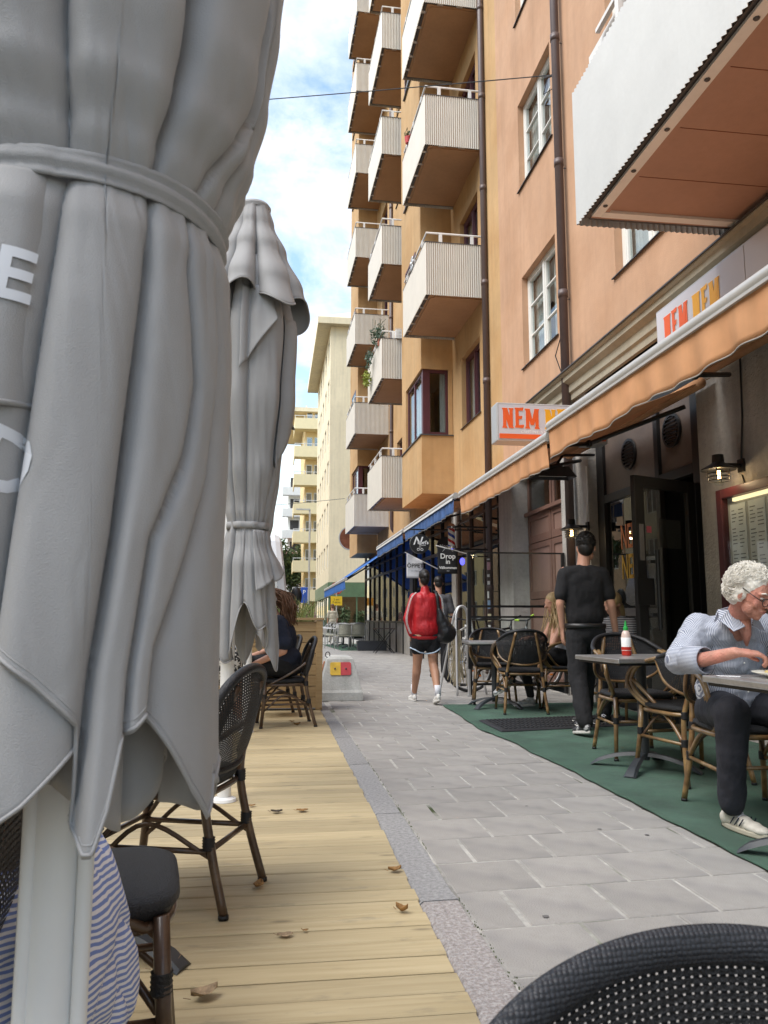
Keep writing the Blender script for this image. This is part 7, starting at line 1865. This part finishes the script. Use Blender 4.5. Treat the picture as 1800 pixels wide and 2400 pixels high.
stander('figure in cream clothes walking by the green shop', 2.55, 34.5, 1.62, R(10), mat('cream_cloth', (.50, .46, .36), .9), mat('cream_trousers', (.48, .45, .37), .9), m_hairbr)
stander('small far figure with a pale bag beyond the planter', 1.55, 33.5, 1.55, R(0), mat('dusty_pink', (.30, .18, .16), .9), m_trous, m_hairbr, long_=True)

# ---------------- seated woman in navy T-shirt (left, faces the road)
sw = thing('person', 'long haired woman in a navy T-shirt seated beside the planter', 'person', (.02, 7.72, .005))
b = MB(); P, M = head_mesh(b, (-.10, .0, 1.17), R(-68), R(18), .98); chain(b, [(.02, 0, .98), (-.03, 0, 1.06), (-.09, 0, 1.15)], [.06, .052, .05]); ellr(b, (.06, 0, .85), (.07, .13, .14))
chain(b, [(.03, -.19, .94), (.08, -.24, .70), (-.17, -.20, .585)], [.05, .040, .028]); hand(b, (-.17, -.20, .585), (-1, .25, -.25), (0, .2, -1), 1, .16, .4)
chain(b, [(.03, .19, .94), (.05, .22, .72), (-.2, .12, .64)], [.05, .04, .028]); hand(b, (-.2, .12, .64), (-1, -.1, 0), (0, 0, -1), -1, .16, .4)
chain(b, [(.02, -.10, .54), (-.36, -.12, .56), (-.30, -.12, .10)], [.08, .066, .042]); chain(b, [(.02, .10, .54), (-.36, .10, .56), (-.40, .12, .10)], [.095, .066, .042])
b.build('body', m_skin, sw, True, remesh=.009)
s_ = MB(); ellr(s_, (.04, 0, .93), (.11, .205, .10)); ellr(s_, (.07, 0, .80), (.14, .19, .19)); ellr(s_, (.10, 0, .62), (.16, .19, .13))
chain(s_, [(.03, -.175, .95), (.075, -.235, .78)], [.082, .085]); chain(s_, [(.03, .175, .95), (.05, .22, .78)], [.082, .085])
s_.build('t_shirt', m_navy, sw, True, remesh=.011, disp=(.03, .10))
s_ = MB(); ellr(s_, (.10, 0, .53), (.17, .18, .09)); chain(s_, [(.08, -.10, .55), (-.26, -.12, .565)], [.105, .088]); chain(s_, [(.08, .10, .55), (-.26, .10, .565)], [.105, .088])
s_.build('shorts', m_blk, sw, True, remesh=.011, disp=(.02, .1))
MB().ell((-.045, -.12, .84), (.05, .03, .06), None, 12, 8).build('shirt_print', mat('print_yellow', (.6, .42, .08), .8, col2=(.6, .6, .62), c2s=20), sw, True)
for y_, xx in ((-.12, -.30), (.12, -.40)): shoe(sw, (xx, y_, .1), (xx + .06, y_, 0), (xx - .2, y_, 0))
q = MB(); q.ell(P(0, .025, .045), (.086, .1, .09), M, 18, 12); rg_ = random.Random(9)
for k in range(420):
    d = V((rg_.gauss(0, 1), rg_.gauss(.5, .8), rg_.gauss(.4, .8))).normalized()
    if d.y < -.3 and d.z < .6: continue
    p0 = P(d.x * .085, .025 + d.y * .1, .045 + d.z * .09); e = V((.13 + rg_.gauss(0, .035), rg_.gauss(0, .07), .99 + rg_.uniform(-.07, .10))); m_ = p0.lerp(e, .5) + V((.05 + rg_.gauss(0, .02), rg_.gauss(0, .02), .05))
    q.tube(spline([p0, m_, e + V((rg_.gauss(0, .02), 0, 0))], 4), [.005] * 8 + [.002], 4)
q.build('hair', m_hairbr, sw, True)
# patterned bag beside her
pg = thing('patterned_bag', 'black and white zigzag bag held at the deck table behind the parasol', 'bag', (-.38, 6.6, .62))
q = MB(); ellr(q, (0, 0, .0), (.14, .10, .16)); q.build('bag_body', m_scarf, pg, True); MB().tube(spline([(-.08, 0, .13), (0, 0, .28), (.08, 0, .13)], 5), .01, 6).build('strap', m_black, pg, True)

# ---------------- blonde woman at the far table (faces the road)
bw = thing('person', 'blonde woman in white top and black leggings with crossed legs, beside the waiter', 'person', (3.22, 8.85, GZ))
b = MB(); P, M = head_mesh(b, (-.02, -.02, 1.16), R(-80), R(12), .95); chain(b, [(.04, 0, .97), (.0, 0, 1.12)], [.055, .048]); ellr(b, (.06, 0, .85), (.07, .12, .13))
chain(b, [(.03, -.17, .93), (-.10, -.20, .70), (.03, -.16, .80), ], [.046, .038, .036]); chain(b, [(-.10, -.20, .70), (-.02, -.05, .93)], [.038, .026]); hand(b, (-.02, -.05, .93), (.1, .2, 1), (-1, 0, 0), 1, .15, .6)
chain(b, [(.03, .17, .93), (-.08, .18, .72), (-.28, .05, .77)], [.046, .038, .026]); hand(b, (-.28, .05, .77), (-1, 0, 0), (0, 0, -1), -1, .15, .5)
b.build('body', m_skin, bw, True, remesh=.009)
s_ = MB(); ellr(s_, (.06, 0, .84), (.105, .155, .14)); ellr(s_, (.08, 0, .68), (.12, .15, .13)); s_.build('top', mat('white_top', (.62, .64, .72), .85, var=.1), bw, True, remesh=.010, disp=(.012, .06))
s_ = MB(); ellr(s_, (.08, 0, .54), (.15, .17, .10)); chain(s_, [(.05, -.09, .56), (-.34, -.06, .62), (-.56, -.16, .36)], [.10, .07, .045]); chain(s_, [(.05, .09, .55), (-.36, .06, .53), (-.30, .02, .12)], [.10, .07, .045])
s_.build('leggings', m_blk, bw, True, remesh=.010)
chain(MB(), [(-.56, -.16, .36), (-.60, -.17, .31)], [.034, .03]).build('ankle', m_skin, bw, True)
shoe(bw, (-.60, -.17, .31), (-.59, -.18, .235), (-.78, -.20, .14), mat('silver_sneaker', (.45, .46, .46), .5, var=.4, vs=25)); shoe(bw, (-.30, .02, .12), (-.25, .02, 0), (-.50, .0, 0), bpy.data.materials['silver_sneaker'])
q = MB(); q.ell(P(0, .025, .045), (.084, .098, .088), M, 18, 12); rg_ = random.Random(19)
for k in range(260):
    d = V((rg_.gauss(0, 1), rg_.gauss(.5, .8), rg_.gauss(.4, .8))).normalized()
    if d.y < -.3 and d.z < .6: continue
    p0 = P(d.x * .083, .025 + d.y * .098, .045 + d.z * .088); e = V((.02 + rg_.gauss(0, .07), -.10 + rg_.gauss(0, .08), .78 + rg_.uniform(-.07, .14))); m_ = p0.lerp(e, .5) + V((rg_.gauss(0, .02), -.02, .02)); q.tube(spline([p0, m_, e], 4), [.005] * 8 + [.002], 4)
q.build('hair', m_hairbl, bw, True)

# ---------------- person half hidden behind the waiter
hp = thing('person', 'seated person in a dark striped top, only half seen behind the waiter', 'person', (3.42, 7.6, GZ), R(120))
b = MB(); P, M = head_mesh(b, (0, .06, 1.12), R(180), R(20), .95); chain(b, [(0, 0, .97), (0, .04, 1.08)], [.055, .05]); ellr(b, (0, 0, .85), (.13, .07, .13))
for s in (-1, 1):
    chain(b, [(s * .17, 0, .93), (s * .22, .06, .70), (s * .12, .28, .74)], [.046, .038, .026]); hand(b, (s * .12, .28, .74), (0, 1, 0), (0, 0, -1), s, .15, .4)
    chain(b, [(s * .09, 0, .54), (s * .11, .40, .56), (s * .11, .38, .1)], [.09, .065, .04])
b.build('body', m_skin, hp, True, remesh=.010)
s_ = MB(); ellr(s_, (0, 0, .92), (.19, .1, .10)); ellr(s_, (0, 0, .74), (.175, .12, .22))
for s in (-1, 1): chain(s_, [(s * .165, 0, .93), (s * .22, .06, .71)], [.065, .055])
s_.build('striped_top', stripes('dark_stripes', (.25, .25, .26), (.03, .03, .035), 14, 'Z'), hp, True, remesh=.011, disp=(.015, .08))
s_ = MB(); ellr(s_, (0, 0, .54), (.17, .13, .10))
for s in (-1, 1): chain(s_, [(s * .09, 0, .55), (s * .11, .40, .57), (s * .11, .38, .12)], [.10, .075, .06])
s_.build('trousers', m_blk, hp, True, remesh=.012)
for s in (-1, 1): shoe(hp, (s * .11, .38, .1), (s * .11, .33, 0), (s * .12, .58, 0), m_sole, m_shoe)
q = MB(); q.ell(P(0, .025, .045), (.085, .098, .09), M, 18, 12); q.ell(P(0, .07, -.07), (.07, .05, .14), M, 14, 10); q.build('hair', m_hairbl, hp, True)

# ---------------- person in the striped dress behind the near pole
dp = thing('person', 'person in a blue and white striped dress behind the near parasol pole', 'person', (-.53, 1.52, .005))
b = MB(); P, M = head_mesh(b, (-.05, .02, 1.19), R(-80), R(10), .95); chain(b, [(.0, 0, .99), (-.03, 0, 1.14)], [.055, .05]); ellr(b, (.02, 0, .85), (.07, .12, .13))
chain(b, [(.0, -.18, .95), (.10, -.17, .70), (.16, -.02, .60)], [.046, .038, .027]); hand(b, (.16, -.02, .60), (.1, .6, -.6), (-1, 0, 0), 1, .155, .4)
chain(b, [(.0, .18, .95), (-.02, .2, .70), (-.25, .1, .66)], [.046, .038, .027]); hand(b, (-.25, .1, .66), (-1, 0, 0), (0, 0, -1), -1, .155, .4)
chain(b, [(.04, -.09, .54), (-.36, -.1, .55), (-.32, -.1, .1)], [.09, .062, .04]); chain(b, [(.04, .09, .54), (-.36, .1, .55), (-.36, .1, .1)], [.09, .062, .04])
b.build('body', m_skint, dp, True, remesh=.009)
s_ = MB(); ellr(s_, (.02, 0, .90), (.11, .19, .12)); ellr(s_, (.03, 0, .74), (.14, .17, .18)); chain(s_, [(.0, -.17, .95), (.08, -.18, .74)], [.07, .066]); chain(s_, [(0, .17, .95), (-.01, .2, .76)], [.07, .066])
s_.build('dress_top', m_dress, dp, True, remesh=.010, disp=(.02, .07))
def dr(u, v_):
    a = 2 * PI * u; z = .62 - .44 * v_; rx = .13 + .10 * math.sin(PI * min(1, v_ * .85 + .05)) + .008 * math.sin(a * 9 + v_ * 3) * (.3 + v_); ry = .16 + .09 * math.sin(PI * v_ * .85) + .012 * math.sin(a * 9 + v_ * 3)
    return (.07 + rx * math.cos(a), ry * math.sin(a), z)
MB().grid(180, 50, lambda u, v_: tuple(V(dr(u, v_)) + V((math.cos(2 * PI * u), math.sin(2 * PI * u), 0)) * (.016 * mnoise.noise(V((math.cos(2 * PI * u) * 2.5, math.sin(2 * PI * u) * 2.5, v_ * 4))) - .012 * max(0, 1 - 5 * abs(mnoise.noise(V((math.cos(2 * PI * u) * 4 + v_ * 2, math.sin(2 * PI * u) * 4, v_ * 3 + 7))))))), True).build('dress_skirt', m_dress, dp, True, solid=.003)
s_ = MB(); chain(s_, [(.0, -.1, .57), (-.34, -.1, .56)], [.12, .095]); chain(s_, [(.0, .1, .57), (-.34, .1, .56)], [.12, .095]); s_.build('dress_front', m_dress, dp, True, remesh=.011, disp=(.02, .08))
for y_ in (-.1, .1): shoe(dp, (-.34, y_, .1), (-.28, y_, 0), (-.54, y_, 0))
short_hair(P, M, dp, m_hairbr, .96, 500, 4, .03)
tb = thing('tan_bag', 'taupe cloth bag strap hanging behind the near white pole', 'bag', (-.30, 1.30, 0))
q = MB(); ellr(q, (-.02, .0, .46), (.045, .04, .13)); q.build('bag_body', mat('taupe_cloth', (.20, .15, .12), .9, var=.1), tb, True, remesh=.009, disp=(.015, .06)); MB().tube([(-.02, 0, .58), (-.05, .02, .8)], .012, 6).build('strap', bpy.data.materials['taupe_cloth'], tb)
